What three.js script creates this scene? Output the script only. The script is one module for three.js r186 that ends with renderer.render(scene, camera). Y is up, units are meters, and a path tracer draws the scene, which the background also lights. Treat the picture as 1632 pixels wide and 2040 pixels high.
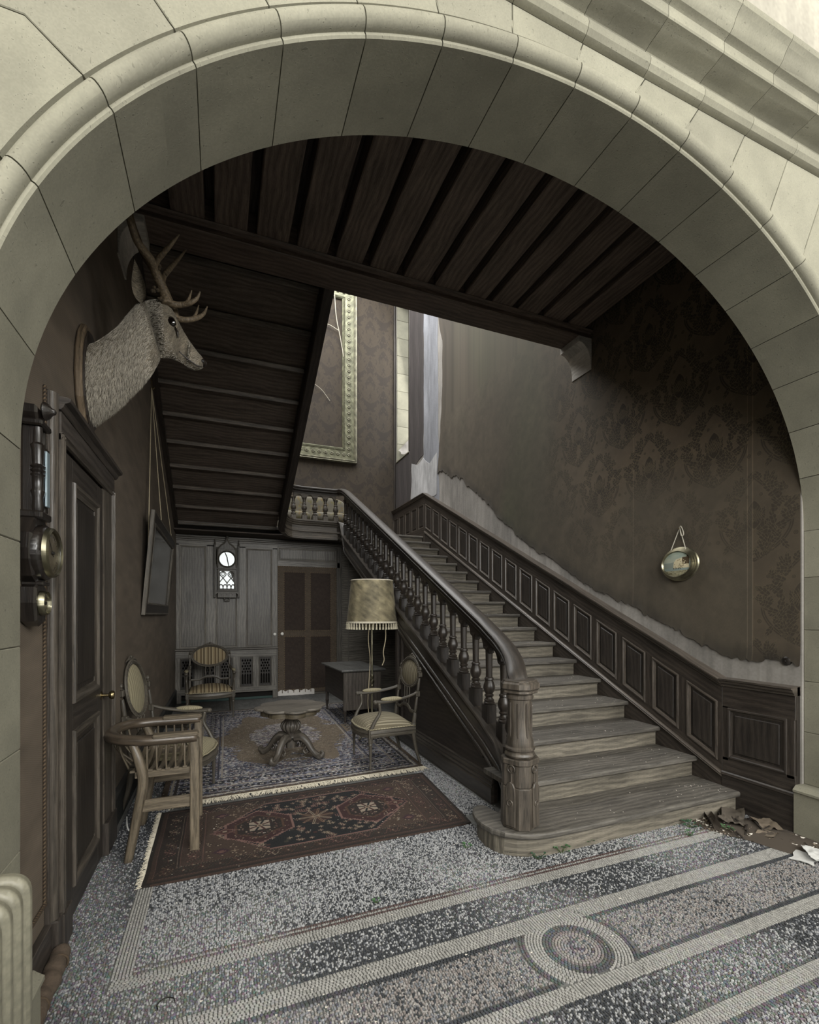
import * as THREE from 'three';
import { mergeGeometries, toCreasedNormals } from 'three/addons/utils/BufferGeometryUtils.js';
import { RectAreaLightUniformsLib } from 'three/addons/lights/RectAreaLightUniformsLib.js';

// ---------------------------------------------------------------- camera, light, exposure
const scene = new THREE.Scene();
const FPX = 939, HORIZON = 1222, EYE = 1.5, YAW = Math.atan(376 / FPX);
const camera = new THREE.PerspectiveCamera(2 * Math.atan(1020 / FPX) * 180 / Math.PI, 1632 / 2040, 0.05, 60);
camera.position.set(0, EYE, 0);
camera.rotation.y = -YAW;
camera.setViewOffset(1632, 2040, 0, 1020 - HORIZON, 1632, 2040);
const renderer = new THREE.WebGLRenderer({ antialias: true });
renderer.toneMapping = THREE.LinearToneMapping;
renderer.toneMappingExposure = 2.15;
renderer.shadowMap.enabled = true;
RectAreaLightUniformsLib.init();
scene.background = new THREE.Color(0.80, 0.86, 0.92);          // overcast sky, seen only through the windows

// x runs along the arch wall, y up, D = distance into the house from the camera (z = -D)
const V = (x, y, D) => new THREE.Vector3(x, y, -D);
function areaDaylight(x, y, D, w, h, tx, ty, tD, color, power) {  // area light for the window openings and the added rooflight
  const l = new THREE.RectAreaLight(new THREE.Color(...color), power, w, h);
  l.position.copy(V(x, y, D)); l.lookAt(V(tx, ty, tD)); l.name = 'area_daylight'; scene.add(l);
}
const DAY = [1.0, 0.985, 0.945], COOL = [1.0, 0.985, 0.95];
for (const x of [-1.6, 1.6, 4.8]) areaDaylight(x, 4.05, -4.35, 2.2, 3.3, x, 4.05, 2, DAY, 6.6);   // three tall windows high in the wall behind the camera
areaDaylight(4.06, 6.7, 9.60, 0.56, 3.2, -2, 5.4, 8.2, COOL, 3.4);   // the tall landing window on the right
areaDaylight(1.4, 9.35, 7.2, 3.6, 4.4, 1.4, 0, 7.2, COOL, 5.0);     // unseen rooflight, added over the stair well to fill the hall

// ---------------------------------------------------------------- small tools
function rng(seed) { let s = seed | 0; return () => { s = (s + 0x6d2b79f5) | 0; let t = Math.imul(s ^ (s >>> 15), 1 | s); t = (t + Math.imul(t ^ (t >>> 7), 61 | t)) ^ t; return ((t ^ (t >>> 14)) >>> 0) / 4294967296; }; }
const clamp = (v, a = 0, b = 1) => Math.min(b, Math.max(a, v)), lerp = (a, b, t) => a + (b - a) * t;
const smooth = (a, b, v) => { const t = clamp((v - a) / (b - a)); return t * t * (3 - 2 * t); };
function hash2(x, y, s) { let h = Math.imul(x | 0, 374761393) + Math.imul(y | 0, 668265263) + Math.imul(s | 0, 1274126177); h = Math.imul(h ^ (h >>> 13), 1274126177); return ((h ^ (h >>> 16)) >>> 0) / 4294967296; }
function vnoise(x, y, s = 0, px = 0, py = 0) {                       // value noise, periodic when px / py are given
  const xi = Math.floor(x), yi = Math.floor(y), fx = x - xi, fy = y - yi, u = fx * fx * (3 - 2 * fx), v = fy * fy * (3 - 2 * fy);
  const m = (a, p) => p ? ((a % p) + p) % p : a, x0 = m(xi, px), x1 = m(xi + 1, px), y0 = m(yi, py), y1 = m(yi + 1, py);
  return lerp(lerp(hash2(x0, y0, s), hash2(x1, y0, s), u), lerp(hash2(x0, y1, s), hash2(x1, y1, s), u), v);
}
function fbm(x, y, s = 0, oct = 4, px = 0, py = 0) { let a = 0.5, t = 0, n = 0; for (let i = 0; i < oct; i++) { t += a * vnoise(x, y, s + i * 17, px, py); n += a; a *= 0.5; x *= 2; y *= 2; px *= 2; py *= 2; } return t / n; }

const used = new Map();
function numbered(name) { const n = used.get(name) ?? 0; used.set(name, n + 1); return n ? name + '_' + String(n).padStart(3, '0') : name; }
function part(name, geo, mat, parent, label) {
  const m = new THREE.Mesh(Array.isArray(geo) ? merge(geo) : geo, mat);
  m.name = parent ? name : numbered(name);
  if (parent) { const n = parent.children.filter((c) => c.userData.base === name).length; m.userData.base = name; if (n) m.name = name + '_' + String(n).padStart(3, '0'); }
  if (label) m.userData.label = label;
  (parent ?? scene).add(m);
  return m;
}
function thing(name, label, category, pos = V(0, 0, 0), turn = 0, group) {
  const g = new THREE.Group(); g.name = numbered(name); g.position.copy(pos); g.rotation.y = turn;
  g.userData = { label, category }; if (group) g.userData.group = group; scene.add(g); return g;
}
function structure(name, pos = V(0, 0, 0), turn = 0) { const g = new THREE.Group(); g.name = numbered(name); g.position.copy(pos); g.rotation.y = turn; g.userData.kind = 'structure'; scene.add(g); return g; }
function merge(list) {
  const flat = list.flat(9).filter(Boolean).map((g) => { let o = g.index ? g.toNonIndexed() : g; for (const k of Object.keys(o.attributes)) if (!['position', 'normal', 'uv'].includes(k)) o.deleteAttribute(k); return o; });
  return flat.length === 1 ? flat[0] : mergeGeometries(flat);
}
const T = (g, x = 0, y = 0, z = 0) => g.translate(x, y, z);
function flatGeo(tris, grain = 'x') {                                // triangles as arrays of three Vector3; uv in metres by facing, u along the grain
  const p = new Float32Array(tris.length * 9), n = new Float32Array(tris.length * 9);
  const a = new THREE.Vector3(), b = new THREE.Vector3();
  tris.forEach((t, i) => { a.subVectors(t[1], t[0]); b.subVectors(t[2], t[0]); a.cross(b).normalize(); for (let k = 0; k < 3; k++) { p.set([t[k].x, t[k].y, t[k].z], i * 9 + k * 3); n.set([a.x, a.y, a.z], i * 9 + k * 3); } });
  const g = new THREE.BufferGeometry(); g.setAttribute('position', new THREE.BufferAttribute(p, 3)); g.setAttribute('normal', new THREE.BufferAttribute(n, 3));
  return boxUV(g, grain);
}
function boxUV(g, grain = 'x', off = 0) {
  if (g.index) g = g.toNonIndexed();
  const p = g.attributes.position, n = g.attributes.normal, uv = new Float32Array(p.count * 2), gi = 'xyz'.indexOf(grain);
  for (let i = 0; i < p.count; i += 3) {
    let ax = 0, best = 0; const s = [0, 0, 0];
    for (let k = 0; k < 3; k++) { s[0] += n.getX(i + k); s[1] += n.getY(i + k); s[2] += n.getZ(i + k); }
    for (let c = 0; c < 3; c++) if (Math.abs(s[c]) > best) { best = Math.abs(s[c]); ax = c; }
    const uA = ax === gi ? (gi + 1) % 3 : gi, vA = 3 - ax - uA;
    for (let k = 0; k < 3; k++) { uv[(i + k) * 2] = p.getComponent(i + k, uA) + off; uv[(i + k) * 2 + 1] = p.getComponent(i + k, vA) + off * 1.7; }
  }
  g.setAttribute('uv', new THREE.BufferAttribute(uv, 2)); return g;
}
function cbox(w, h, d, b = 0.003, grain) {                           // chamfered box
  grain ??= w >= h && w >= d ? 'x' : h >= d ? 'y' : 'z';
  b = Math.min(b, w / 3, h / 3, d / 3);
  const H = [w / 2, h / 2, d / 2], tris = [], S = [-1, 1];
  const pt = (sx, sy, sz, ax) => { const s = [sx, sy, sz]; return new THREE.Vector3(...s.map((q, i) => q * (i === ax ? H[i] : H[i] - b))); };
  const poly = (vs) => { const c = new THREE.Vector3(); vs.forEach((v) => c.add(v)); const n = new THREE.Vector3().subVectors(vs[1], vs[0]).cross(new THREE.Vector3().subVectors(vs[2], vs[0])); if (n.dot(c) < 0) vs.reverse(); for (let i = 1; i < vs.length - 1; i++) tris.push([vs[0], vs[i], vs[i + 1]]); };
  for (let ax = 0; ax < 3; ax++) for (const s of S) { const q = [[-1, -1], [1, -1], [1, 1], [-1, 1]].map(([u, v]) => { const k = [0, 0, 0]; k[ax] = s; k[(ax + 1) % 3] = u; k[(ax + 2) % 3] = v; return pt(...k, ax); }); poly(q); }
  for (let a = 0; a < 3; a++) { const c = (a + 1) % 3, e = (a + 2) % 3; for (const s of S) for (const t of S) { const k = (q, ax) => { const r = [0, 0, 0]; r[a] = q; r[c] = s; r[e] = t; return pt(...r, ax); }; poly([k(-1, c), k(1, c), k(1, e), k(-1, e)]); } }
  for (const x of S) for (const y of S) for (const z of S) poly([pt(x, y, z, 0), pt(x, y, z, 1), pt(x, y, z, 2)]);
  return flatGeo(tris, grain);
}
const box = (x0, x1, y0, y1, d0, d1, b = 0.003, grain) => T(cbox(x1 - x0, y1 - y0, Math.abs(d1 - d0), b, grain), (x0 + x1) / 2, (y0 + y1) / 2, -(d0 + d1) / 2);   // box between world x, y, D limits
function sweep(path, profile, { up = new THREE.Vector3(0, 1, 0), closed = false, closedProfile = true, crease = 0.6, cap = true } = {}) {
  const n = path.length, m = profile.length, seg = [], side = [];
  for (let i = 0; i < n; i++) { const j = (i + 1) % n; if (!closed && i === n - 1) break; const t = new THREE.Vector3().subVectors(path[j], path[i]); seg.push(t.clone()); side.push(t.clone().cross(up).normalize()); }
  const P = [], U = []; let len = 0; const rings = closed ? n + 1 : n;
  for (let k = 0; k < rings; k++) {
    const i = k % n, a = closed ? side[(i - 1 + n) % n] : side[Math.max(0, i - 1)], b = closed ? side[i] : side[Math.min(n - 2, i)];
    const mit = a.clone().add(b).divideScalar(1 + a.dot(b) || 1);
    let per = 0;
    for (let q = 0; q < m; q++) { const [s, u] = profile[q]; P.push(path[i].clone().addScaledVector(mit, s).addScaledVector(up, u)); if (q) per += Math.hypot(s - profile[q - 1][0], u - profile[q - 1][1]); U.push([len, per]); }
    if (k < rings - 1) len += seg[i].length();
  }
  const pos = [], uv = [], per0 = U[m - 1][1] + Math.hypot(profile[0][0] - profile[m - 1][0], profile[0][1] - profile[m - 1][1]);
  const area = profile.reduce((s, p, i) => { const q = profile[(i + 1) % m]; return s + p[0] * q[1] - q[0] * p[1]; }, 0), flip = area > 0;
  const put = (i, v2) => { pos.push(P[i].x, P[i].y, P[i].z); uv.push(U[i][0], v2 ?? U[i][1]); };
  for (let k = 0; k < rings - 1; k++) for (let q = 0; q < (closedProfile ? m : m - 1); q++) {
    const r = (q + 1) % m, A = k * m + q, B = k * m + r, C = (k + 1) * m + r, D = (k + 1) * m + q, vB = r === 0 ? per0 : undefined;
    const list = flip ? [[A], [D], [C, vB], [A], [C, vB], [B, vB]] : [[A], [C, vB], [D], [A], [B, vB], [C, vB]];
    list.forEach((e) => put(...e));
  }
  if (!closed && closedProfile && cap) {
    const tri = THREE.ShapeUtils.triangulateShape(profile.map(([s, u]) => new THREE.Vector2(s, u)), []);
    for (const [base, rev] of [[0, flip], [(rings - 1) * m, !flip]]) for (const t of tri) { const ccw = area > 0; let o = ccw ? t : [t[0], t[1], t[2]]; if (rev === flip ? false : true) o = [o[0], o[2], o[1]]; if (!flip) { /* triangulation follows the contour's turn */ } o.forEach((q) => { pos.push(P[base + q].x, P[base + q].y, P[base + q].z); uv.push(profile[q][0], profile[q][1]); }); }
  }
  const g = new THREE.BufferGeometry(); g.setAttribute('position', new THREE.Float32BufferAttribute(pos, 3)); g.setAttribute('uv', new THREE.Float32BufferAttribute(uv, 2)); g.computeVertexNormals();
  return crease ? toCreasedNormals(g, crease) : g;
}
function tube(pts, radii, { seg = 8, div = 6, flat = 1, up = new THREE.Vector3(0, 0, 1), caps = true } = {}) {   // tapered tube through points; flat squeezes it along up
  const curve = new THREE.CatmullRomCurve3(pts, false, 'centripetal'), n = (pts.length - 1) * div, pos = [], uv = [], idx = []; let len = 0, last = null;
  const rad = (t) => { if (typeof radii === 'number') return radii; const f = t * (radii.length - 1), i = Math.min(radii.length - 2, Math.floor(f)); return lerp(radii[i], radii[i + 1], f - i); };
  let nrm = null;
  for (let k = 0; k <= n; k++) {
    const t = k / n, c = curve.getPoint(t), tg = curve.getTangent(t); if (last) len += c.distanceTo(last); last = c;
    if (!nrm) { nrm = up.clone().addScaledVector(tg, -up.dot(tg)); if (nrm.length() < 0.05) nrm.set(1, 0, 0).addScaledVector(tg, -tg.x); nrm.normalize(); } else nrm.addScaledVector(tg, -nrm.dot(tg)).normalize();
    const bin = new THREE.Vector3().crossVectors(tg, nrm), r = rad(t);
    for (let q = 0; q <= seg; q++) { const a = q / seg * 2 * Math.PI, v = c.clone().addScaledVector(bin, Math.cos(a) * r).addScaledVector(nrm, Math.sin(a) * r * flat); pos.push(v.x, v.y, v.z); uv.push(len, q / seg * 6.28 * r); }
  }
  for (let k = 0; k < n; k++) for (let q = 0; q < seg; q++) { const a = k * (seg + 1) + q, b = a + 1, c = a + seg + 1, d = c + 1; idx.push(a, b, c, b, d, c); }
  if (caps) for (const [k, s] of [[0, 1], [n, -1]]) { const c = pos.length / 3, m = curve.getPoint(k / n); pos.push(m.x, m.y, m.z); uv.push(0, 0); for (let q = 0; q < seg; q++) { const a = k * (seg + 1) + q; s > 0 ? idx.push(c, a + 1, a) : idx.push(c, a, a + 1); } }
  const g = new THREE.BufferGeometry(); g.setAttribute('position', new THREE.Float32BufferAttribute(pos, 3)); g.setAttribute('uv', new THREE.Float32BufferAttribute(uv, 2)); g.setIndex(idx); g.computeVertexNormals();
  // merge the normals along the seam
  const N = g.attributes.normal; for (let k = 0; k <= n; k++) { const a = k * (seg + 1), b = a + seg, v = new THREE.Vector3(N.getX(a) + N.getX(b), N.getY(a) + N.getY(b), N.getZ(a) + N.getZ(b)).normalize(); N.setXYZ(a, v.x, v.y, v.z); N.setXYZ(b, v.x, v.y, v.z); }
  return g.toNonIndexed();
}
function lathe(pts, seg = 14, crease = 0.7) { const g = new THREE.LatheGeometry(pts.map(([r, y]) => new THREE.Vector2(Math.max(r, 0.0001), y)), seg); const p = g.attributes.position, uv = g.attributes.uv; for (let i = 0; i < p.count; i++) uv.setXY(i, p.getY(i), Math.atan2(p.getZ(i), p.getX(i)) * 0.05); return toCreasedNormals(g, crease); }
function prism(pts, depth, { holes = [], bevel = 0, curve = 6 } = {}) {   // polygon in x,y pushed out along +z
  const s = pts instanceof THREE.Shape ? pts : new THREE.Shape(pts.map(([x, y]) => new THREE.Vector2(x, y)));
  for (const h of holes) s.holes.push(h instanceof THREE.Path ? h : new THREE.Path(h.map(([x, y]) => new THREE.Vector2(x, y))));
  const g = new THREE.ExtrudeGeometry(s, { depth: depth - 2 * bevel, bevelEnabled: bevel > 0, bevelThickness: bevel, bevelSize: bevel, bevelOffset: -bevel, bevelSegments: 1, curveSegments: curve });
  if (bevel) g.translate(0, 0, bevel);
  return g;
}
function grid(fn, nu, nv, uvFn) {                                    // surface from fn(u, v) -> Vector3
  const pos = [], uv = [], idx = [];
  for (let i = 0; i <= nu; i++) for (let j = 0; j <= nv; j++) { const p = fn(i / nu, j / nv), q = uvFn ? uvFn(i / nu, j / nv, p) : [p.x, p.y]; pos.push(p.x, p.y, p.z); uv.push(...q); }
  for (let i = 0; i < nu; i++) for (let j = 0; j < nv; j++) { const a = i * (nv + 1) + j, b = a + nv + 1; idx.push(a, b, a + 1, b, b + 1, a + 1); }
  const g = new THREE.BufferGeometry(); g.setAttribute('position', new THREE.Float32BufferAttribute(pos, 3)); g.setAttribute('uv', new THREE.Float32BufferAttribute(uv, 2)); g.setIndex(idx); g.computeVertexNormals(); return g;
}
function loft(rings, { closedRing = true, capA = true, capB = true } = {}) {   // rings: arrays of Vector3 of one length
  const m = rings[0].length, pos = [], uv = [], idx = []; let len = 0;
  rings.forEach((r, k) => { if (k) len += r[0].distanceTo(rings[k - 1][0]); let per = 0; for (let q = 0; q <= m; q++) { const p = r[q % m]; if (q) per += p.distanceTo(r[(q - 1) % m]); pos.push(p.x, p.y, p.z); uv.push(len, per); } });
  for (let k = 0; k < rings.length - 1; k++) for (let q = 0; q < m; q++) { const a = k * (m + 1) + q, c = a + m + 1; idx.push(a, c, a + 1, a + 1, c, c + 1); }
  for (const [k, s, on] of [[0, 1, capA], [rings.length - 1, -1, capB]]) if (on) { const c = pos.length / 3, v = new THREE.Vector3(); rings[k].forEach((p) => v.add(p)); v.divideScalar(m); pos.push(v.x, v.y, v.z); uv.push(0, 0); for (let q = 0; q < m; q++) { const a = k * (m + 1) + q; s > 0 ? idx.push(c, a, a + 1) : idx.push(c, a + 1, a); } }
  const g = new THREE.BufferGeometry(); g.setAttribute('position', new THREE.Float32BufferAttribute(pos, 3)); g.setAttribute('uv', new THREE.Float32BufferAttribute(uv, 2)); g.setIndex(idx); g.computeVertexNormals();
  const N = g.attributes.normal; for (let k = 0; k < rings.length; k++) { const a = k * (m + 1), b = a + m, v = new THREE.Vector3(N.getX(a) + N.getX(b), N.getY(a) + N.getY(b), N.getZ(a) + N.getZ(b)).normalize(); N.setXYZ(a, v.x, v.y, v.z); N.setXYZ(b, v.x, v.y, v.z); }
  return g.toNonIndexed();
}
function shearY(g, k) { const p = g.attributes.position; for (let i = 0; i < p.count; i++) p.setY(i, p.getY(i) + k * p.getX(i)); g.computeVertexNormals(); return g; }
function ellipseDome(rx, ry, rise, rings = 6, seg = 24, under = 0.004) {      // pad in the x,y plane, bulging to +z
  const g = grid((u, v) => { const a = u * 2 * Math.PI, r = v; return new THREE.Vector3(Math.cos(a) * rx * r, Math.sin(a) * ry * r, (1 - Math.pow(r, 2.6)) * rise); }, seg, rings);
  return g.toNonIndexed();
}
const ellipsePath = (rx, ry, n = 32, z = 0, x = 0, y = 0) => Array.from({ length: n }, (_, i) => new THREE.Vector3(x + Math.cos(i / n * 2 * Math.PI) * rx, y + Math.sin(i / n * 2 * Math.PI) * ry, z));
const rectPath = (x0, x1, y0, y1, z = 0) => [new THREE.Vector3(x0, y0, z), new THREE.Vector3(x1, y0, z), new THREE.Vector3(x1, y1, z), new THREE.Vector3(x0, y1, z)];
const Z = new THREE.Vector3(0, 0, 1);

// ---------------------------------------------------------------- textures (colour, grain, print) and materials
function dataTex(w, h, fn, srgb = true, wrap = THREE.RepeatWrapping) {
  const d = new Uint8Array(w * h * 4);
  for (let y = 0; y < h; y++) for (let x = 0; x < w; x++) { const c = fn(x / w, y / h, x, y), o = (y * w + x) * 4; if (typeof c === 'number') d[o] = d[o + 1] = d[o + 2] = clamp(c) * 255; else for (let k = 0; k < 3; k++) d[o + k] = clamp(c[k]) * 255; d[o + 3] = 255; }
  const t = new THREE.DataTexture(d, w, h); t.magFilter = t.minFilter = THREE.LinearFilter; t.wrapS = t.wrapT = wrap; if (srgb) t.colorSpace = THREE.SRGBColorSpace; t.needsUpdate = true; return t;
}
function scaled(t, sx, sy) { const c = t.clone(); c.repeat.set(sx, sy); c.needsUpdate = true; return c; }   // one tile spans 1/sx by 1/sy metres
function canvasTex(w, h, draw, wrap = THREE.RepeatWrapping) { const c = document.createElement('canvas'); c.width = w; c.height = h; draw(c.getContext('2d'), w, h); const t = new THREE.CanvasTexture(c); t.colorSpace = THREE.SRGBColorSpace; t.wrapS = t.wrapT = wrap; return t; }
const oakTex = dataTex(1024, 512, (u, v) => {                        // grain along u
  const w = fbm(u * 3, v * 3, 5, 3, 3, 3) * 1.2, ring = Math.sin((v * 9 + w * 2.0 + 0.25 * Math.sin(u * 6.283)) * 6.283);
  const fine = fbm(u * 24, v * 220, 11, 3, 24, 220), pores = vnoise(u * 40, v * 400, 23, 40, 400);
  const dustAndLight = fbm(u * 5, v * 5, 31, 3, 5, 5);
  return 0.60 + 0.10 * ring * 0.6 + 0.30 * (fine - 0.5) - (pores > 0.80 ? 0.12 : 0) + 0.22 * (dustAndLight - 0.5);
});
const wood = scaled(oakTex, 1 / 1.3, 1 / 0.42), woodFine = scaled(oakTex, 1 / 0.8, 1 / 0.2);
const stoneTex = dataTex(1024, 1024, (u, v) => { const a = fbm(u * 6, v * 6, 3, 5, 6, 6), p = vnoise(u * 190, v * 190, 8, 190, 190), q = vnoise(u * 90, v * 60, 9, 90, 60); return 0.80 + 0.16 * (a - 0.5) - (p > 0.93 ? 0.14 : 0) - (q > 0.955 ? 0.1 : 0) + 0.05 * (p - 0.5); });
const stoneMap = scaled(stoneTex, 1 / 0.9, 1 / 0.9);
const plasterTex = dataTex(512, 512, (u, v) => { const a = fbm(u * 5, v * 3, 41, 5, 5, 3), s = fbm(u * 40, v * 4, 43, 3, 40, 4), f = vnoise(u * 120, v * 120, 44, 120, 120); return 0.72 + 0.34 * (a - 0.5) + 0.14 * (s - 0.5) + 0.05 * (f - 0.5); });
const clothTex = dataTex(512, 512, (u, v) => 0.7 + 0.22 * ((Math.sin(u * 512 * 1.2) * Math.sin(v * 512 * 1.2)) * 0.4 + fbm(u * 12, v * 12, 61, 4, 12, 12) - 0.5));
const metalTex = dataTex(512, 512, (u, v) => 0.72 + 0.5 * (fbm(u * 14, v * 14, 71, 5, 14, 14) - 0.5));
const furTex = dataTex(512, 512, (u, v) => { const h = fbm(u * 22, v * 150, 81, 3, 22, 150), a = fbm(u * 6, v * 6, 84, 3, 6, 6); return 0.55 + 0.55 * (h - 0.5) + 0.25 * (a - 0.5); });
function std(o) { const m = new THREE.MeshStandardMaterial({ side: THREE.DoubleSide, ...o }); return m; }
const phys = (o) => new THREE.MeshPhysicalMaterial({ side: THREE.DoubleSide, ...o });
const greyed = (c, k) => { const q = new THREE.Color(c), l = q.r * 0.3 + q.g * 0.6 + q.b * 0.1; return q.lerp(new THREE.Color(l * 1.04, l, l * 0.88), k); };
const woodM = (c, rough = 0.6, o = {}) => phys({ color: greyed(c, 0.55), map: wood, bumpMap: wood, bumpScale: 0.0012, roughness: rough, ...o });
const M = {
  stone: std({ color: '#a29f8c', map: stoneMap, bumpMap: stoneMap, bumpScale: 0.0025, roughness: 0.92 }),
  stone2: std({ color: '#9c9987', map: stoneMap, bumpMap: stoneMap, bumpScale: 0.0025, roughness: 0.92 }),
  stone3: std({ color: '#a7a491', map: stoneMap, bumpMap: stoneMap, bumpScale: 0.0025, roughness: 0.92 }),
  mortar: std({ color: '#77725f', map: stoneMap, roughness: 0.95 }),
  roomWall: std({ color: '#d3cdbd', map: scaled(plasterTex, 0.5, 0.5), roughness: 0.95 }),
  roomCeil: std({ color: '#f3f1ea', roughness: 0.95 }),
  grout: std({ color: '#8c8c89', map: scaled(plasterTex, 2, 2), roughness: 0.95 }),
  beam: woodM('#a97f68', 0.55), joist: woodM('#b78f76', 0.6), board: woodM('#8a7060', 0.8),
  soffit: woodM('#a5846c', 0.6), batten: woodM('#a58b74', 0.5), string: woodM('#5f4a3c', 0.5),
  panelGrey: woodM('#bcb3a6', 0.42), panelGrey2: woodM('#a1978b', 0.42), panelDark: woodM('#c3b8a8', 0.4), fascia: woodM('#95826c', 0.42),
  wainscot: woodM('#675447', 0.48), wainscotMould: woodM('#8d7868', 0.36), wainscotField: woodM('#5a4a40', 0.48),
  tread: woodM('#93897d', 0.6), riser: woodM('#b9a98c', 0.6), tread2: woodM('#8b8177', 0.6), riser2: woodM('#ab9c80', 0.6),
  rail: woodM('#5a4a3e', 0.5, { clearcoat: 0.12, clearcoatRoughness: 0.35 }), baluster: woodM('#4b3a2f', 0.42), balusterTurn: woodM('#5a4636', 0.4, { clearcoat: 0.3, clearcoatRoughness: 0.35 }),
  newel: woodM('#8b7762', 0.45, { clearcoat: 0.2, clearcoatRoughness: 0.3 }), sideString: woodM('#6e5f54', 0.3, { clearcoat: 0.4, clearcoatRoughness: 0.3 }), sidePanel: woodM('#5c493d', 0.45),
  doorFrame: woodM('#75645a', 0.45), doorLeaf: woodM('#63544a', 0.45), doorField: woodM('#54463c', 0.45), casing: woodM('#8b7968', 0.38),
  chairWood: woodM('#8d7f69', 0.45), chairWood2: woodM('#82735b', 0.45), tub: woodM('#b5986b', 0.4), tubDark: woodM('#8f7150', 0.34, { clearcoat: 0.3, clearcoatRoughness: 0.3 }),
  tableTop: woodM('#b0a18f', 0.45), tableWood: woodM('#8d7d6c', 0.45), tableEdge: woodM('#9b8352', 0.4), desk: woodM('#8a7769', 0.45), deskTop: woodM('#868888', 0.4), deskSide: woodM('#6b574c', 0.5),
  clock: woodM('#94897a', 0.45), barometer: woodM('#3b2d26', 0.32, { clearcoat: 0.6, clearcoatRoughness: 0.2 }), mirrorFrame: woodM('#9a8a72', 0.5), mirrorFlat: woodM('#4f4137', 0.5),
  shieldEdge: woodM('#b98e52', 0.45), shield: woodM('#5a4637', 0.5), baseboard: woodM('#5f6160', 0.55), baseboardDark: woodM('#3e4a48', 0.6),
  brass: std({ color: '#cdb98c', map: metalTex, metalness: 1, roughness: 0.32 }), brassPale: std({ color: '#d8d2b4', map: metalTex, metalness: 1, roughness: 0.35 }), steel: std({ color: '#9fb0b8', metalness: 0.6, roughness: 0.4 }),
  gilt: std({ color: '#96967c', map: metalTex, bumpMap: metalTex, bumpScale: 0.003, metalness: 0.55, roughness: 0.42 }), giltPale: std({ color: '#b5b29a', map: metalTex, metalness: 0.45, roughness: 0.42 }),
  glass: phys({ color: '#ffffff', transmission: 1, roughness: 0.03, thickness: 0, ior: 1.45 }),
  clockGlass: std({ color: new THREE.Color(0.062, 0.066, 0.066), metalness: 1, roughness: 0.04 }),
  mirror: std({ color: '#d9dedd', metalness: 1, roughness: 0.04 }), oldMirror: std({ color: '#8c8f8e', map: metalTex, metalness: 1, roughness: 0.12 }),
  white: std({ color: '#e6e2dc', roughness: 0.8 }), ceramic: std({ color: '#f0eee6', roughness: 0.25 }), corbel: std({ color: '#f2ece2', map: scaled(plasterTex, 3, 3), roughness: 0.85 }), corbelDark: std({ color: '#c8beb0', roughness: 0.85 }),
  radiator: phys({ color: '#aeaa95', map: scaled(plasterTex, 2, 2), roughness: 0.5 }), black: std({ color: '#15130f', roughness: 0.6 }), cord: std({ color: '#b9ad90', roughness: 0.9 }), whiteCord: std({ color: '#b3aea0', roughness: 0.9 }),
  plaster: std({ color: '#c0bbb4', map: scaled(plasterTex, 0.7, 0.7), roughness: 0.95 }), plasterWhite: std({ color: '#f6f6f8', map: scaled(plasterTex, 1.1, 1.1), bumpMap: plasterTex, bumpScale: 0.002, roughness: 0.95 }), plasterBlue: std({ color: '#bfc2cb', map: scaled(plasterTex, 1.1, 0.6), roughness: 0.95 }), paperBack: std({ color: '#5e5756', map: scaled(plasterTex, 3, 0.8), roughness: 0.95 }),
  doorCloth: std({ color: '#857563', map: scaled(clothTex, 4, 4), roughness: 0.8 }), doorClothField: std({ color: '#5c4e45', map: scaled(clothTex, 3, 3), roughness: 0.85 }),
  rollCloth: std({ color: '#7d6c5c', map: scaled(clothTex, 5, 5), bumpMap: clothTex, bumpScale: 0.004, roughness: 0.95 }), rag: std({ color: '#776d60', map: scaled(clothTex, 4, 4), roughness: 0.95 }), paper: std({ color: '#bdbdba', roughness: 0.9 }), litter: std({ color: '#6b6052', roughness: 0.95 }), litterPale: std({ color: '#cbc5ba', roughness: 0.95 }), litterDark: std({ color: '#433b32', roughness: 0.95 }),
  leaf: std({ color: '#41663f', roughness: 0.6 }), leafDark: std({ color: '#33523a', roughness: 0.65 }), stem: std({ color: '#4d5a36', roughness: 0.8 }),
  fur: std({ color: '#cabca3', map: scaled(furTex, 4, 4), bumpMap: scaled(furTex, 4, 4), bumpScale: 0.006, roughness: 0.95 }), antler: std({ color: '#8e7c62', map: scaled(metalTex, 8, 8), bumpMap: scaled(metalTex, 8, 8), bumpScale: 0.004, roughness: 0.6 }), antlerTip: std({ color: '#cdbf9c', roughness: 0.5 }), eye: phys({ color: '#0c0806', roughness: 0.05, clearcoat: 1 }), nose: std({ color: '#231d18', roughness: 0.35 }), hide: std({ color: '#d8d0bd', roughness: 0.9 }),
  grille: woodM('#5f5349', 0.5), dark: std({ color: '#1d1a17', roughness: 0.9 }), greenDark: std({ color: '#2f4743', roughness: 0.6 }),
  braid: std({ color: '#665542', map: scaled(dataTex(64, 64, (u, v) => { const k = (u * 2 + Math.abs(v - 0.5) * 2) % 1; return k < 0.5 ? 0.95 : 0.45; }), 30, 28), roughness: 0.85 }),
};
const stripes = (list, tile) => { const t = canvasTex(256, 64, (c, w, h) => { list.forEach(([x0, x1, col]) => { c.fillStyle = col; c.fillRect(x0 * w, 0, (x1 - x0) * w, h); }); for (let i = 0; i < 900; i++) { c.fillStyle = i % 2 ? 'rgba(0,0,0,0.05)' : 'rgba(255,255,240,0.05)'; c.fillRect(hash2(i, 1, 1) * w, hash2(i, 2, 1) * h, 3, 1); } }); return scaled(t, 1 / tile, 4); };
M.stripeGold = std({ map: stripes([[0, 1, '#94876c'], [0.05, 0.3, '#544833'], [0.42, 0.55, '#7d6e50'], [0.62, 0.9, '#5f5039']], 0.10), roughness: 0.85 });
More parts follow.
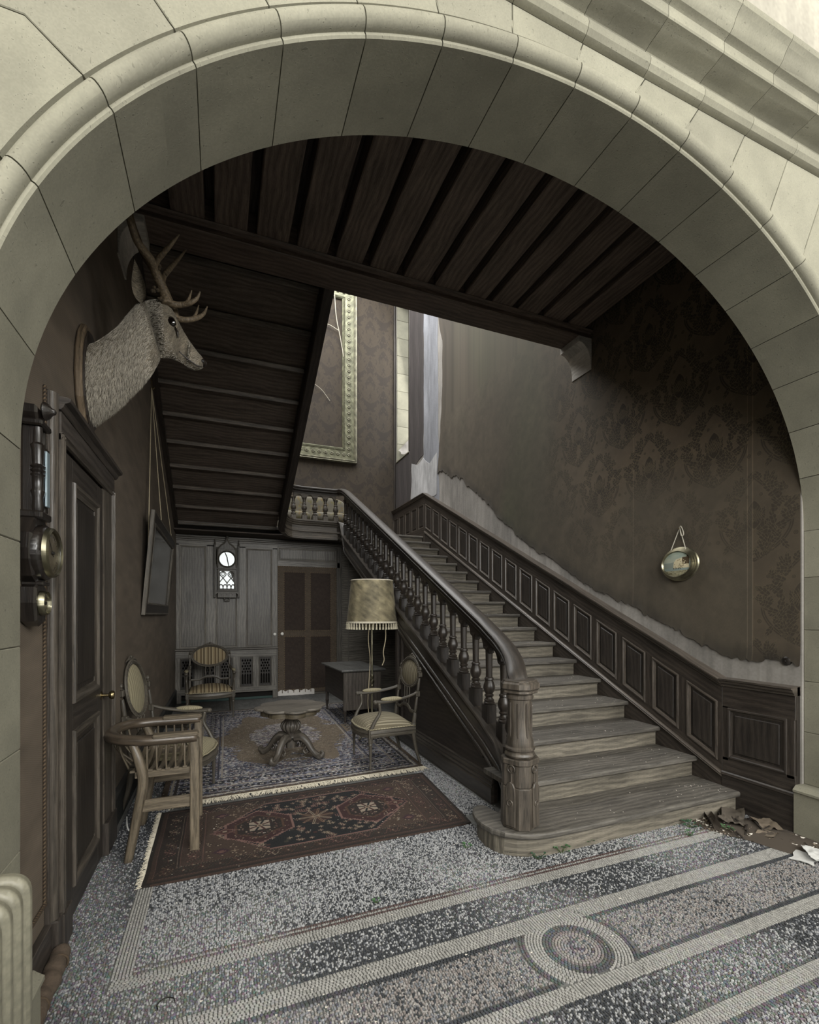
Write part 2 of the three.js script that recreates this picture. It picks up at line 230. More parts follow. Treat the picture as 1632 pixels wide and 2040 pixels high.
M.stripeGreen = std({ map: stripes([[0, 1, '#938b76'], [0.06, 0.36, '#665e4b'], [0.5, 0.58, '#7d755f'], [0.68, 0.92, '#5f5846']], 0.06), roughness: 0.85 });
M.stripeFine = std({ map: stripes([[0, 1, '#a19a80'], [0.1, 0.45, '#78705a'], [0.6, 0.8, '#8a8168']], 0.028), roughness: 0.85 });
// wall paper: a damask of ogee stems, palmettes and pomegranates; ground and figure differ only in tone
function damask(ground, figure, line) {
  return canvasTex(512, 1024, (c, w, h) => {
    c.fillStyle = ground; c.fillRect(0, 0, w, h);
    const leafAt = (x, y, a, L, wd, n) => { c.save(); c.translate(x, y); c.rotate(a); c.fillStyle = figure; c.beginPath(); c.moveTo(0, 0); for (let i = 0; i <= n; i++) { const t = i / n, q = Math.sin(Math.PI * Math.pow(t, 0.8)) * wd; c.quadraticCurveTo(q * 1.35, -L * (t - 0.5 / n), q * 0.8, -L * t); } for (let i = n; i >= 0; i--) { const t = i / n, q = Math.sin(Math.PI * Math.pow(t, 0.8)) * wd; c.quadraticCurveTo(-q * 1.35, -L * (t + 0.1 / n), -q * 0.8, -L * Math.max(0, t - 1 / n)); } c.fill(); c.strokeStyle = line; c.lineWidth = 2.5; c.stroke(); c.beginPath(); c.moveTo(0, 0); c.quadraticCurveTo(wd * 0.2, -L * 0.5, 0, -L * 0.92); c.stroke(); for (let i = 1; i < n; i++) { const t = i / n, q = Math.sin(Math.PI * Math.pow(t, 0.8)) * wd * 0.7; c.beginPath(); c.moveTo(0, -L * t * 0.85); c.lineTo(q, -L * t); c.moveTo(0, -L * t * 0.85); c.lineTo(-q, -L * t); c.stroke(); } c.restore(); };
    const motif = (ox, oy) => {
      c.save(); c.translate(ox, oy);
      for (const s of [-1, 1]) {
        c.save(); c.scale(s, 1); c.lineCap = 'round';
        c.strokeStyle = figure; c.lineWidth = 20; c.beginPath(); c.moveTo(0, 256); c.bezierCurveTo(150, 190, 235, 90, 200, -10); c.bezierCurveTo(176, -100, 90, -150, 0, -256); c.stroke(); c.strokeStyle = line; c.lineWidth = 3; c.stroke();
        c.strokeStyle = figure; c.lineWidth = 11; c.beginPath(); c.moveTo(20, 180); c.bezierCurveTo(150, 150, 150, 60, 100, 50); c.bezierCurveTo(60, 46, 62, 96, 96, 92); c.stroke(); c.strokeStyle = line; c.lineWidth = 2.5; c.stroke();
        leafAt(12, 60, 0.35, 150, 30, 5); leafAt(20, 80, 0.95, 150, 28, 5); leafAt(24, 105, 1.5, 140, 26, 5); leafAt(16, 140, 2.1, 120, 22, 4);
        leafAt(196, 30, -0.9, 84, 17, 4); leafAt(205, 10, 0.9, 78, 16, 4); leafAt(150, 150, 2.5, 90, 18, 4); leafAt(120, -120, 0.2, 84, 17, 4); leafAt(150, -90, 1.7, 78, 16, 4); leafAt(60, -190, 2.0, 70, 15, 4); leafAt(226, -60, 0.4, 60, 14, 3);
        const Q = rng(17); for (let i = 0; i < 30; i++) { const t = i / 30, y = 250 - t * 500, x = 30 + 190 * Math.sin(Math.PI * clamp((250 - y) / 500)) * (0.35 + 0.75 * Q()); leafAt(x, y, (Q() - 0.35) * 2.6, 56 + 70 * Q(), 13 + 12 * Q(), 4); }
        for (const [x, y, r] of [[64, 220, 15], [92, 204, 11], [226, 120, 14], [40, -140, 12], [176, -150, 13]]) { c.fillStyle = figure; c.beginPath(); c.arc(x, y, r, 0, 6.3); c.fill(); c.stroke(); c.beginPath(); c.arc(x, y, r * 0.45, 0, 6.3); c.stroke(); }
        c.restore();
      }
      leafAt(0, 60, 0, 170, 40, 6);
      c.fillStyle = figure; c.beginPath(); c.moveTo(0, -110); c.bezierCurveTo(62, -70, 58, 40, 0, 66); c.bezierCurveTo(-58, 40, -62, -70, 0, -110); c.fill(); c.strokeStyle = line; c.lineWidth = 3; c.stroke();
      for (let i = -4; i <= 4; i++) { c.beginPath(); c.moveTo(i * 12 - 20, -70 + Math.abs(i) * 8); c.lineTo(i * 12 + 20, 30 - Math.abs(i) * 6); c.moveTo(i * 12 + 20, -70 + Math.abs(i) * 8); c.lineTo(i * 12 - 20, 30 - Math.abs(i) * 6); c.stroke(); }
      c.restore();
    };
    for (const [x, y] of [[256, 256], [0, 768], [512, 768], [256, 1280], [0, -256], [512, -256]]) motif(x, y);
    for (let i = 0; i < 26000; i++) { c.fillStyle = i % 2 ? 'rgba(0,0,0,0.06)' : 'rgba(255,240,220,0.035)'; c.fillRect(hash2(i, 3, 5) * w, hash2(i, 4, 5) * h, 2, 2); }
  });
}
// the paper of the right wall: one printed length, strong at the top right, bleached and rubbed plain lower down and towards the window
const damaskTile = damask('#5f5344', '#352d23', '#6a5e4a'), RW = [2.0, 8.2, 0.6, 5.0];
const wallPrint = canvasTex(2048, 1448, (c, w, h) => {
  const t = damaskTile.image, tw = 0.62 / (RW[1] - RW[0]) * w, th = 1.24 / (RW[3] - RW[2]) * h;
  for (let x = 0; x < w; x += tw) for (let y = 0; y < h; y += th) c.drawImage(t, x, y, tw + 1, th + 1);
  const im = c.getImageData(0, 0, w, h), d = im.data;
  for (let y = 0; y < h; y++) for (let x = 0; x < w; x++) {
    const D = lerp(RW[1], RW[0], x / w), Y = lerp(RW[3], RW[2], y / h), o = (y * w + x) * 4, n = fbm(D * 1.6, Y * 1.6, 5, 3);
    const edge = D < 2.32 ? 1 : 0, k = clamp(Math.max(edge * 0.5, smooth(1.9, 3.1, Y + 1.2 * (n - 0.5)) * smooth(5.0, 3.4, D + (n - 0.5)))) * 0.92 + 0.08, f = fbm(D * 14, Y * 14, 8, 3) - 0.5, fold = fbm(D * 3 + Y * 2, Y * 1.2, 31, 3) - 0.5;
    const g = [90, 83, 72]; for (let q = 0; q < 3; q++) d[o + q] = clamp((lerp(g[q], d[o + q] * 1.0, k) * (1 + 0.16 * f + 0.14 * fold)) / 255) * 255;
    if (Math.abs(D - 3.42) < 0.003 || Math.abs(D - 2.32) < 0.004 || Math.abs(D - 2.36) < 0.003) for (let q = 0; q < 3; q++) d[o + q] *= 1.28;
  }
  c.putImageData(im, 0, 0);
}, THREE.ClampToEdgeWrapping);
M.damask = std({ map: wallPrint, vertexColors: true, roughness: 0.82 });
M.damaskRear = std({ map: scaled(damask('#403830', '#4a4136', '#52483a'), 1 / 0.62, 1 / 1.24), vertexColors: true, roughness: 0.85 });
M.plainPaper = std({ map: scaled(clothTex, 1.2, 0.35), color: '#978979', roughness: 0.6 });

// ---------------------------------------------------------------- the setting
const XL = -0.70, XR = 3.70, D1 = 1.607, D2 = 2.0, DP = 8.85, DB = 10.10, TOP = 9.6;
const RUNNER = { c: [[-0.40, 2.92], [1.66, 2.955], [1.75, 4.05], [-0.41, 3.95]] }, BIGRUG = [-0.44, 1.86, 4.12, 7.75];
// floor: slab, then mosaic stones
const floor = structure('floor');
part('slab', boxUV(box(-4.3, 7.8, -0.22, -0.004, -4.4, DB + 0.3, 0.002), 'x'), M.grout, floor);

// arch wall: voussoirs cut from the joint angles, cornice blocks, jamb courses
const AX = 1.541, AY = 2.066, AA = 2.180, AB = 1.712;
const arc = (t, r = 0) => { const c = Math.cos(t), s = Math.sin(t), nx = c / AA, ny = s / AB, l = Math.hypot(nx, ny); return [AX + AA * c + r * nx / l, AY + AB * s + r * ny / l]; };
const rad = Math.PI / 180;
const wallFront = structure('wall_front');
const joints = [-0.1, 11.9, 22.3, 32.1, 41.6, 50.5, 59.2, 68.0, 76.4, 84.64, 93.15, 101.5, 110.2, 119.0, 128.1, 137.7, 147.4, 158.0, 169.0, 180.1].map((d) => d * rad);
const outerX = { 4: 3.55, 5: 3.2, 6: 2.85, 7: 2.50, 8: 2.16, 9: 1.81, 10: 1.45, 11: 1.09, 12: 0.72, 13: 0.40 };
const CORN = 3.955;
function outer(i) {
  if (outerX[i] !== undefined) return [outerX[i], CORN];
  if (i === 16) return arc(joints[i], 0.27);                          // the stone whose joint turns level
  const p = arc(joints[i], 0.62); return p[1] > CORN ? arc(joints[i], 0.62 * (CORN - arc(joints[i])[1]) / (p[1] - arc(joints[i])[1])) : p;
}
const rollProfile = [[0, D2], [0, D1 + 0.022], [0.006, D1 + 0.016], [0.016, D1 + 0.016], [0.0165, D1 + 0.006], [0.020, D1 - 0.006], [0.027, D1 - 0.017], [0.037, D1 - 0.024], [0.049, D1 - 0.027], [0.060, D1 - 0.024], [0.070, D1 - 0.016], [0.077, D1 - 0.005], [0.080, D1 + 0.012], [0.090, D1 + 0.014], [0.094, D1], [0.15, D1 + 0.004], [0.15, D2 - 0.003]];
for (let i = 0; i < joints.length - 1; i++) {
  const gap = 0.0012, N = 7, a = joints[i] + gap, b = joints[i + 1] - gap, rings = [];
  for (let k = 0; k <= N; k++) { const t = lerp(a, b, k / N); rings.push(rollProfile.map(([r, d]) => { const [x, y] = arc(t, r); return V(x, y, d); })); }
  const body = toCreasedNormals(loft(rings), 0.62);
  const face = []; for (let k = 0; k <= N; k++) face.push(arc(lerp(a, b, k / N), 0.094));
  const o0 = outer(i), o1 = outer(i + 1), e = 0.0016, dx = o1[0] - o0[0], dy = o1[1] - o0[1], l = Math.hypot(dx, dy) || 1;
  if (i === 15) face.push(o1, [-1.2, o1[1]], [-1.2, 3.7], [o0[0], 3.7]); else if (i === 16) face.push(o1, [-1.2, o1[1] - 0.05], [-1.2, o0[1] - 0.003], [o0[0], o0[1] - 0.003]); else face.push([o1[0] - dx / l * e, o1[1] - dy / l * e], [o0[0] + dx / l * e, o0[1] + dy / l * e]);
  const plate = T(prism(face, 0.30, { bevel: 0.0025 }), 0, 0, -D1 - 0.30);
  const g = merge([boxUV(body, 'x', i * 0.37), boxUV(plate, 'x', i * 0.37)]);
  part('voussoir', g, [M.stone, M.stone2, M.stone, M.stone3][(i * 7) % 4], wallFront);
}
// jamb courses and plinths
const courses = [0.33, 0.686, 1.034, 1.386, 1.745, 2.064];
for (const [s, x] of [[-1, AX - AA], [1, AX + AA]]) {
  for (let k = 0; k < 5; k++) part('jamb_stone', boxUV(box(Math.min(x, x + s * 0.9), Math.max(x, x + s * 0.9), courses[k] + 0.001, courses[k + 1] - 0.001, D1, D2, 0.003), 'x', k * 0.41 + s), [M.stone, M.stone2, M.stone3][(k + (s > 0 ? 1 : 0)) % 3], wallFront);
  const h = s < 0 ? 0.26 : 0.33, px = s < 0 ? 0.055 : 0.10, pts = [[-px, 0], [-px, h - 0.045], [-px - 0.012, h - 0.04], [-px - 0.012, h - 0.026], [-px + 0.006, h - 0.012], [-px + 0.02, h], [0.5, h], [0.5, 0]].map(([q, y]) => [x + s * q, y]);
  part('jamb_plinth', boxUV(T(prism(pts, D2 + 0.008 - D1 + 0.05, { bevel: 0.002 }), 0, 0, -D2 - 0.008)), M.stone2, wallFront);
}
// the mass of the wall behind the facing stones
{
  const sh = new THREE.Shape([[-4.3, 0], [-4.3, 6.2], [7.8, 6.2], [7.8, 0]].map(([x, y]) => new THREE.Vector2(x, y))), hole = [[AX + AA + 0.3, 0.0]];
  for (let k = 0; k <= 40; k++) hole.push(arc(k / 40 * Math.PI, 0.14));
  hole.push([AX - AA - 0.3, 0.0]); hole[0] = [AX + AA + 0.14, 0]; hole[hole.length - 1] = [AX - AA - 0.14, 0];
  const full = [[-4.3, 0], [hole[hole.length - 1][0], 0], ...hole.slice(1, -1).reverse(), [hole[0][0], 0], [7.8, 0], [7.8, 6.2], [-4.3, 6.2]];
  part('wall_core', boxUV(T(prism(full, D2 - D1 - 0.03), 0, 0, -D2 + 0.006), 'x'), M.mortar, wallFront);
  part('ashlar_block', boxUV(T(prism([[-4.3, 3.152], [-1.205, 3.152], [-1.205, CORN], [-4.3, CORN]], 0.2), 0, 0, -D1 - 0.2)), M.stone, wallFront);
  part('ashlar_block', boxUV(T(prism([[-4.3, 0], [-1.53, 0], [-1.53, 2.06], [-1.205, 2.3], [-1.205, 3.148], [-4.3, 3.148]], 0.2), 0, 0, -D1 - 0.2)), M.stone2, wallFront);
  part('ashlar_block', boxUV(T(prism([[4.64, 0], [7.8, 0], [7.8, CORN], [3.3, CORN], [4.3, 2.9], [4.64, 2.2]], 0.2), 0, 0, -D1 - 0.2)), M.stone, wallFront);
  part('upper_wall', boxUV(T(prism([[-4.3, 4.2], [7.8, 4.2], [7.8, 6.2], [-4.3, 6.2]], 0.2), 0, 0, -D1 - 0.2)), M.roomWall, wallFront);
  const prof = [[3.955, 0], [3.955, 0.006], [3.962, 0.026], [3.978, 0.040], [3.998, 0.044], [4.018, 0.038], [4.030, 0.022], [4.034, 0.006], [4.046, 0.006], [4.060, 0.016], [4.068, 0.040], [4.070, 0.092], [4.074, 0.104], [4.078, 0.130], [4.084, 0.134], [4.128, 0.134], [4.132, 0.142], [4.136, 0.160], [4.150, 0.176], [4.170, 0.184], [4.190, 0.198], [4.204, 0.216], [4.216, 0.220], [4.226, 0.220], [4.236, 0.0]];
  let x = -4.3 + 0.13; const edges = []; for (let k = -15; k < 20; k++) edges.push(1.09 + 0.353 * k);
  for (let k = 0; k < edges.length - 1; k++) part('cornice_block', boxUV(toCreasedNormals(sweep([V(edges[k] + 0.0012, 0, D1), V(edges[k + 1] - 0.0012, 0, D1)], prof.map(([y, p]) => [p, y]), {}), 0.5), 'x', k * 0.29), [M.stone, M.stone3, M.stone2][(k * 5) % 3], wallFront);
}
// the front room that the camera stands in: walls with three tall window openings behind
{
  const r = structure('wall_back');
  const holes = [-1.6, 1.6, 4.8].map((x) => [[x - 1.1, 2.4], [x + 1.1, 2.4], [x + 1.1, 5.7], [x - 1.1, 5.7]]);
  part('wall_body', boxUV(T(prism([[-4.3, 0], [7.8, 0], [7.8, 6.2], [-4.3, 6.2]], 0.3, { holes }), 0, 0, 4.4)), M.roomWall, r);
  [-1.6, 1.6, 4.8].forEach((x, i) => {
    const w = structure('window_' + (i + 2));
    part('window_frame', [sweep(rectPath(x - 1.1, x + 1.1, 2.4, 5.7, 4.55), [[0, -0.03], [0, 0.03], [-0.07, 0.03], [-0.07, -0.03]], { up: Z, closed: true }), T(cbox(0.07, 3.2, 0.06), x, 4.05, 4.55), ...[3.2, 4.05, 4.9].map((y) => T(cbox(2.1, 0.045, 0.05), x, y, 4.55))], M.white, w);
  });
  part('wall_body', boxUV(box(-4.6, -4.3, 0, 6.2, -4.7, D2)), M.roomWall, structure('wall_room_left'));
  part('wall_body', boxUV(box(7.8, 8.1, 0, 6.2, -4.7, D2)), M.roomWall, structure('wall_room_right'));
  part('ceiling_body', boxUV(box(-4.6, 8.1, 6.2, 6.4, -4.7, D2)), M.roomCeil, structure('ceiling_room'));
}
// stair hall shell
const wallLeft = structure('wall_left'), wallRight = structure('wall_right'), wallRear = structure('wall_rear');
part('wall_body', boxUV(box(XL - 0.3, XL, -0.1, TOP, D2 + 0.0, DB + 0.3), 'y'), M.plainPaper, wallLeft);
part('wall_body', boxUV(box(XL - 0.3, XR + 0.4, -0.1, TOP, DB, DB + 0.35)), M.plaster, wallRear);
{ // right wall with the landing window opening
  const hole = [[-10.03, 4.93], [-9.26, 4.93], [-9.26, 8.5], [-10.03, 8.5]];
  const g = prism([[-DB - 0.35, -0.1], [-D2, -0.1], [-D2, TOP], [-DB - 0.35, TOP]], 0.42, { holes: [hole] });
  g.rotateY(-Math.PI / 2); g.translate(XR + 0.42, 0, 0);
  part('wall_body', boxUV(g, 'z'), M.plaster, wallRight);
}
const ceilingStair = structure('ceiling_stairwell');
part('ceiling_body', [boxUV(box(XL - 0.3, XR + 0.4, TOP, TOP + 0.2, 9.5, DB + 0.35)), boxUV(box(XL - 0.3, XR + 0.4, TOP, TOP + 0.2, D2, 5.0)), boxUV(box(XL - 0.3, -0.5, TOP, TOP + 0.2, 5.0, 9.5)), boxUV(box(3.3, XR + 0.4, TOP, TOP + 0.2, 5.0, 9.5))], M.roomCeil, ceilingStair);
part('wall_body', boxUV(box(XL - 0.3, XR + 0.4, 5.0, TOP, 3.7, 3.9)), M.roomWall, structure('wall_upper'));   // upper landing wall over the beam

// ceiling over the hall: boards and joists, then the beam on its two corbels
const ceiling = structure('ceiling');
const jx = [-0.40, -0.09, 0.22, 0.54, 0.86, 1.165, 1.48, 1.79, 2.105, 2.40, 2.70, 3.01, 3.32, 3.62];
for (let k = 0; k < 15; k++) { const a = XL + 0.295 * k, b = Math.min(XR, a + 0.293); part('board', boxUV(box(a, b, 4.72, 4.78, D2, 4.26, 0.004), 'z', k * 0.3), M.board, ceiling); }
part('ceiling_body', boxUV(box(XL - 0.3, XR + 0.4, 4.785, 5.0, D2 - 0.02, 4.26)), M.board, ceiling);
for (let k = 0; k < jx.length - 1; k++) part('joist', boxUV(box(jx[k] + 0.045, Math.min(jx[k + 1] - 0.025, XR), 4.53, 4.715, D2 + 0.01, 3.97, 0.008), 'z', k * 0.77), M.joist, ceiling);
{
  const beam = structure('ceiling_beam');
  const prof = [[3.985, 4.50], [3.975, 4.505], [3.955, 4.512], [3.945, 4.525], [3.955, 4.54], [3.975, 4.545], [3.975, 4.71], [4.27, 4.71], [4.27, 4.462], [4.262, 4.454], [3.99, 4.454], [3.982, 4.462]];
  part('beam_timber', toCreasedNormals(sweep([new THREE.Vector3(XL, 0, 0), new THREE.Vector3(XR, 0, 0)], prof.map(([d, y]) => [d, y]).map(([d, y]) => [-d, y]), {}), 0.5), M.beam, beam);
}
// ---------------------------------------------------------------- mosaic floor stones
{
  const R = rng(7), list = [];
  const col = (r, g, b) => [r, g, b];
  const inPoly = (x, d, q) => { let s = 0; for (let i = 0; i < q.length; i++) { const a = q[i], b = q[(i + 1) % q.length], c = (b[0] - a[0]) * (d - a[1]) - (b[1] - a[1]) * (x - a[0]); if (c < 0) s++; else s--; } return Math.abs(s) === q.length; };
  const rugIn = [[-0.36, 2.98], [1.62, 3.0], [1.70, 4.2], [-0.36, 4.2]];
  const covered = (x, d) => inPoly(x, d, rugIn) || (x > BIGRUG[0] + 0.05 && x < BIGRUG[1] - 0.05 && d > BIGRUG[2] + 0.05) || (x > 1.95 && d > 2.5) || (x > 1.66 && d > 2.55 && d < 3.1) || x < (d > 2.6 && d < 3.42 ? -0.69 : -0.655) || x > 3.66 && d > 1.95;
  const CX = 1.486, CD = 1.684;
  const dustAndLight = (x, d) => smooth(0.42, 0.72, fbm(x * 1.5 + 3, d * 1.5 + 1.5, 90, 4));  // patchy whitening: dust, plus pools of window light painted into stone colours
  function put(x, d, w, l, turn, c, rough = 1) {
    if (d < 0.92 || covered(x, d)) return;
    const zc = d * 0.928 + x * 0.372, px = 816 + 939 * (x * 0.928 - d * 0.372) / zc; if (px < -40 || px > 1700) return;
    const py = 1222 + 939 * 1.5 / zc; if (py > 2110) return;
    const k = 0.82 + 0.36 * R(), du = dustAndLight(x, d) * 0.34 * rough, f = c.map((v) => clamp(0.66 * lerp(v * k, 0.62, du * (0.6 + 0.6 * R()))));
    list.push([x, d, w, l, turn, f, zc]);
  }
  const PALE = [0.45, 0.44, 0.41], DARK = [0.055, 0.06, 0.068], WHITE = [0.54, 0.545, 0.55], PINK = [0.36, 0.32, 0.30], GREY = [0.26, 0.27, 0.29], RED = [0.12, 0.075, 0.07];
  const circle = (x, d) => Math.hypot(x - CX, d - CD);
  const bands = [[2.238, 2.165, PALE], [2.253, 2.241, RED], [2.282, 2.270, RED], [1.938, 1.846, PALE], [1.845, 1.819, DARK], [1.553, 1.528, DARK], [1.528, 1.455, PALE], [1.242, 1.178, PALE], [1.178, 1.153, DARK]];
  const inBand = (d) => bands.some(([a, b]) => d <= a + 0.003 && d >= b - 0.003);
  const strip = (x, d) => x > -0.425 && x < -0.345 && d > 2.165 && d < 3.4;
  for (const [a, b, c] of bands) {
    const n = Math.max(1, Math.round((a - b) / 0.0132)), h = (a - b) / n, circ = a < 2 && b > 1.4;
    for (let k = 0; k < n; k++) { const d = b + (k + 0.5) * h; for (let x = (a > 2 ? -0.42 : -0.62) + R() * 0.01; x < 3.66;) { const l = 0.0125 + R() * 0.005, r = circle(x + l / 2, d); if (!(circ && r < 0.264) && !(x < -0.35 && strip(x, d) && a > 2 && k >= 0 && c === RED)) put(x + l / 2, d, l - 0.0022, h - 0.0022, (R() - 0.5) * 0.12, c, c === DARK ? 0.7 : 0.9); x += l; } }
  }
  for (let k = 0; k < 6; k++) { const x = -0.42 + (k + 0.5) * 0.0132; for (let d = 2.24; d < 3.4;) { const l = 0.0125 + R() * 0.005; put(x, d + l / 2, 0.011, l - 0.0022, (R() - 0.5) * 0.1, PALE); d += l; } }
  for (let r = 0.012, k = 0; r < 0.264; r += 0.0134, k++) {             // the roundel
    const n = Math.max(4, Math.round(2 * Math.PI * r / 0.0155)), o = R() * 6;
    const c = r < 0.072 ? null : r < 0.098 ? PINK : r < 0.118 ? [0.20, 0.17, 0.16] : r < 0.156 ? DARK : r < 0.236 ? PALE : DARK;
    for (let j = 0; j < n; j++) { const a = o + j / n * 2 * Math.PI, x = CX + Math.cos(a) * r, d = CD + Math.sin(a) * r; if (r > 0.156 && (d > 1.846 || d < 1.528)) continue; if (r > 0.236 && (d > 1.842 || d < 1.534)) continue; const m = R(); put(x, d, 0.0112, 2 * Math.PI * r / n - 0.0024, a, c ?? (m < 0.25 ? DARK : m < 0.6 ? PINK : GREY), 0.8); }
  }
  for (const [a, b] of [[1.938, 1.846], [1.528, 1.455]]) for (let d = b + 0.007; d < a; d += 0.0134) for (let x = CX - 0.27; x < CX + 0.27; x += 0.0145) { const r = circle(x, d); if (r < 0.264 && r > 0.156 && (d > 1.846 || d < 1.528)) put(x, d, 0.0122, 0.0112, (R() - 0.5) * 0.3, PALE); }
  const P = 0.0104;
  for (let d = 0.92; d < 5.6; d += P) for (let x = -0.70; x < 3.75; x += P) {   // loose-laid fields
    const px = x + (R() - 0.5) * P * 0.6, pd = d + (R() - 0.5) * P * 0.6, m = R();
    if (inBand(pd) && !(pd > 2.24 && px < -0.42) && !(pd > 2.1 && px < -0.42) || strip(px, pd)) continue;
    if (circle(px, pd) < 0.27 && pd > 1.45 && pd < 1.94) continue;
    let c;
    if (px < -0.42) c = m < 0.62 ? DARK : m < 0.85 ? GREY : WHITE;
    else if (pd > 2.282) { const q = smooth(2.3, 2.9, pd); c = m < lerp(0.34, 0.24, q) ? DARK : m < 0.5 ? GREY : WHITE; }
    else if (pd > 2.238) c = m < 0.2 ? GREY : PALE;
    else if (pd > 1.938) { const edge = pd < 1.955 || pd > 2.15; c = edge ? (m < 0.85 ? DARK : GREY) : m < 0.60 ? DARK : m < 0.75 ? GREY : WHITE; }
    else if (pd > 1.553 && pd < 1.82) c = m < 0.18 ? DARK : m < 0.5 ? PINK : m < 0.72 ? GREY : [0.45, 0.43, 0.41];
    else if (pd > 1.242 && pd < 1.455) { const edge = pd > 1.44 || pd < 1.256; c = edge ? DARK : m < 0.56 ? DARK : m < 0.76 ? GREY : WHITE; }
    else c = m < 0.5 ? DARK : m < 0.7 ? GREY : WHITE;
    const s = 0.0068 + R() * 0.0032; put(px, pd, s, s * (0.75 + R() * 0.5), R() * 3.14, c);
  }
  function stoneGeo(n, seed) { const r = rng(seed), top = [], mid = [], bot = []; for (let i = 0; i < n; i++) { const a = (i + 0.5 + (r() - 0.5) * 0.35) / n * 2 * Math.PI, q = n === 4 ? 0.69 : 0.5 + r() * 0.08; top.push(new THREE.Vector3(Math.cos(a) * q * 0.86, 1, Math.sin(a) * q * 0.86)); mid.push(new THREE.Vector3(Math.cos(a) * q, 0.72, Math.sin(a) * q)); bot.push(new THREE.Vector3(Math.cos(a) * q, 0, Math.sin(a) * q)); } const tris = []; for (let i = 0; i < n; i++) { const j = (i + 1) % n; tris.push([mid[i], top[j], mid[j]], [mid[i], top[i], top[j]], [bot[i], mid[j], bot[j]], [bot[i], mid[i], mid[j]]); if (i > 0 && i < n - 1) tris.push([top[0], top[j], top[i]]); } return flatGeo(tris); }
  const geos = [stoneGeo(4, 3), stoneGeo(6, 5), stoneGeo(5, 9)], mat = std({ color: '#ffffff', roughness: 0.78 });
  const near = [...list].filter((s) => { const px = 816 + 939 * (s[0] * 0.928 - s[1] * 0.372) / s[6], py = 1222 + 939 * 1.5 / s[6]; return px > 90 && px < 1625 && py < 2036; }).sort((a, b) => a[6] - b[6]).slice(0, 300), nearSet = new Set(near);
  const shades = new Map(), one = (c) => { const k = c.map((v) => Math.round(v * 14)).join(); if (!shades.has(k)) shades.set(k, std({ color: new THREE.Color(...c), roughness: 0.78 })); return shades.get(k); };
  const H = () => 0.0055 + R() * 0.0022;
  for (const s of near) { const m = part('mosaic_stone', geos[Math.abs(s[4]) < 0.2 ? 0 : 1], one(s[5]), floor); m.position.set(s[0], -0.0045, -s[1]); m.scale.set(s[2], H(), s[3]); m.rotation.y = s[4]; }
  const rest = list.filter((s) => !nearSet.has(s));
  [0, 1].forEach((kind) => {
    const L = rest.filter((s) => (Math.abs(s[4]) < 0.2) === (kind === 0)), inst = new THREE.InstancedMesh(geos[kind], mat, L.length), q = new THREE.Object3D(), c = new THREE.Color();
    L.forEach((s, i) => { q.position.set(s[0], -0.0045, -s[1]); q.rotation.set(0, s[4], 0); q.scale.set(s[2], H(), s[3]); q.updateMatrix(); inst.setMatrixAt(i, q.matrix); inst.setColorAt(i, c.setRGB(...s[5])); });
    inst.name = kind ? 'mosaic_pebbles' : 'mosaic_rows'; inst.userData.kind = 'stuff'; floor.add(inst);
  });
  console.log('stones', list.length);
}

// ---------------------------------------------------------------- wall finishes
const PITCH = 0.1672 / 0.354, pitch = (d) => 0.155 + (d - 2.37) * PITCH;
const CAPK = 0.4875, capY = (d) => d < 2.513 ? 0.995 : d > 8.312 ? 3.817 : 0.99 + (d - 2.513) * CAPK;
function tint(g, fn) { const p = g.attributes.position, c = new Float32Array(p.count * 3); for (let i = 0; i < p.count; i++) c.set(fn(p.getX(i), p.getY(i), p.getZ(i)), i * 3); g.setAttribute('color', new THREE.BufferAttribute(c, 3)); return g; }
function sheet(lo, hi, d0, d1, nd, ny, x, side, curl = 0) {          // wall paper between two edge curves, on a wall of constant x
  return grid((u, v) => { const d = lerp(d0, d1, u), y0 = lo(d), y1 = hi(d), y = lerp(y0, y1, Math.pow(v, 1.5)); const c = curl * Math.exp(-(y - y0) * 22) * (0.4 + 0.9 * vnoise(d * 9, 3, 5)); return V(x - side * (0.003 + c + 0.004 * vnoise(d * 1.4, y * 1.1, 77)), y, d); }, nd, ny, (u, v, p) => [(RW[1] + p.z) / (RW[1] - RW[0]), (p.y - RW[2]) / (RW[3] - RW[2])]);
}
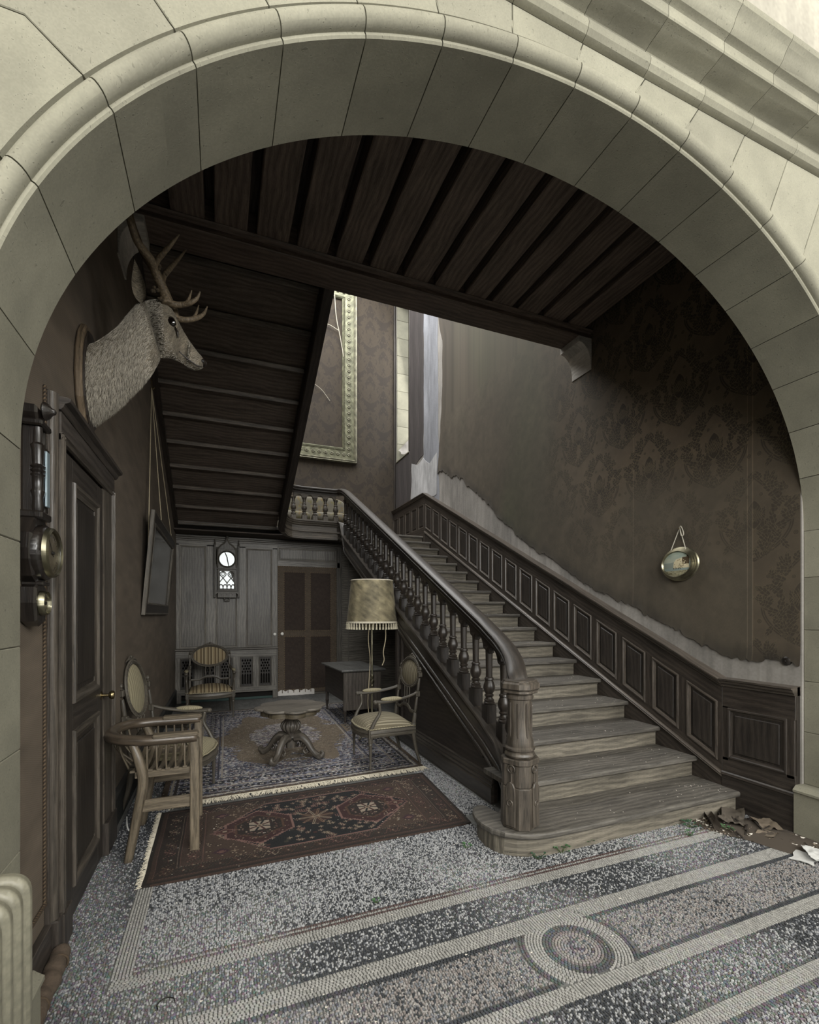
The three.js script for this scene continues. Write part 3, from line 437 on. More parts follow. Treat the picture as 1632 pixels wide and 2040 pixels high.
{
  const torn = (d) => 0.025 + 0.11 * Math.pow(fbm(d * 1.3, 2, 4, 3), 1.2) + 0.06 * fbm(d * 11, 5, 6, 3) + 0.03 * vnoise(d * 45, 1, 7) + (d < 3.2 ? 0.03 * smooth(3.2, 2.3, d) : 0) + 0.42 * smooth(4.7, 7.1, d) * (0.8 + 0.5 * fbm(d * 4, 8, 2, 2));
  const g = sheet((d) => capY(d) + torn(d), () => 8.9, 2.005, 7.72, 420, 60, XR, 1, 0.012);
  const p = g.attributes.position;                                    // ragged far edge
  for (let i = 0; i < p.count; i++) { const d = -p.getZ(i), y = p.getY(i), k = smooth(7.0, 7.72, d); p.setZ(i, p.getZ(i) - k * (0.10 * Math.sin(y * 1.9) + 0.12 * (fbm(y * 2.2, 1, 9, 4) - 0.5))); }
  tint(g, (x, y, z) => { const d = -z, s = smooth(6.0, 7.8, d + 0.35 * fbm(y, d, 12, 3)), old = fbm(d * 0.9, y * 0.5, 21, 4), green = smooth(0.45, 0.75, fbm(d * 0.8 + 4, y * 0.35, 33, 3)) * smooth(4.2, 5.6, d) * smooth(8, 6.6, d), run = fbm(d * 4, y * 0.3, 37, 3); const l = 0.80 - 0.10 * smooth(3.6, 5.2, d) + 0.55 * (old - 0.5) + 0.12 * s + 0.5 * s * (run - 0.5); const rim = 1 - 0.45 * smooth(0.16, 0.0, y - capY(d) - torn(d)) * (0.5 + fbm(d * 6, y * 3, 3, 3)); return [rim * l * (1 - 0.16 * green), rim * l * (0.985 - 0.02 * green), rim * l * (0.94 + 0.06 * s - 0.14 * green)]; });
  g.computeVertexNormals();
  part('wallpaper', g, M.damask, wallRight);
  const flatPiece = (pts, t) => { const h = prism(pts.map(([d, y]) => [-d, y]), t); h.rotateY(-Math.PI / 2); return T(h, XR, 0, 0); };
  const jag = (pts, n, amp, seed) => { const o = []; pts.forEach((a, i) => { const b = pts[(i + 1) % pts.length], L = Math.hypot(b[0] - a[0], b[1] - a[1]), k = Math.max(1, Math.round(L * n)); for (let q = 0; q < k; q++) { const t = q / k, nx = (b[1] - a[1]) / L, ny = -(b[0] - a[0]) / L, e = (fbm(i * 13 + t * L * 3, seed, 5, 4) - 0.5) * 2 * amp * (q ? 1 : 0.4); o.push([lerp(a[0], b[0], t) + nx * e, lerp(a[1], b[1], t) + ny * e]); } }); return o; };
  part('bare_plaster', boxUV(flatPiece(jag([[7.8, 3.5], [8.5, 3.78], [8.48, 8.8], [7.85, 8.8]], 8, 0.04, 3), 0.002), 'z'), M.plasterBlue, wallRight);
  part('hanging_paper', boxUV(flatPiece(jag([[9.22, 4.5], [8.5, 4.62], [8.47, 8.8], [9.22, 8.8]], 9, 0.035, 7), 0.006), 'z'), M.paperBack, wallRight);
  part('bare_plaster', boxUV(flatPiece(jag([[9.15, 3.83], [7.9, 3.70], [7.86, 4.46], [8.2, 4.36], [8.5, 4.56], [8.8, 4.5], [9.1, 4.62]], 10, 0.035, 11), 0.008), 'z'), M.plasterWhite, wallRight);
  part('hanging_paper', boxUV(flatPiece(jag([[10.08, 3.83], [9.2, 3.83], [9.1, 4.30], [9.26, 4.9], [10.08, 4.9]], 8, 0.03, 15), 0.004), 'z'), M.paperBack, wallRight);
  part('wall_socket', [T(lathe([[0, 0.022], [0.018, 0.02], [0.03, 0.012], [0.032, 0]], 14).rotateZ(Math.PI / 2), XR - 0.002, 1.165, -2.09), T(lathe([[0, 0.012], [0.005, 0.012], [0.006, 0]], 8).rotateZ(Math.PI / 2), XR - 0.022, 1.165, -2.09)], M.barometer, wallRight);
  // rear wall paper
  const r = grid((u, v) => V(lerp(XL + 0.005, XR - 0.005, u), lerp(2.9, 9.5, v), DB - 0.004), 40, 50, (u, v, p) => [p.x, p.y]);
  tint(r, (x, y) => { const s = fbm(x * 2.2, y * 0.35, 51, 4), run = smooth(0.5, 0.7, fbm(x * 5, y * 0.12, 53, 3)); const l = 0.68 + 0.45 * (s - 0.5) - 0.16 * run; return [l, l * 0.98, l * 0.96]; });
  part('wallpaper', r, M.damaskRear, wallRear);
  part('corner_batten', boxUV(box(XR - 0.05, XR - 0.004, 3.0, 9.4, DB - 0.05, DB - 0.006, 0.012), 'y'), M.wainscotField, wallRear);
}
// landing window in the right wall: stone reveal, frame, a pale drape on the sill
{
  const w = structure('window_1');
  for (let k = 0; k < 9; k++) part('reveal_stone', boxUV(box(XR + 0.004, XR + 0.41, 4.935 + k * 0.40, 5.331 + k * 0.40, 10.0, 10.03, 0.004), 'x', k * 0.3), [M.stone, M.stone3, M.stone2][k % 3], w);
  part('window_sill', boxUV(box(XR - 0.02, XR + 0.42, 4.90, 4.93, 9.26, 10.03, 0.006)), M.stone2, w);
  part('window_frame', [box(XR + 0.36, XR + 0.40, 4.93, 8.5, 9.96, 10.0), box(XR + 0.36, XR + 0.40, 4.93, 8.5, 9.26, 9.30), box(XR + 0.36, XR + 0.40, 6.7, 6.76, 9.26, 10.0), box(XR + 0.365, XR + 0.395, 4.93, 8.5, 9.62, 9.65)], M.white, w);
  part('edge_trim', boxUV(box(XR - 0.02, XR + 0.01, 4.93, 8.7, 9.20, 9.26, 0.008), 'y'), M.wainscotField, w);
  const d = thing('fallen_paper_strip', 'pale crumpled paper strip slumped on the sill of the landing window', 'paper', V(XR + 0.2, 4.93, 9.7));
  part('paper_sheet', grid((u, v) => new THREE.Vector3(-0.19 + 0.36 * v + 0.02 * Math.sin(u * 9), 0.004 + (0.62 * u * u) * (0.35 + 0.65 * v) + 0.03 * vnoise(u * 6, v * 5, 3), 0.30 - 0.58 * u + 0.05 * vnoise(u * 4, v * 4, 8)), 16, 10), M.plaster, d);
}
// wainscot on the right wall. Local frame of each run: x along the wall towards the camera, y up, z into the hall
function panelUnit(name, parent, x0, x1, y0, y1, z, mField, mMould, k = 0, mw = 0.028, mh = 0.018, inset = 0.05) {
  const s = (g) => k ? shearY(g, k) : g;
  const field = merge([s(T(cbox(x1 - x0, y1 - y0, 0.012, 0.002, 'y'), (x0 + x1) / 2, (y0 + y1) / 2, z - 0.002)), inset ? s(T(cbox(x1 - x0 - 2 * inset - mw, y1 - y0 - 2 * inset - mw, 0.016, 0.006, 'y'), (x0 + x1) / 2, (y0 + y1) / 2, z + 0.006)) : null]);
  const m = part(name, field, mField, parent);
  part('moulding', s(sweep(rectPath(x0, x1, y0, y1, z), [[0.004, 0], [0.004, mh * 0.7], [0, mh], [-mw * 0.35, mh], [-mw * 0.55, mh * 0.55], [-mw, mh * 0.3], [-mw, 0]], { up: Z, closed: true, crease: 0.4 })), mMould, m);
  return m;
}
const capProf = [[0, -0.062], [0.012, -0.060], [0.016, -0.046], [0.030, -0.036], [0.034, -0.020], [0.050, -0.014], [0.052, 0], [-0.06, 0.004], [-0.06, -0.062]];
const WX = XR - 0.055;                                                // face of the stiles
{
  const mk = (name, d) => structure({ wainscot_stair: 'trim_3', wainscot_hall: 'trim_4', wainscot_landing: 'trim_5' }[name], new THREE.Vector3(WX, 0, -d), -Math.PI / 2);
  // pitched run, x = 8.312 - D
  const a = mk('wainscot_stair', 8.312), L = 8.312 - 2.513, k = -CAPK, c0 = 3.817, N = 17, w = L / N;
  const S = (g) => shearY(g, k);
  part('backing', S(T(cbox(L, 1.12, 0.03, 0.001), L / 2, c0 - 0.56, -0.035)), M.wainscotField, a);
  part('rail', S(boxUV(T(cbox(L, 0.145, 0.022, 0.003), L / 2, c0 - 0.13, -0.010), 'x')), M.wainscot, a);
  part('rail', S(boxUV(T(cbox(L, 0.10, 0.022, 0.003), L / 2, c0 - 0.71, -0.010), 'x')), M.wainscot, a);
  part('skirt_board', S(boxUV(T(cbox(L, 0.36, 0.022, 0.003), L / 2, c0 - 0.945, -0.010), 'x')), M.wainscot, a);
  part('skirt_moulding', S(sweep([new THREE.Vector3(0, c0 - 0.77, 0), new THREE.Vector3(L, c0 - 0.77, 0)], [[0, 0], [0.012, 0.004], [0.022, 0.014], [0.016, 0.022], [0.022, 0.030], [0.012, 0.042], [0, 0.045]].map(([o, y]) => [o, y]), {})), M.wainscotMould, a);
  part('cap', S(sweep([new THREE.Vector3(0, c0, 0), new THREE.Vector3(L, c0, 0)], capProf, { crease: 0.4 })), M.wainscotMould, a);
  for (let i = 0; i <= N; i++) { const sw = i === 0 || i === N ? 0.05 : 0.085; part('stile', S(boxUV(T(cbox(sw, 0.475, 0.022, 0.003, 'y'), clamp(i * w, 0.025, L - 0.025), c0 - 0.43, -0.010), 'y', i * 0.4)), M.wainscot, a); }
  for (let i = 0; i < N; i++) panelUnit('wainscot_panel', a, i * w + 0.042, (i + 1) * w - 0.042, c0 - 0.66, c0 - 0.203, -0.012, M.wainscotField, M.wainscotMould, k, 0.026, 0.024, 0.035);
  // level run by the arch
  const b = mk('wainscot_hall', 2.513), Lb = 0.505, cb = 0.995;
  part('backing', T(cbox(Lb, cb, 0.03, 0.001), Lb / 2, cb / 2, -0.035), M.wainscotField, b);
  part('rail', T(cbox(Lb, 0.17, 0.022), Lb / 2, cb - 0.145, -0.01), M.wainscot, b);
  part('rail', T(cbox(Lb, 0.12, 0.022), Lb / 2, 0.325, -0.01), M.wainscot, b);
  for (const x of [0.022, Lb - 0.03]) part('stile', T(cbox(0.05, 0.42, 0.022, 0.003, 'y'), x, 0.57, -0.01), M.wainscot, b);
  part('skirt_board', T(cbox(Lb, 0.26, 0.03), Lb / 2, 0.13, -0.004), M.wainscotField, b);
  part('skirt_moulding', sweep([new THREE.Vector3(0, 0.245, 0.008), new THREE.Vector3(Lb, 0.245, 0.008)], [[0, 0], [0.014, 0.006], [0.01, 0.022], [0, 0.03]], {}), M.wainscot, b);
  part('cap', sweep([new THREE.Vector3(0, cb, 0), new THREE.Vector3(Lb, cb, 0)], capProf, { crease: 0.4 }), M.wainscotMould, b);
  panelUnit('wainscot_panel', b, 0.045, Lb - 0.055, 0.385, 0.765, -0.012, M.wainscotField, M.wainscot, 0, 0.03, 0.022, 0.03);
  // level run on the landing
  const c = mk('wainscot_landing', DB), Lc = DB - 8.312;
  part('backing', T(cbox(Lc, 0.84, 0.03, 0.001), Lc / 2, 3.817 - 0.42, -0.035), M.wainscotField, c);
  part('rail', T(cbox(Lc, 0.145, 0.022), Lc / 2, 3.817 - 0.13, -0.01), M.wainscot, c);
  part('rail', T(cbox(Lc, 0.16, 0.022), Lc / 2, 3.817 - 0.74, -0.01), M.wainscot, c);
  part('cap', sweep([new THREE.Vector3(0, 3.817, 0), new THREE.Vector3(Lc, 3.817, 0)], capProf, { crease: 0.4 }), M.wainscotMould, c);
  for (let i = 0; i <= 5; i++) part('stile', T(cbox(0.085, 0.475, 0.022, 0.003, 'y'), clamp(i * Lc / 5, 0.04, Lc - 0.04), 3.817 - 0.43, -0.01), M.wainscot, c);
  for (let i = 0; i < 5; i++) panelUnit('wainscot_panel', c, i * Lc / 5 + 0.042, (i + 1) * Lc / 5 - 0.042, 3.817 - 0.66, 3.817 - 0.203, -0.012, M.wainscotField, M.wainscotMould, 0, 0.026, 0.02, 0.035);
}
// left wall: braid, pilaster, door casing, door, baseboard. Local frame: x = D, y up, z into the hall
const onLeft = (name) => structure(name, new THREE.Vector3(XL, 0, 0), Math.PI / 2);
{
  const t = onLeft('trim_1');
  part('braid_strip', boxUV(T(cbox(0.022, 2.20, 0.010, 0.004, 'y'), 2.435, 1.37, 0.006), 'y'), M.braid, t);
  part('braid_strip', boxUV(T(cbox(0.43, 0.020, 0.010, 0.004, 'x'), 2.235, 0.262, 0.006), 'x'), M.braid, t);
  const p = onLeft('trim_2');
  part('half_column', T(lathe([[0.030, 0.15], [0.030, 2.46]], 16), 2.485, 0, 0.012), M.casing, p);
  part('plinth_block', T(cbox(0.075, 0.17, 0.05, 0.006, 'y'), 2.49, 0.085, 0.024), M.doorFrame, p);
  part('back_board', T(cbox(0.09, 2.46, 0.02, 0.003, 'y'), 2.49, 1.23, 0.008), M.doorFrame, p);
  const d = structure('door_1', new THREE.Vector3(XL, 0, 0), Math.PI / 2);
  const casing = (x0, x1, flip) => { const w = x1 - x0, q = [[0, 0], [0, 0.040], [0.012, 0.050], [0.024, 0.050], [0.030, 0.040], [0.042, 0.040], [0.048, 0.046], [0.058, 0.046], [0.064, 0.036], [w - 0.012, 0.030], [w, 0.020], [w, 0]]; return sweep([new THREE.Vector3(0, 0, 0), new THREE.Vector3(0, 2.3, 0)], q.map(([a, z]) => flip ? [-(x1 - a), z] : [-(x0 + a), z]).map(([a, z]) => [-a, z]), { up: Z, crease: 0.3 }); };
  part('casing', casing(2.52, 2.635, false), M.casing, d);
  part('casing', casing(3.40, 3.655, true), M.casing, d);
  part('plinth_block', T(cbox(0.125, 0.16, 0.056, 0.004, 'y'), 2.578, 0.08, 0.028), M.doorFrame, d);
  part('plinth_block', T(cbox(0.26, 0.20, 0.056, 0.004, 'y'), 3.53, 0.10, 0.028), M.doorFrame, d);
  part('head_frieze', T(cbox(1.13, 0.13, 0.042), 3.088, 2.355, 0.02), M.doorFrame, d);
  part('head_moulding', sweep([new THREE.Vector3(2.52, 2.27, 0.03), new THREE.Vector3(3.655, 2.27, 0.03)], [[0, 0], [0.012, 0.004], [0.018, 0.018], [0.008, 0.026], [0.018, 0.034], [0, 0.044]], {}), M.casing, d);
  part('cornice', sweep([new THREE.Vector3(2.50, 2.40, 0), new THREE.Vector3(3.69, 2.40, 0)], [[0, 0], [0.045, 0], [0.055, 0.012], [0.060, 0.026], [0.080, 0.036], [0.084, 0.050], [0.070, 0.056], [0, 0.06]], { crease: 0.4 }), M.doorFrame, d);
  const lf = part('door_leaf', [T(cbox(0.765, 2.25, 0.02, 0.002, 'y'), 3.018, 1.135, 0.0), T(cbox(0.13, 2.25, 0.016, 0.003, 'y'), 2.70, 1.135, 0.016), T(cbox(0.13, 2.25, 0.016, 0.003, 'y'), 3.335, 1.135, 0.016), T(cbox(0.51, 0.12, 0.016), 3.018, 2.20, 0.016), T(cbox(0.51, 0.15, 0.016), 3.018, 0.99, 0.016), T(cbox(0.51, 0.15, 0.016), 3.018, 0.085, 0.016)], M.doorLeaf, d);
  panelUnit('door_panel', d, 2.765, 3.27, 1.06, 2.14, 0.012, M.doorField, M.casing, 0, 0.05, 0.026, 0.05);
  panelUnit('door_panel', d, 2.765, 3.27, 0.16, 0.92, 0.012, M.doorField, M.casing, 0, 0.05, 0.026, 0.05);
  part('door_knob', T(lathe([[0.026, 0], [0.026, 0.006], [0.010, 0.010], [0.009, 0.04], [0.022, 0.046], [0.027, 0.058], [0.022, 0.070], [0, 0.074]], 16).rotateX(Math.PI / 2), 3.365, 1.0, 0.022), M.brass, d);
  const b = onLeft('baseboard_left');
  part('board', T(cbox(DP - 3.66, 0.20, 0.022), (DP + 3.66) / 2, 0.10, 0.012), M.baseboardDark, b);
  part('moulding', sweep([new THREE.Vector3(3.66, 0.20, 0), new THREE.Vector3(DP, 0.20, 0)], [[0, 0], [0.024, 0.002], [0.026, 0.02], [0.014, 0.034], [0.008, 0.042], [0, 0.045]], {}), M.baseboard, b);
  const b2 = onLeft('baseboard_hall');
  part('board', T(cbox(0.44, 0.17, 0.03), 2.225, 0.085, 0.014), M.doorFrame, b2);
}
// panelled wall under the landing. Local frame: x = world x, y up, z towards the camera
{
  const p = structure('wall_panelled', new THREE.Vector3(0, 0, -DP));
  part('wall_body', T(cbox(XR - XL + 0.2, 3.0, 0.06, 0.001), (XR + XL) / 2, 1.44, -0.03), M.panelDark, p);
  const SX = [[-0.70, -0.655], [-0.225, -0.09], [0.275, 0.41], [0.87, 0.955]];
  SX.forEach(([a, b]) => part('stile', T(cbox(b - a, 1.80, 0.022, 0.003, 'y'), (a + b) / 2, 1.78, 0.011), M.panelGrey, p));
  part('rail', T(cbox(1.66, 0.085, 0.022), 0.13, 2.70, 0.011), M.panelGrey, p);
  part('rail', T(cbox(1.15, 0.06, 0.022), 1.53, 2.74, 0.011), M.panelGrey2, p);
  part('rail', T(cbox(1.15, 0.10, 0.03), 1.53, 2.41, 0.013), M.panelGrey, p);
  part('stile', T(cbox(0.10, 2.78, 0.03, 0.003, 'y'), 2.10, 1.39, 0.013), M.panelGrey2, p);
  part('stile', T(cbox(0.075, 0.9, 0.03, 0.003, 'y'), 0.915, 0.45, 0.013), M.panelGrey, p);
  for (const [a, b] of [[-0.655, -0.225], [-0.09, 0.275], [0.41, 0.87]]) panelUnit('wall_panel', p, a, b, 0.9, 2.66, 0.004, M.panelGrey2, M.panelDark, 0, 0.03, 0.02, 0.016);
  panelUnit('wall_panel', p, 0.965, 2.045, 2.465, 2.70, 0.004, M.panelGrey, M.panelDark, 0, 0.028, 0.02, 0.022);
  part('cornice', sweep([new THREE.Vector3(-0.70, 2.735, 0.02), new THREE.Vector3(2.3, 2.735, 0.02)], [[0, 0], [0.01, 0.01], [0.012, 0.03], [0.03, 0.04], [0.034, 0.06], [0.05, 0.07], [0.05, 0.095], [0, 0.10]], { crease: 0.4 }), M.panelGrey2, p);
  part('bell_pipe', T(lathe([[0.008, 0], [0.008, 2.6]], 8), 2.27, 0.1, 0.03), M.panelGrey, p);
  // cloth covered door with nailed strips
  const d = structure('door_2', new THREE.Vector3(0, 0, -DP));
  part('door_leaf', T(cbox(1.08, 2.33, 0.03, 0.006, 'y'), 1.50, 1.205, 0.012), M.doorCloth, d);
  const F = [[1.078, 1.443, 1.189, 2.25], [1.555, 1.923, 1.189, 2.25], [1.085, 1.443, 0.112, 1.068], [1.555, 1.923, 0.112, 1.068]];
  F.forEach(([a, b, y0, y1]) => part('cloth_panel', T(cbox(b - a, y1 - y0, 0.006, 0.002, 'y'), (a + b) / 2, (y0 + y1) / 2, 0.026), M.doorClothField, d));
  const nails = [], add = (x0, y0, x1, y1) => { const n = Math.round(Math.hypot(x1 - x0, y1 - y0) / 0.042); for (let i = 0; i <= n; i++) nails.push([lerp(x0, x1, i / n), lerp(y0, y1, i / n)]); };
  F.forEach(([a, b, y0, y1]) => { add(a - 0.008, y0, a - 0.008, y1); add(b + 0.008, y0, b + 0.008, y1); add(a, y1 + 0.008, b, y1 + 0.008); add(a, y0 - 0.008, b, y0 - 0.008); });
  add(0.972, 0.1, 0.972, 2.35); add(2.028, 0.1, 2.028, 2.35); add(0.98, 2.355, 2.02, 2.355);
  const nm = part('nail_heads', nails.map(([x, y]) => T(new THREE.OctahedronGeometry(0.0065).scale(1, 1, 0.6), x, y, 0.031)), std({ color: '#a8916c', metalness: 0.6, roughness: 0.45 }), d); nm.userData.kind = 'stuff';
  const knob = lathe([[0.022, 0], [0.022, 0.006], [0.010, 0.012], [0.010, 0.024], [0.026, 0.036], [0.030, 0.050], [0.022, 0.064], [0, 0.068]], 14).rotateX(Math.PI / 2);
  part('door_knob', T(knob.clone(), 1.031, 1.13, 0.028), M.ceramic, d); part('door_knob', T(knob.clone().scale(0.9, 0.9, 0.5), 0.905, 1.125, 0.028), M.ceramic, d);
  part('torn_lining', grid((u, v) => new THREE.Vector3(lerp(0.96, 1.62, u), lerp(0.0, 0.075 + 0.03 * Math.abs(Math.sin(u * 15)), v), 0.032 + 0.006 * Math.sin(u * 40)), 40, 3), M.white, d);
}

// ---------------------------------------------------------------- the staircase: lower flight, landing, upper flight
{
  const st = thing('staircase', 'broad dark oak staircase climbing along the right wall from a curled bottom step', 'staircase');
  const RISE = 0.1672, GO = 0.354, XE = XR - 0.062;
  const hN = (n) => 0.155 + (n - 1) * RISE, dN = (n) => 2.37 + (n - 1) * GO;
  // curtail step: outline in x, D drawn round the newel
  const outer1 = [[XE + 0.02, 2.37], [2.73, 2.365], [2.1, 2.358], [1.881, 2.36], [1.78, 2.378], [1.70, 2.412], [1.62, 2.468], [1.57, 2.545], [1.553, 2.64], [1.562, 2.74], [1.59, 2.82], [1.625, 2.875], [1.67, 2.90], [1.712, 2.895], [1.73, 2.86], [1.735, 2.80], [1.745, 2.74], [1.80, 2.80], [2.0, 2.80], [XE + 0.02, 2.80]];
  const tp = (pts, y0, y1, off) => { const g = prism(pts.map(([x, d]) => [x, -d]), y1 - y0, { bevel: off }); g.rotateX(-Math.PI / 2); const p = g.attributes.position; for (let i = 0; i < p.count; i++) p.setZ(i, -p.getZ(i)); g.translate(0, y0, 0); return g; };
  const fixed = (pts, y0, y1, b) => { const s = new THREE.Shape(pts.map(([x, d]) => new THREE.Vector2(x, d))); const g = new THREE.ExtrudeGeometry(s, { depth: y1 - y0 - 2 * b, bevelEnabled: b > 0, bevelThickness: b, bevelSize: b, bevelOffset: -b, bevelSegments: 2 }); g.rotateX(-Math.PI / 2); g.translate(0, y0 + b, 0); return boxUV(g, 'x'); };   // shape (x, D) becomes (x, y, -D)
  const inset = outer1.map(([x, d], i) => i < 4 || i > 16 ? [x, d + (i < 4 ? 0.035 : 0)] : [lerp(x, 1.68, 0.25), lerp(d, 2.66, 0.16)]);
  part('tread', fixed(outer1, 0.115, 0.155, 0.012), M.tread, st);
  part('riser', fixed(inset, 0, 0.117, 0), M.riser, st);
  const tubeNose = (x0, x1, y, d) => { const q = [[0, -0.038], [0.028, -0.038], [0.036, -0.030], [0.036, -0.010], [0.028, 0], [0, 0]]; return sweep([V(x0, y, d), V(x1, y, d)], q.map(([o, u]) => [o, u]), { crease: 0.5 }); };
  for (let n = 2; n <= 17; n++) {
    const x0 = n === 2 ? 1.86 : 1.99, h = hN(n), d = dN(n), tr = (n % 3) ? M.tread : M.tread2, rs = (n % 2) ? M.riser : M.riser2;
    part('tread', [boxUV(box(x0, XE, h - 0.038, h, d + 0.030, d + GO + 0.05, 0.002), 'x', n * 0.37), boxUV(tubeNose(x0, XE + 0.018, h, d + 0.032), 'x', n * 0.37)], tr, st);
    part('riser', [boxUV(box(x0, XE, h - RISE + 0.001, h - 0.038, d + 0.040, d + 0.062, 0.002), 'x', n * 0.53), boxUV(sweep([V(x0, h - 0.040, d + 0.040), V(XE, h - 0.040, d + 0.040)], [[0, -0.016], [0.006, -0.014], [0.014, 0], [0, 0]], {}), 'x')], rs, st);
  }
  const HL = hN(18), DL = dN(18);
  part('landing_floor', [boxUV(box(XL + 0.005, XE, HL - 0.05, HL, DL + 0.03, DB - 0.01, 0.003), 'x'), boxUV(tubeNose(1.99, XE + 0.018, HL, DL + 0.032), 'x')], M.tread, st);
  part('riser', boxUV(box(1.99, XE, HL - RISE, HL - 0.038, DL + 0.04, DL + 0.062, 0.002), 'x'), M.riser, st);
  part('landing_soffit', boxUV(box(XL + 0.005, XE, 2.84, 2.862, 8.34, DB - 0.01, 0.003), 'x'), M.board, st);
  // outer string: plan curves out to the newel at the foot and round the landing well at the top
  const X0 = 2.0;
  const plan = [[1.83, 2.66], [1.885, 2.76], [1.94, 2.88], [1.98, 3.05], [X0, 3.3]];
  const strY = (d) => pitch(d) + 0.045;
  const line = (yf) => { const o = plan.map(([x, d]) => V(x, yf(d), d)); for (let k = 1; k <= 8; k++) { const d = lerp(3.3, 7.95, k / 8); o.push(V(X0, yf(d), d)); } return o; };
  const yString = (d) => d < 3.3 ? strY(3.3) - (3.3 - d) * 0.42 - 0.09 * smooth(3.2, 2.6, d) : strY(d);
  const topEnd = [V(X0, 3.055, 8.10), V(X0 - 0.02, 3.10, 8.19), V(X0 - 0.08, 3.105, 8.235)];
  const well = [V(X0 - 0.2, 3.105, 8.24), V(1.25, 3.105, 8.24), V(1.12, 3.11, 8.225), V(1.02, 3.13, 8.17), V(0.955, 3.17, 8.08)];
  const upY = (d) => 3.20 + (8.02 - d) * 0.428;
  const upper = []; for (let k = 0; k <= 8; k++) { const d = lerp(8.0, 4.285, k / 8); upper.push(V(0.93, upY(d), d)); }
  const strProf = [[-0.075, 0.012], [-0.075, -0.012], [-0.055, -0.020], [-0.060, -0.036], [-0.045, -0.046], [-0.048, -0.062], [-0.030, -0.078], [-0.030, -0.175], [-0.040, -0.180], [-0.048, -0.196], [-0.034, -0.206], [-0.022, -0.214], [-0.022, -0.262], [-0.034, -0.270], [-0.034, -0.292], [0.03, -0.30], [0.06, -0.05], [0.07, -0.012], [0.07, 0.012]].map(([s, u]) => [s, u]);
  // side = direction x up points to +x when climbing away, so the outer face (towards the hall) is negative
  part('outer_string', sweep([...line(yString), ...topEnd], strProf, { crease: 0.35 }), M.sideString, st);
  part('landing_fascia', sweep([...topEnd.slice(-1), ...well], [[-0.075, 0.012], [-0.075, -0.014], [-0.055, -0.022], [-0.060, -0.045], [-0.042, -0.055], [-0.046, -0.075], [-0.025, -0.09], [-0.025, -0.165], [-0.04, -0.172], [-0.04, -0.19], [-0.024, -0.20], [-0.03, -0.275], [-0.045, -0.285], [-0.04, -0.315], [0.04, -0.315], [0.07, -0.05], [0.07, 0.012]], { crease: 0.35 }), M.fascia, st);
  part('upper_string', sweep([...well.slice(-1), ...upper], [[-0.06, 0.012], [-0.06, -0.02], [-0.045, -0.035], [-0.045, -0.20], [-0.058, -0.21], [-0.058, -0.235], [-0.045, -0.25], [-0.045, -0.315], [0.045, -0.315], [0.055, -0.30], [0.055, -0.23], [0.045, -0.22], [0.045, 0.012]], { crease: 0.35 }), M.string, st);
  // soffit of the upper flight: boards between battens
  const sof = (d) => 2.985 + (8.46 - d) * 0.4285;
  const D0 = 8.46, STEP = 0.43;
  for (let k = 0; k < 10; k++) {
    const d = D0 - k * STEP, e = Math.max(4.28, d - STEP);
    part('soffit_board', grid((u, v) => V(lerp(XL, 0.90, u), sof(lerp(d, e, v)) + 0.012, lerp(d, e, v)), 1, 1, (u, v, p) => [p.x + k * 0.4, p.z]), M.soffit, st);
    if (d > 4.4) part('soffit_batten', boxUV(T(cbox(0.885 - XL, 0.05, 0.085, 0.006, 'x').rotateX(Math.atan(0.4285)), (0.885 + XL) / 2, sof(d) - 0.010, -d), 'x', k * 0.6), M.batten, st);
  }
  part('wall_string', sweep([V(XL + 0.03, sof(8.5) + 0.02, 8.5), V(XL + 0.03, sof(4.28) + 0.02, 4.28)], [[-0.03, 0.05], [-0.03, -0.10], [0.03, -0.10], [0.03, 0.05]], {}), M.string, st);
  for (let k = 0; k < 11; k++) { const d = 8.2 - k * 0.36; part('upper_tread', boxUV(box(XL + 0.06, 0.88, sof(d) + 0.28, sof(d) + 0.315, d - 0.40, d + 0.03, 0.004), 'x', k), M.tread2, st); }
  // spandrel under the lower flight, with skirting and raking mould
  const spTop = (d) => pitch(d) - 0.24, end = 5.32;
  part('spandrel_panel', boxUV((() => { const g = prism([[-end, 0.0], [-3.2, 0.0], [-3.2, Math.max(0.05, spTop(3.2))], [-end, spTop(end)]], 0.03); g.rotateY(-Math.PI / 2); return T(g, X0 + 0.03, 0, 0); })(), 'z'), M.sidePanel, st);
  part('spandrel_skirting', sweep([V(X0, 0, 3.2), V(X0, 0, end)], [[0, 0], [-0.03, 0], [-0.03, 0.12], [-0.02, 0.135], [-0.026, 0.15], [-0.014, 0.165], [-0.02, 0.18], [-0.006, 0.20], [-0.012, 0.215], [0, 0.225]], { crease: 0.35 }), M.sideString, st);
  part('spandrel_moulding', sweep([V(X0, spTop(3.35) - 0.01, 3.35), V(X0, spTop(end) - 0.01, end)], [[0, 0], [-0.02, 0], [-0.026, -0.014], [-0.014, -0.026], [-0.02, -0.04], [0, -0.05]], { crease: 0.35 }), M.sideString, st);
  part('end_post', [boxUV(box(X0 - 0.03, X0 + 0.05, 0, spTop(end) + 0.05, end, end + 0.07, 0.006), 'y'), boxUV(box(X0 - 0.022, X0 + 0.02, 0.2, spTop(end) - 0.1, end - 0.13, end - 0.09, 0.01), 'y')], M.wainscot, st);
  part('step_soffit', grid((u, v) => V(lerp(X0 + 0.03, XE, u), pitch(lerp(3.6, 8.4, v)) - 0.30, lerp(3.6, 8.4, v)), 1, 1), M.board, st);
  part('landing_string_wall', boxUV(box(XE, XR - 0.05, 2.7, 3.16, 8.3, DB - 0.01), 'z'), M.wainscot, st);

  // ---- balustrade
  const ba = thing('balustrade', 'carved dark wood stair railing with turned balusters and a curling handrail', 'railing');
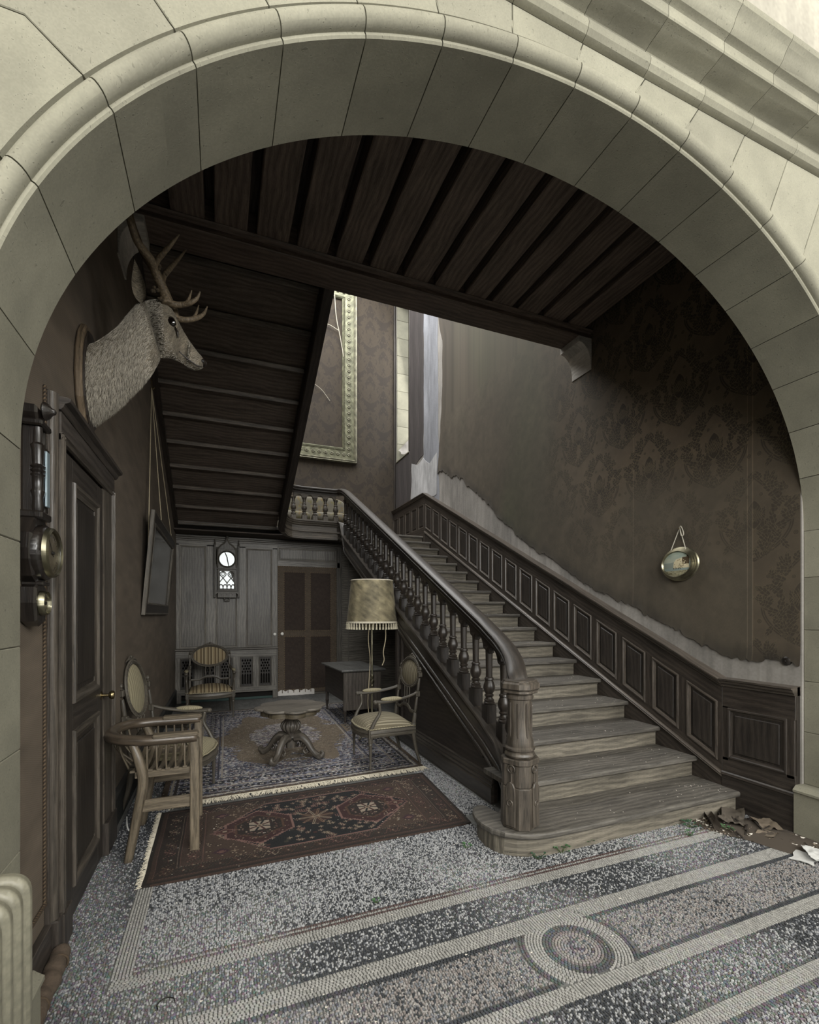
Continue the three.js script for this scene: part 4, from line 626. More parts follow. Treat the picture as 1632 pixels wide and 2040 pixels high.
  // newel post: faceted base with applied straps, fluted drum, moulded cap
  const NX = 1.775, ND = 2.535, oct = (r, h) => { const s = r * 0.55; return [[-r, -s], [-s, -r], [s, -r], [r, -s], [r, s], [s, r], [-s, r], [-r, s]]; };
  const nw = new THREE.Group(); nw.name = 'newel_post'; nw.position.copy(V(NX, 0.155, ND)); nw.rotation.y = 0.42; ba.add(nw);
  const octPrism = (r, y0, y1, b = 0.006) => { const g = new THREE.ExtrudeGeometry(new THREE.Shape(oct(r).map(([x, z]) => new THREE.Vector2(x, z))), { depth: y1 - y0 - 2 * b, bevelEnabled: true, bevelThickness: b, bevelSize: b, bevelOffset: -b, bevelSegments: 1 }); g.rotateX(-Math.PI / 2); g.translate(0, y0 + b, 0); return boxUV(g, 'y'); };
  part('newel_base', [octPrism(0.105, 0, 0.26), octPrism(0.098, 0.258, 0.40), octPrism(0.106, 0.398, 0.435)], M.newel, nw);
  part('newel_drum', lathe([[0.06, 0.435], [0.092, 0.44], [0.098, 0.452], [0.092, 0.466], [0.080, 0.474], [0.094, 0.484], [0.096, 0.496], [0.084, 0.506], [0.086, 0.53], [0.074, 0.58], [0.068, 0.66], [0.069, 0.76], [0.074, 0.80], [0.084, 0.806], [0.086, 0.822], [0.078, 0.832], [0.088, 0.842], [0.04, 0.846]], 24, 0.6), M.newel, nw);
  const flutes = []; for (let k = 0; k < 8; k++) { const a = (k + 0.5) / 8 * 2 * Math.PI; flutes.push(T(cbox(0.014, 0.235, 0.012, 0.005, 'y'), 0, 0.665, 0.072).rotateY(a)); }
  part('drum_rib', flutes, M.wainscotMould, nw);
  part('newel_cap', [octPrism(0.098, 0.842, 0.862, 0.004), octPrism(0.108, 0.860, 0.915, 0.012), octPrism(0.095, 0.912, 0.925, 0.004)], M.newel, nw);
  for (let k = 0; k < 4; k++) {
    const a = k * Math.PI / 2, s = [];
    s.push(T(prism([[-0.034, 0], [0.034, 0], [0.034, 0.20], [0.030, 0.245], [0.018, 0.268], [0, 0.276], [-0.018, 0.268], [-0.030, 0.245], [-0.034, 0.20]], 0.014, { bevel: 0.003 }), 0, 0.02, 0.103), T(cbox(0.010, 0.13, 0.01, 0.003, 'y'), 0, 0.345, 0.101));
    for (const [y, r] of [[0.165, 0.018], [0.375, 0.024]]) s.push(T(new THREE.TorusGeometry(r, 0.005, 6, 16), 0, y, y > 0.3 ? 0.104 : 0.118), T(lathe([[0, 0.007], [r * 0.45, 0.005], [r * 0.5, 0]], 10).rotateX(Math.PI / 2), 0, y, y > 0.3 ? 0.102 : 0.116));
    part('newel_strap', merge(s.map((g) => boxUV(g.index ? g.toNonIndexed() : g, 'y'))).rotateY(a), M.newel, nw);
  }
  // handrail: moulded top over an arcaded board
  const railY = (d) => pitch(d) + 0.84;
  const rail = [V(1.772, 1.082, 2.532), V(1.775, 1.105, 2.55), V(1.79, 1.135, 2.59), V(1.83, 1.172, 2.66), V(1.885, 1.214, 2.77), V(1.945, 1.268, 2.92), V(1.985, 1.335, 3.09)];
  rail.push(V(X0, railY(3.35), 3.35)); for (let k = 1; k <= 8; k++) { const d = lerp(3.35, 7.85, k / 8); rail.push(V(X0, railY(d), d)); }
  rail.push(V(X0 - 0.004, 3.645, 8.0), V(X0 - 0.02, 3.685, 8.12), V(X0 - 0.06, 3.69, 8.20), V(X0 - 0.14, 3.69, 8.235), V(1.3, 3.69, 8.24), V(1.15, 3.695, 8.23), V(1.05, 3.715, 8.18), V(0.97, 3.76, 8.08), V(0.93, 3.84, 7.95));
  for (let k = 1; k <= 6; k++) { const d = lerp(7.95, 4.3, k / 6); rail.push(V(0.93, 3.84 + (7.95 - d) * 0.44, d)); }
  const railProf = [[-0.040, -0.112], [-0.044, -0.098], [-0.034, -0.088], [-0.056, -0.074], [-0.060, -0.058], [-0.048, -0.048], [-0.062, -0.034], [-0.062, -0.018], [-0.048, -0.004], [-0.02, 0.004], [0.02, 0.004], [0.048, -0.004], [0.062, -0.018], [0.062, -0.034], [0.048, -0.048], [0.060, -0.058], [0.056, -0.074], [0.034, -0.088], [0.044, -0.098], [0.040, -0.112]];
  part('handrail', sweep(rail.map((p) => p.clone()), railProf, { crease: 0.55 }), M.rail, ba);
  // arcade board: a sheared strip with round arches, one per gap
  const SP = 0.2132, dB = (k) => 3.07 + k * SP, NB = 24;
  const arcade = (w, n, y0, h) => { const s = new THREE.Shape(); s.moveTo(0, h); s.lineTo(n * w, h); s.lineTo(n * w, 0); for (let i = n - 1; i >= 0; i--) { const c = (i + 0.5) * w, r = w * 0.27; s.lineTo(c + r + 0.012, 0); s.lineTo(c + r, 0.012); s.absarc(c, 0.012, r, 0, Math.PI, false); s.lineTo(c - r - 0.012, 0); } s.lineTo(0, 0); return prism(s, 0.05, { bevel: 0.004, curve: 7 }); };
  { const g = boxUV(T(arcade(SP, NB - 1, 0, 0.125), 0, 0, -0.025), 'x'); shearY(g, -PITCH); g.rotateY(-Math.PI / 2); /* x -> towards the camera */ const far = dB(NB - 1); part('arcade', T(g, X0, pitch(far) + 0.612, -far), M.baluster, ba); }
  { const g = boxUV(T(arcade(0.1835, 4, 0, 0.11), 0, 0, -0.025), 'x'); part('arcade', T(g, 1.155, 3.485, -8.24), M.fascia, ba); }
  // balusters: block, turned vase, neck
  const turned = (b, h) => lathe([[0.030, b], [0.044, b + 0.004], [0.046, b + 0.016], [0.036, b + 0.024], [0.042, b + 0.034], [0.030, b + 0.046], [0.026, b + 0.056], [0.036, b + 0.066], [0.038, b + 0.074], [0.028, b + 0.084], [0.040, b + 0.104], [0.048, b + 0.128], [0.046, b + 0.150], [0.036, b + 0.180], [0.030, b + 0.192], [0.038, b + 0.200], [0.036, b + 0.210], [0.027, b + 0.218], [0.026, b + 0.26], [0.030, h - 0.03], [0.038, h - 0.024], [0.038, h - 0.012], [0.044, h - 0.004], [0.044, h]], 16, 0.7);
  function baluster(x, d, y0, y1, block, slope, turn, mats) {
    const h = y1 - y0, g = new THREE.Group(); g.name = 'baluster'; const n = ba.children.filter((c) => c.name.startsWith('baluster')).length; if (n) g.name = 'baluster_' + String(n).padStart(3, '0'); g.position.copy(V(x, y0, d)); g.rotation.y = turn; ba.add(g);
    const b = cbox(0.088, block + 0.05, 0.088, 0.004, 'y').translate(0, block / 2 - 0.025, 0);
    part('block', b, mats[0], g); part('turned_shaft', turned(block, h), mats[1], g);
  }
  for (let k = 0; k < NB; k++) { const d = dB(k), y0 = strY(d); baluster(X0 + 0.005, d, y0, pitch(d) + 0.63 + 0.022, 0.14, PITCH, 0, [M.baluster, M.balusterTurn]); }
  baluster(1.93, 2.86, yString(2.86) + 0.01, 1.14, 0.14, 0, 0.4, [M.baluster, M.balusterTurn]);
  for (let k = 0; k < 5; k++) baluster(1.155 + k * 0.1835, 8.24, 3.115, 3.50, 0.075, 0, 0, [M.fascia, M.newel]);
}

// ---------------------------------------------------------------- rugs
function rugGeo(c, thick, nu, nv, wave, seed) {                      // c: four corners [x, D], near left, near right, far right, far left
  const at = (u, v) => { const x = lerp(lerp(c[0][0], c[1][0], u), lerp(c[3][0], c[2][0], u), v), d = lerp(lerp(c[0][1], c[1][1], u), lerp(c[3][1], c[2][1], u), v); const e = 0.008; return V(x + e * (vnoise(v * 7, u * 3, seed) - 0.5), thick + wave * vnoise(u * 6, v * 4, seed + 3), d + e * (vnoise(u * 9, v, seed + 5) - 0.5)); };
  const top = grid(at, nu, nv, (u, v) => [u, v]).toNonIndexed(), low = (p) => p.clone().setY(0.0005);
  const edge = (f, n) => grid((u, v) => { const p = f(u); return v ? low(p) : p; }, n, 1, (u) => [0.02, u]).toNonIndexed();
  return merge([top, edge((u) => at(u, 0), nu), edge((u) => at(1 - u, 1), nu), edge((u) => at(0, 1 - u), nv), edge((u) => at(1, u), nv), grid((u, v) => low(at(u, v)), 2, 2, (u, v) => [u, v]).toNonIndexed()]);
}
function fringe(points, len, seed, out, w = 0.0026) { const R = rng(seed), g = []; for (let i = 0; i < points.length; i++) { const p = points[i], a = (R() - 0.5) * 0.9, dx = out[0] * Math.cos(a) - out[1] * Math.sin(a), dd = out[0] * Math.sin(a) + out[1] * Math.cos(a), l = len * (0.7 + 0.5 * R()), h = 0.007 + 0.008 * R(); const q = [p.clone().setY(0.010), V(p.x + dx * l * 0.5, h, -p.z + dd * l * 0.5), V(p.x + dx * l, 0.004 + 0.004 * R(), -p.z + dd * l)]; g.push(tube(q, [w, w * 0.8], { seg: 4, div: 1, caps: false })); } return g; }
{
  const tex = canvasTex(1536, 768, (c, w, h) => {
    const R = rng(42), P = 4, px = (x, y, col, s = 1) => { c.fillStyle = col; c.fillRect(Math.round(x / P) * P, Math.round(y / P) * P, P * s, P * s); };
    const G = '#54443c', F = '#1e2227', PK = '#8b6c66', CR = '#b9ae9c', RD = '#5c3b38', BR = '#6b5648', OL = '#4b4b42';
    c.fillStyle = '#35302c'; c.fillRect(0, 0, w, h); c.fillStyle = G; c.fillRect(16, 16, w - 32, h - 32);
    const bw = 128;
    c.fillStyle = '#3d342f'; c.fillRect(34, 34, w - 68, h - 68); c.fillStyle = '#564840'; c.fillRect(bw, bw * 0.86, w - 2 * bw, h - 1.72 * bw);
    const flower = (x, y, s, a, b) => { for (let k = 0; k < 8; k++) { const q = k / 8 * 6.283; for (let r = 1; r <= s; r++) px(x + Math.cos(q) * r * P, y + Math.sin(q) * r * P, k % 2 ? a : b); } px(x, y, CR, 2); };
    const border = (x, y, hor) => { const pick = R(); const A = [PK, CR, BR, OL, '#7a6a58'][Math.floor(pick * 5)]; for (let k = -9; k <= 9; k++) { const o = Math.round(Math.sin(k * 0.55) * 22); px(hor ? x + k * 5 : x + o, hor ? y + o : y + k * 5, A, 1.6); px(hor ? x + k * 5 : x + o + 8, hor ? y + o + 8 : y + k * 5, '#2a2522', 1.2); } flower(x, y, 5, A, RD); };
    for (let x = 70; x < w - 40; x += 74) { border(x, 78, true); border(x, h - 78, true); }
    for (let y = 140; y < h - 100; y += 74) { border(78, y, false); border(w - 78, y, false); border(178, y, false); border(w - 178, y, false); }
    for (const q of [34, 118, 130]) { c.strokeStyle = q === 118 ? CR : PK; c.lineWidth = 3; c.setLineDash([7, 5]); c.strokeRect(q, q * 0.88, w - 2 * q, h - 1.76 * q); } c.setLineDash([]);
    for (const q of [222, 236]) { c.strokeStyle = PK; c.lineWidth = 3; c.beginPath(); c.moveTo(q, 116); c.lineTo(q, h - 116); c.moveTo(w - q, 116); c.lineTo(w - q, h - 116); c.stroke(); }
    // the dark field: long hexagon with stepped edges and zigzag outline
    const y0 = 118, y1 = h - 118, cx = w / 2, cy = h / 2, xa = 232, xb = w - 232, hex = (x, m) => { const t = Math.min(x - xa, xb - x) / 270; return Math.min(1, Math.max(0, t)) * (cy - y0 - m); };
    c.fillStyle = '#5b4c42'; c.fillRect(xa, y0, xb - xa, y1 - y0);
    for (let k = 0; k < 520; k++) { const x = xa + R() * (xb - xa), y = y0 + R() * (y1 - y0); flower(x, y, 2, ['#7a675a', '#43382f', '#8d7f6c'][k % 3], '#3b322b'); }
    for (let x = xa; x < xb; x += 14) { const e = Math.floor(hex(x, 0) / 14) * 14; if (e <= 0) continue; c.fillStyle = '#a58680'; c.fillRect(x, cy - e - 8, 14, 2 * e + 16); }
    for (let x = xa; x < xb; x += 14) { const e = Math.floor(hex(x, 0) / 14) * 14 - 3; if (e <= 0) continue; c.fillStyle = F; c.fillRect(x, cy - e, 14, 2 * e); }
    const diamond = (x, y, rx, ry, col) => { for (let k = -ry; k < ry; k += 8) { const e = Math.floor(rx * (1 - Math.abs(k) / ry) / 10) * 10; c.fillStyle = col; c.fillRect(x - e, y + k, 2 * e, 8); } };
    const hexa = (x, y, rx, ry, col) => { for (let k = -ry; k < ry; k += 10) { const e = Math.floor(Math.min(rx, rx * 1.7 * (1 - Math.abs(k) / ry)) / 12) * 12; c.fillStyle = col; c.fillRect(x - e, y + k, 2 * e, 10); } };
    const star = (x, y, s) => { c.fillStyle = '#c9c1b2'; c.fillRect(x - s, y - s, 2 * s, 2 * s); for (let k = 0; k < 8; k++) { c.save(); c.translate(x, y); c.rotate(k * Math.PI / 4 + 0.39); c.fillStyle = k % 2 ? RD : F; c.fillRect(3, -s * 0.11, s * 1.15, s * 0.22); c.restore(); } c.fillStyle = CR; c.fillRect(x - s * 0.28, y - s * 0.28, s * 0.56, s * 0.56); c.fillStyle = RD; c.fillRect(x - s * 0.12, y - s * 0.12, s * 0.24, s * 0.24); };
    const comb = (x, y, col) => { c.fillStyle = col; for (let k = 0; k < 4; k++) c.fillRect(x + k * 11, y, 5, 24); c.fillRect(x, y + 24, 38, 5); };
    for (let k = 0; k < 420; k++) { const x = xa + 30 + R() * (xb - xa - 60), y = y0 + 10 + R() * (y1 - y0 - 20); if (Math.abs(y - cy) > hex(x, 18)) continue; const t = R(); if (t < 0.72) flower(x, y, 3, [PK, '#6f6a5c', '#7b5a58'][k % 3], CR); else if (t < 0.86) comb(x, y, PK); else diamond(x, y, 18, 14, t < 0.93 ? RD : OL); }
    for (const x of [cx - 290, cx + 290]) { hexa(x, cy, 168, 200, '#a58680'); hexa(x, cy, 156, 188, '#4c2f30'); for (let k = 0; k < 60; k++) { const a = R() * 6.28, r = 118 + R() * 26; px(x + Math.cos(a) * r, cy + Math.sin(a) * r, [CR, PK, OL][k % 3], 2); } hexa(x, cy, 120, 140, '#6a5142'); hexa(x, cy, 110, 128, '#352b28'); star(x, cy, 50); for (let k = 0; k < 60; k++) { const a = R() * 6.28, r = 72 + R() * 30; px(x + Math.cos(a) * r, cy + Math.sin(a) * r * 0.95, [CR, PK, OL][k % 3], 2); } }
    diamond(cx, cy, 118, 96, '#4c3a34'); for (let k = 0; k < 10; k++) { c.save(); c.translate(cx, cy); c.rotate(k * Math.PI / 5); c.fillStyle = k % 2 ? CR : '#9b8470'; c.fillRect(16, -7, 78, 14); c.fillStyle = '#3a2f2b'; c.fillRect(24, -2, 60, 4); c.restore(); } c.fillStyle = CR; c.fillRect(cx - 18, cy - 8, 36, 16);
    for (const x of [xa + 80, xb - 80]) { diamond(x, cy, 70, 40, PK); diamond(x, cy, 52, 28, RD); diamond(x, cy, 22, 14, CR); }
    for (const [x, y] of [[300, 180], [300, h - 180], [w - 300, 180], [w - 300, h - 180]]) { diamond(x, y, 46, 34, '#4a3240'); diamond(x, y, 24, 16, PK); flower(x + 56, y + 10, 4, BR, CR); }
    for (let i = 0; i < 60000; i++) { const t = R(); c.fillStyle = t < 0.5 ? 'rgba(0,0,0,0.14)' : t < 0.9 ? 'rgba(190,180,165,0.06)' : 'rgba(210,200,185,0.16)'; c.fillRect(R() * w, R() * h, 3, 2); }
  }, THREE.ClampToEdgeWrapping);
  const weave = dataTex(256, 256, (u, v) => 0.5 + 0.3 * Math.sin(u * 6.283 * 64) * Math.sin(v * 6.283 * 64) + 0.3 * (vnoise(u * 90, v * 90, 5) - 0.5), false);
  const rugMat = (t, nx, ny, c = '#ffffff') => std({ map: t, color: c, bumpMap: scaled(weave, nx, ny), bumpScale: 0.0025, roughness: 0.95 });
  const r1 = thing('runner_rug', 'narrow dark runner rug with stepped hexagon medallions, lying in front of the larger rug', 'rug');
  part('pile', rugGeo(RUNNER.c, 0.0115, 60, 30, 0.004, 3), rugMat(tex, 12, 6, '#b5aca6'), r1);
  const L = []; for (let k = 0; k < 190; k++) { const t = k / 189; L.push(V(lerp(RUNNER.c[0][0], RUNNER.c[3][0], t), 0, lerp(RUNNER.c[0][1], RUNNER.c[3][1], t))); }
  part('fringe', fringe(L, 0.032, 5, [-1, 0]), M.hide, r1).userData.kind = 'stuff';
  const tex2 = canvasTex(1024, 1536, (c, w, h) => {
    const R = rng(9); c.fillStyle = '#5e5e66'; c.fillRect(0, 0, w, h);
    const blot = (x, y, s, cols) => { for (let k = 0; k < 26; k++) { const a = R() * 6.28, r = Math.sqrt(R()) * s; c.fillStyle = cols[Math.floor(R() * cols.length)]; c.fillRect(x + Math.cos(a) * r, y + Math.sin(a) * r * 0.7, 5 + R() * 9, 4 + R() * 6); } };
    const B = ['#40424e', '#92929a', '#bdbab3', '#4b4a55', '#6d5a58', '#a7a29b', '#333640', '#5b6076'];
    for (let k = 0; k < 4200; k++) blot(R() * w, R() * h, 20, B);
    c.fillStyle = '#6b5f50'; c.beginPath(); for (let k = 0; k <= 60; k++) { const a = k / 60 * 6.283, r = 0.30 + 0.055 * Math.cos(a * 6) + 0.03 * Math.cos(a * 10 + 1); const x = w / 2 + Math.cos(a) * r * w * 1.05, y = h / 2 + Math.sin(a) * r * h * 0.98; k ? c.lineTo(x, y) : c.moveTo(x, y); } c.fill();
    for (let k = 0; k < 900; k++) { const a = R() * 6.28, r = Math.sqrt(R()) * 0.30; blot(w / 2 + Math.cos(a) * r * w, h / 2 + Math.sin(a) * r * h, 14, ['#6f6354', '#5b5044', '#7a6f60', '#63594c']); }
    for (let k = 0; k < 420; k++) { const a = R() * 6.28, r = Math.sqrt(R()) * 0.17; blot(w / 2 + Math.cos(a) * r * w, h / 2 + Math.sin(a) * r * h, 16, ['#8f8b88', '#464650', '#b0aba2', '#6d6068']); }
    const band = (m, t, col) => { c.strokeStyle = col; c.lineWidth = t; c.strokeRect(m, m, w - 2 * m, h - 2 * m); };
    band(10, 20, '#4e4236'); band(30, 8, '#a19a8c'); band(44, 10, '#3a3432'); band(104, 8, '#8f887c'); band(190, 7, '#3a3a44'); band(204, 7, '#938d84');
    for (const m of [74, 150]) for (let side = 0; side < 4; side++) { const L2 = side % 2 ? h : w; for (let q = m; q < L2 - m; q += 46) { const x = side === 0 ? q : side === 2 ? q : side === 1 ? w - m : m, y = side === 0 ? m : side === 2 ? h - m : q; c.fillStyle = '#24262c'; c.beginPath(); c.ellipse(x, y, 20, 14, 0, 0, 6.3); c.fill(); c.fillStyle = '#c2bdb1'; c.fillRect(x - 7, y - 4, 14, 8); c.fillStyle = '#6b4f4c'; c.fillRect(x - 3, y - 2, 6, 4); } }
    for (let i = 0; i < 5000; i++) { const x = R() * w, y = R() * h, k = Math.hypot(x / w - 0.3, y / h - 0.5) < 0.35 || R() < 0.35; if (!k) continue; c.fillStyle = 'rgba(220,216,206,' + (0.25 + 0.5 * R()) + ')'; c.fillRect(x, y, 2 + R() * 3, 2 + R() * 2); }
  }, THREE.ClampToEdgeWrapping);
  const [x0, x1, d0, d1] = BIGRUG;
  const r2 = thing('large_rug', 'large worn rug with faded brown centre and pale fringe under the round table', 'rug');
  part('pile', rugGeo([[x0 - 0.01, d0 - 0.02], [x1 - 0.02, d0 + 0.10], [x1 + 0.10, d1], [x0, d1]], 0.010, 40, 60, 0.003, 13), rugMat(tex2, 10, 16), r2);
  const L2 = []; for (let k = 0; k < 620; k++) { const t = k / 619; L2.push(V(lerp(x0 - 0.01, x1 - 0.02, t), 0, lerp(d0 - 0.02, d0 + 0.10, t))); }
  part('fringe', fringe(L2, 0.085, 8, [0, -1], 0.0036), M.hide, r2).userData.kind = 'stuff';
}

// ---------------------------------------------------------------- seating
function armchair(name, label, pos, turn, { W = 0.54, rx = 0.22, ry = 0.135, oy = 0.875, fabric = M.stripeGreen, wood: wd = M.chairWood, carved = 0, group } = {}) {
  const t = thing(name, label, 'armchair', pos, turn, group), h = W / 2, zf = 0.25, zb = -0.24;
  const seatPath = [new THREE.Vector3(-h + 0.02, 0.335, zb), new THREE.Vector3(-h, 0.335, zf - 0.04), new THREE.Vector3(-h * 0.55, 0.33, zf + 0.015), new THREE.Vector3(0, 0.328, zf + 0.03), new THREE.Vector3(h * 0.55, 0.33, zf + 0.015), new THREE.Vector3(h, 0.335, zf - 0.04), new THREE.Vector3(h - 0.02, 0.335, zb)];
  part('seat_frame', sweep(seatPath, [[0.014, -0.035], [0.018, -0.012], [0.012, -0.004], [0.018, 0.006], [0.012, 0.035], [-0.018, 0.035], [-0.018, -0.035]], { closed: true, crease: 0.5 }), wd, t);
  const dome = grid((u, v) => { const a = (u - 0.5) * 2, b = v, z = lerp(zb + 0.01, zf + 0.015 - 0.02 * Math.abs(a) ** 3, b), w = h - 0.012 - 0.015 * (1 - b); const e = Math.min(1, (1 - Math.abs(a) ** 5)) * Math.min(1, 1 - Math.abs(2 * b - 1) ** 6); return new THREE.Vector3(a * w, 0.372 + 0.045 * Math.pow(clamp(e), 0.4) + 0.055 * Math.pow(clamp((1 - a * a) * (1 - (2 * b - 1) ** 2)), 0.8), z); }, 24, 20, (u, v, p) => [p.x, p.z]);
  part('seat_cushion', dome, fabric, t);
  part('piping', sweep(seatPath.map((p) => p.clone().setY(0.380)), [[0.010, -0.005], [0.016, 0], [0.010, 0.006], [0.002, 0.006], [0.002, -0.005]], { closed: true, crease: 0.6 }), M.stripeFine, t.children[1]);
  for (const s of [-1, 1]) {
    part('leg', [T(lathe([[0, 0], [0.011, 0.0], [0.013, 0.02], [0.010, 0.03], [0.017, 0.22], [0.021, 0.235], [0.017, 0.245], [0.022, 0.25], [0.022, 0.30]], 12), s * (h - 0.012), 0, zf - 0.035), T(cbox(0.044, 0.085, 0.044, 0.005, 'y'), s * (h - 0.012), 0.335, zf - 0.035)], wd, t);
    part('leg', tube([new THREE.Vector3(s * (h - 0.03), 0.40, zb - 0.005), new THREE.Vector3(s * (h - 0.028), 0.30, zb - 0.002), new THREE.Vector3(s * (h - 0.024), 0.15, zb - 0.025), new THREE.Vector3(s * (h - 0.02), 0.0, zb - 0.07)], [0.025, 0.025, 0.019, 0.014], { seg: 8 }), wd, t);
    const px = s * (h - 0.035), zp = (y) => zb - 0.005 - (y - 0.38) * 0.14;
    const q = (y) => new THREE.Vector3(px, y, zp(y));
    part('back_post', [tube([q(0.38), q(0.46), q(0.50)], [0.021, 0.021, 0.017]), tube([q(0.50), q(0.58), q(0.66)], [0.013, 0.017, 0.013]), T(cbox(0.042, 0.055, 0.042, 0.005, 'y'), px, 0.685, zp(0.685)), tube([q(0.71), q(0.78), q(0.84)], [0.014, 0.016, 0.012]), T(cbox(0.040, 0.05, 0.040, 0.005, 'y'), px, oy, zp(oy)), T(lathe([[0.014, 0], [0.020, 0.004], [0.010, 0.012], [0.017, 0.026], [0.012, 0.042], [0, 0.052]], 10), px, oy + 0.025, zp(oy + 0.02))], wd, t);
    const ax = s * (h + 0.005);
    part('armrest', [tube([new THREE.Vector3(px + s * 0.004, 0.70, zp(0.69)), new THREE.Vector3(px + s * 0.018, 0.672, zp(0.68) + 0.09), new THREE.Vector3(ax, 0.645, -0.04), new THREE.Vector3(ax, 0.637, 0.10), new THREE.Vector3(ax, 0.640, 0.165)], [0.017, 0.018, 0.020, 0.021, 0.022], { seg: 8, flat: 0.8 }), T(new THREE.SphereGeometry(0.026, 10, 8).scale(1, 0.85, 0.9), ax, 0.638, 0.172).toNonIndexed()], wd, t);
    part('arm_support', tube([new THREE.Vector3(s * (h - 0.010), 0.375, zf - 0.04), new THREE.Vector3(s * (h - 0.004), 0.45, zf - 0.075), new THREE.Vector3(s * (h + 0.004), 0.54, 0.125), new THREE.Vector3(ax, 0.63, 0.135)], [0.022, 0.019, 0.016, 0.018], { seg: 8, flat: 0.9 }), wd, t);
    part('arm_pad', T(new THREE.SphereGeometry(1, 14, 10).scale(0.030, 0.022, 0.115).toNonIndexed(), ax, 0.662, 0.005).rotateX(0), M.stripeFine, t);
  }
  const zo = zb - 0.005 - (oy - 0.38) * 0.14, tilt = -0.14;
  const back = (g) => T(g.rotateX(tilt), 0, oy, zo);
  const fr = part('oval_frame', back(sweep(ellipsePath(rx, ry, 40), [[0, -0.016], [0.012, -0.012], [0.022, -0.004], [0.030, 0.008], [0.022, 0.016], [0.012, 0.012], [0.004, 0.018], [-0.006, 0.014], [-0.008, -0.012]].map(([a, b]) => [a, b]), { up: Z, closed: true, crease: 0.6 })), carved ? M.chairWood2 : wd, t);
  part('oval_pad', back(merge([ellipseDome(rx - 0.002, ry - 0.002, 0.022), T(ellipseDome(rx - 0.002, ry - 0.002, 0.004), 0, 0, -0.012)])), fabric, t);
  const beads = []; for (let k = 0; k < 44; k++) { const a = k / 44 * 6.283; beads.push(T(new THREE.IcosahedronGeometry(0.0062, 0), Math.cos(a) * (rx + 0.016), Math.sin(a) * (ry + 0.016), 0.015)); } part('beading', back(merge(beads)), wd, fr);
  part('crest', back(merge([T(new THREE.TorusGeometry(0.018, 0.006, 6, 12), -0.02, ry + 0.036, 0), T(new THREE.TorusGeometry(0.018, 0.006, 6, 12), 0.02, ry + 0.036, 0), T(new THREE.SphereGeometry(0.014, 8, 6), 0, ry + 0.052, 0), tube([new THREE.Vector3(-0.10, ry + 0.016, 0), new THREE.Vector3(-0.05, ry + 0.034, 0), new THREE.Vector3(0, ry + 0.030, 0), new THREE.Vector3(0.05, ry + 0.034, 0), new THREE.Vector3(0.10, ry + 0.016, 0)], [0.004, 0.009, 0.010, 0.009, 0.004])])), wd, t);
  for (let k = -1; k <= 1; k++) { const yb = 0.545; part('spindle', tube([new THREE.Vector3(k * 0.062, yb, zb - 0.028), new THREE.Vector3(k * 0.062, (yb + oy - ry) / 2, zb - 0.04), new THREE.Vector3(k * 0.062, oy - ry - 0.015, zo + 0.014 + ry * 0.14)], [0.006, 0.009, 0.006]), wd, t); }
  const hw = h - 0.05;
  part('back_rail', sweep([[-hw, 0.50], [-hw * 0.55, 0.50], [-hw * 0.35, 0.53], [-hw * 0.15, 0.545], [0, 0.54], [hw * 0.15, 0.545], [hw * 0.35, 0.53], [hw * 0.55, 0.50], [hw, 0.50]].map(([x, y]) => new THREE.Vector3(x, y, zb - 0.022)), [[-0.014, -0.010], [0.014, -0.010], [0.016, 0.006], [0, 0.012], [-0.016, 0.006]], { up: Z, crease: 0.5 }), wd, t);
  return t;
}
armchair('oval_back_armchair', 'pale wood armchair with small oval back and worn grey-green seat, its back towards the stairs', V(1.53, 0.012, 4.58), -Math.PI / 2 + 0.03, { W: 0.56, carved: 1 });
armchair('oval_back_armchair', 'wide oval-back armchair with striped seat standing against the panelled wall under the clock', V(-0.14, 0.012, 7.42), 0.04, { W: 0.62, rx: 0.235, ry: 0.14, oy: 0.85, fabric: M.stripeGold, wood: M.chairWood2 });
armchair('oval_back_armchair', 'armchair with tall oval striped back by the left wall, half hidden by the slatted chair', V(-0.33, 0.012, 4.26), Math.PI / 2 - 0.24, { W: 0.56, rx: 0.165, ry: 0.205, oy: 0.885, fabric: M.stripeFine });
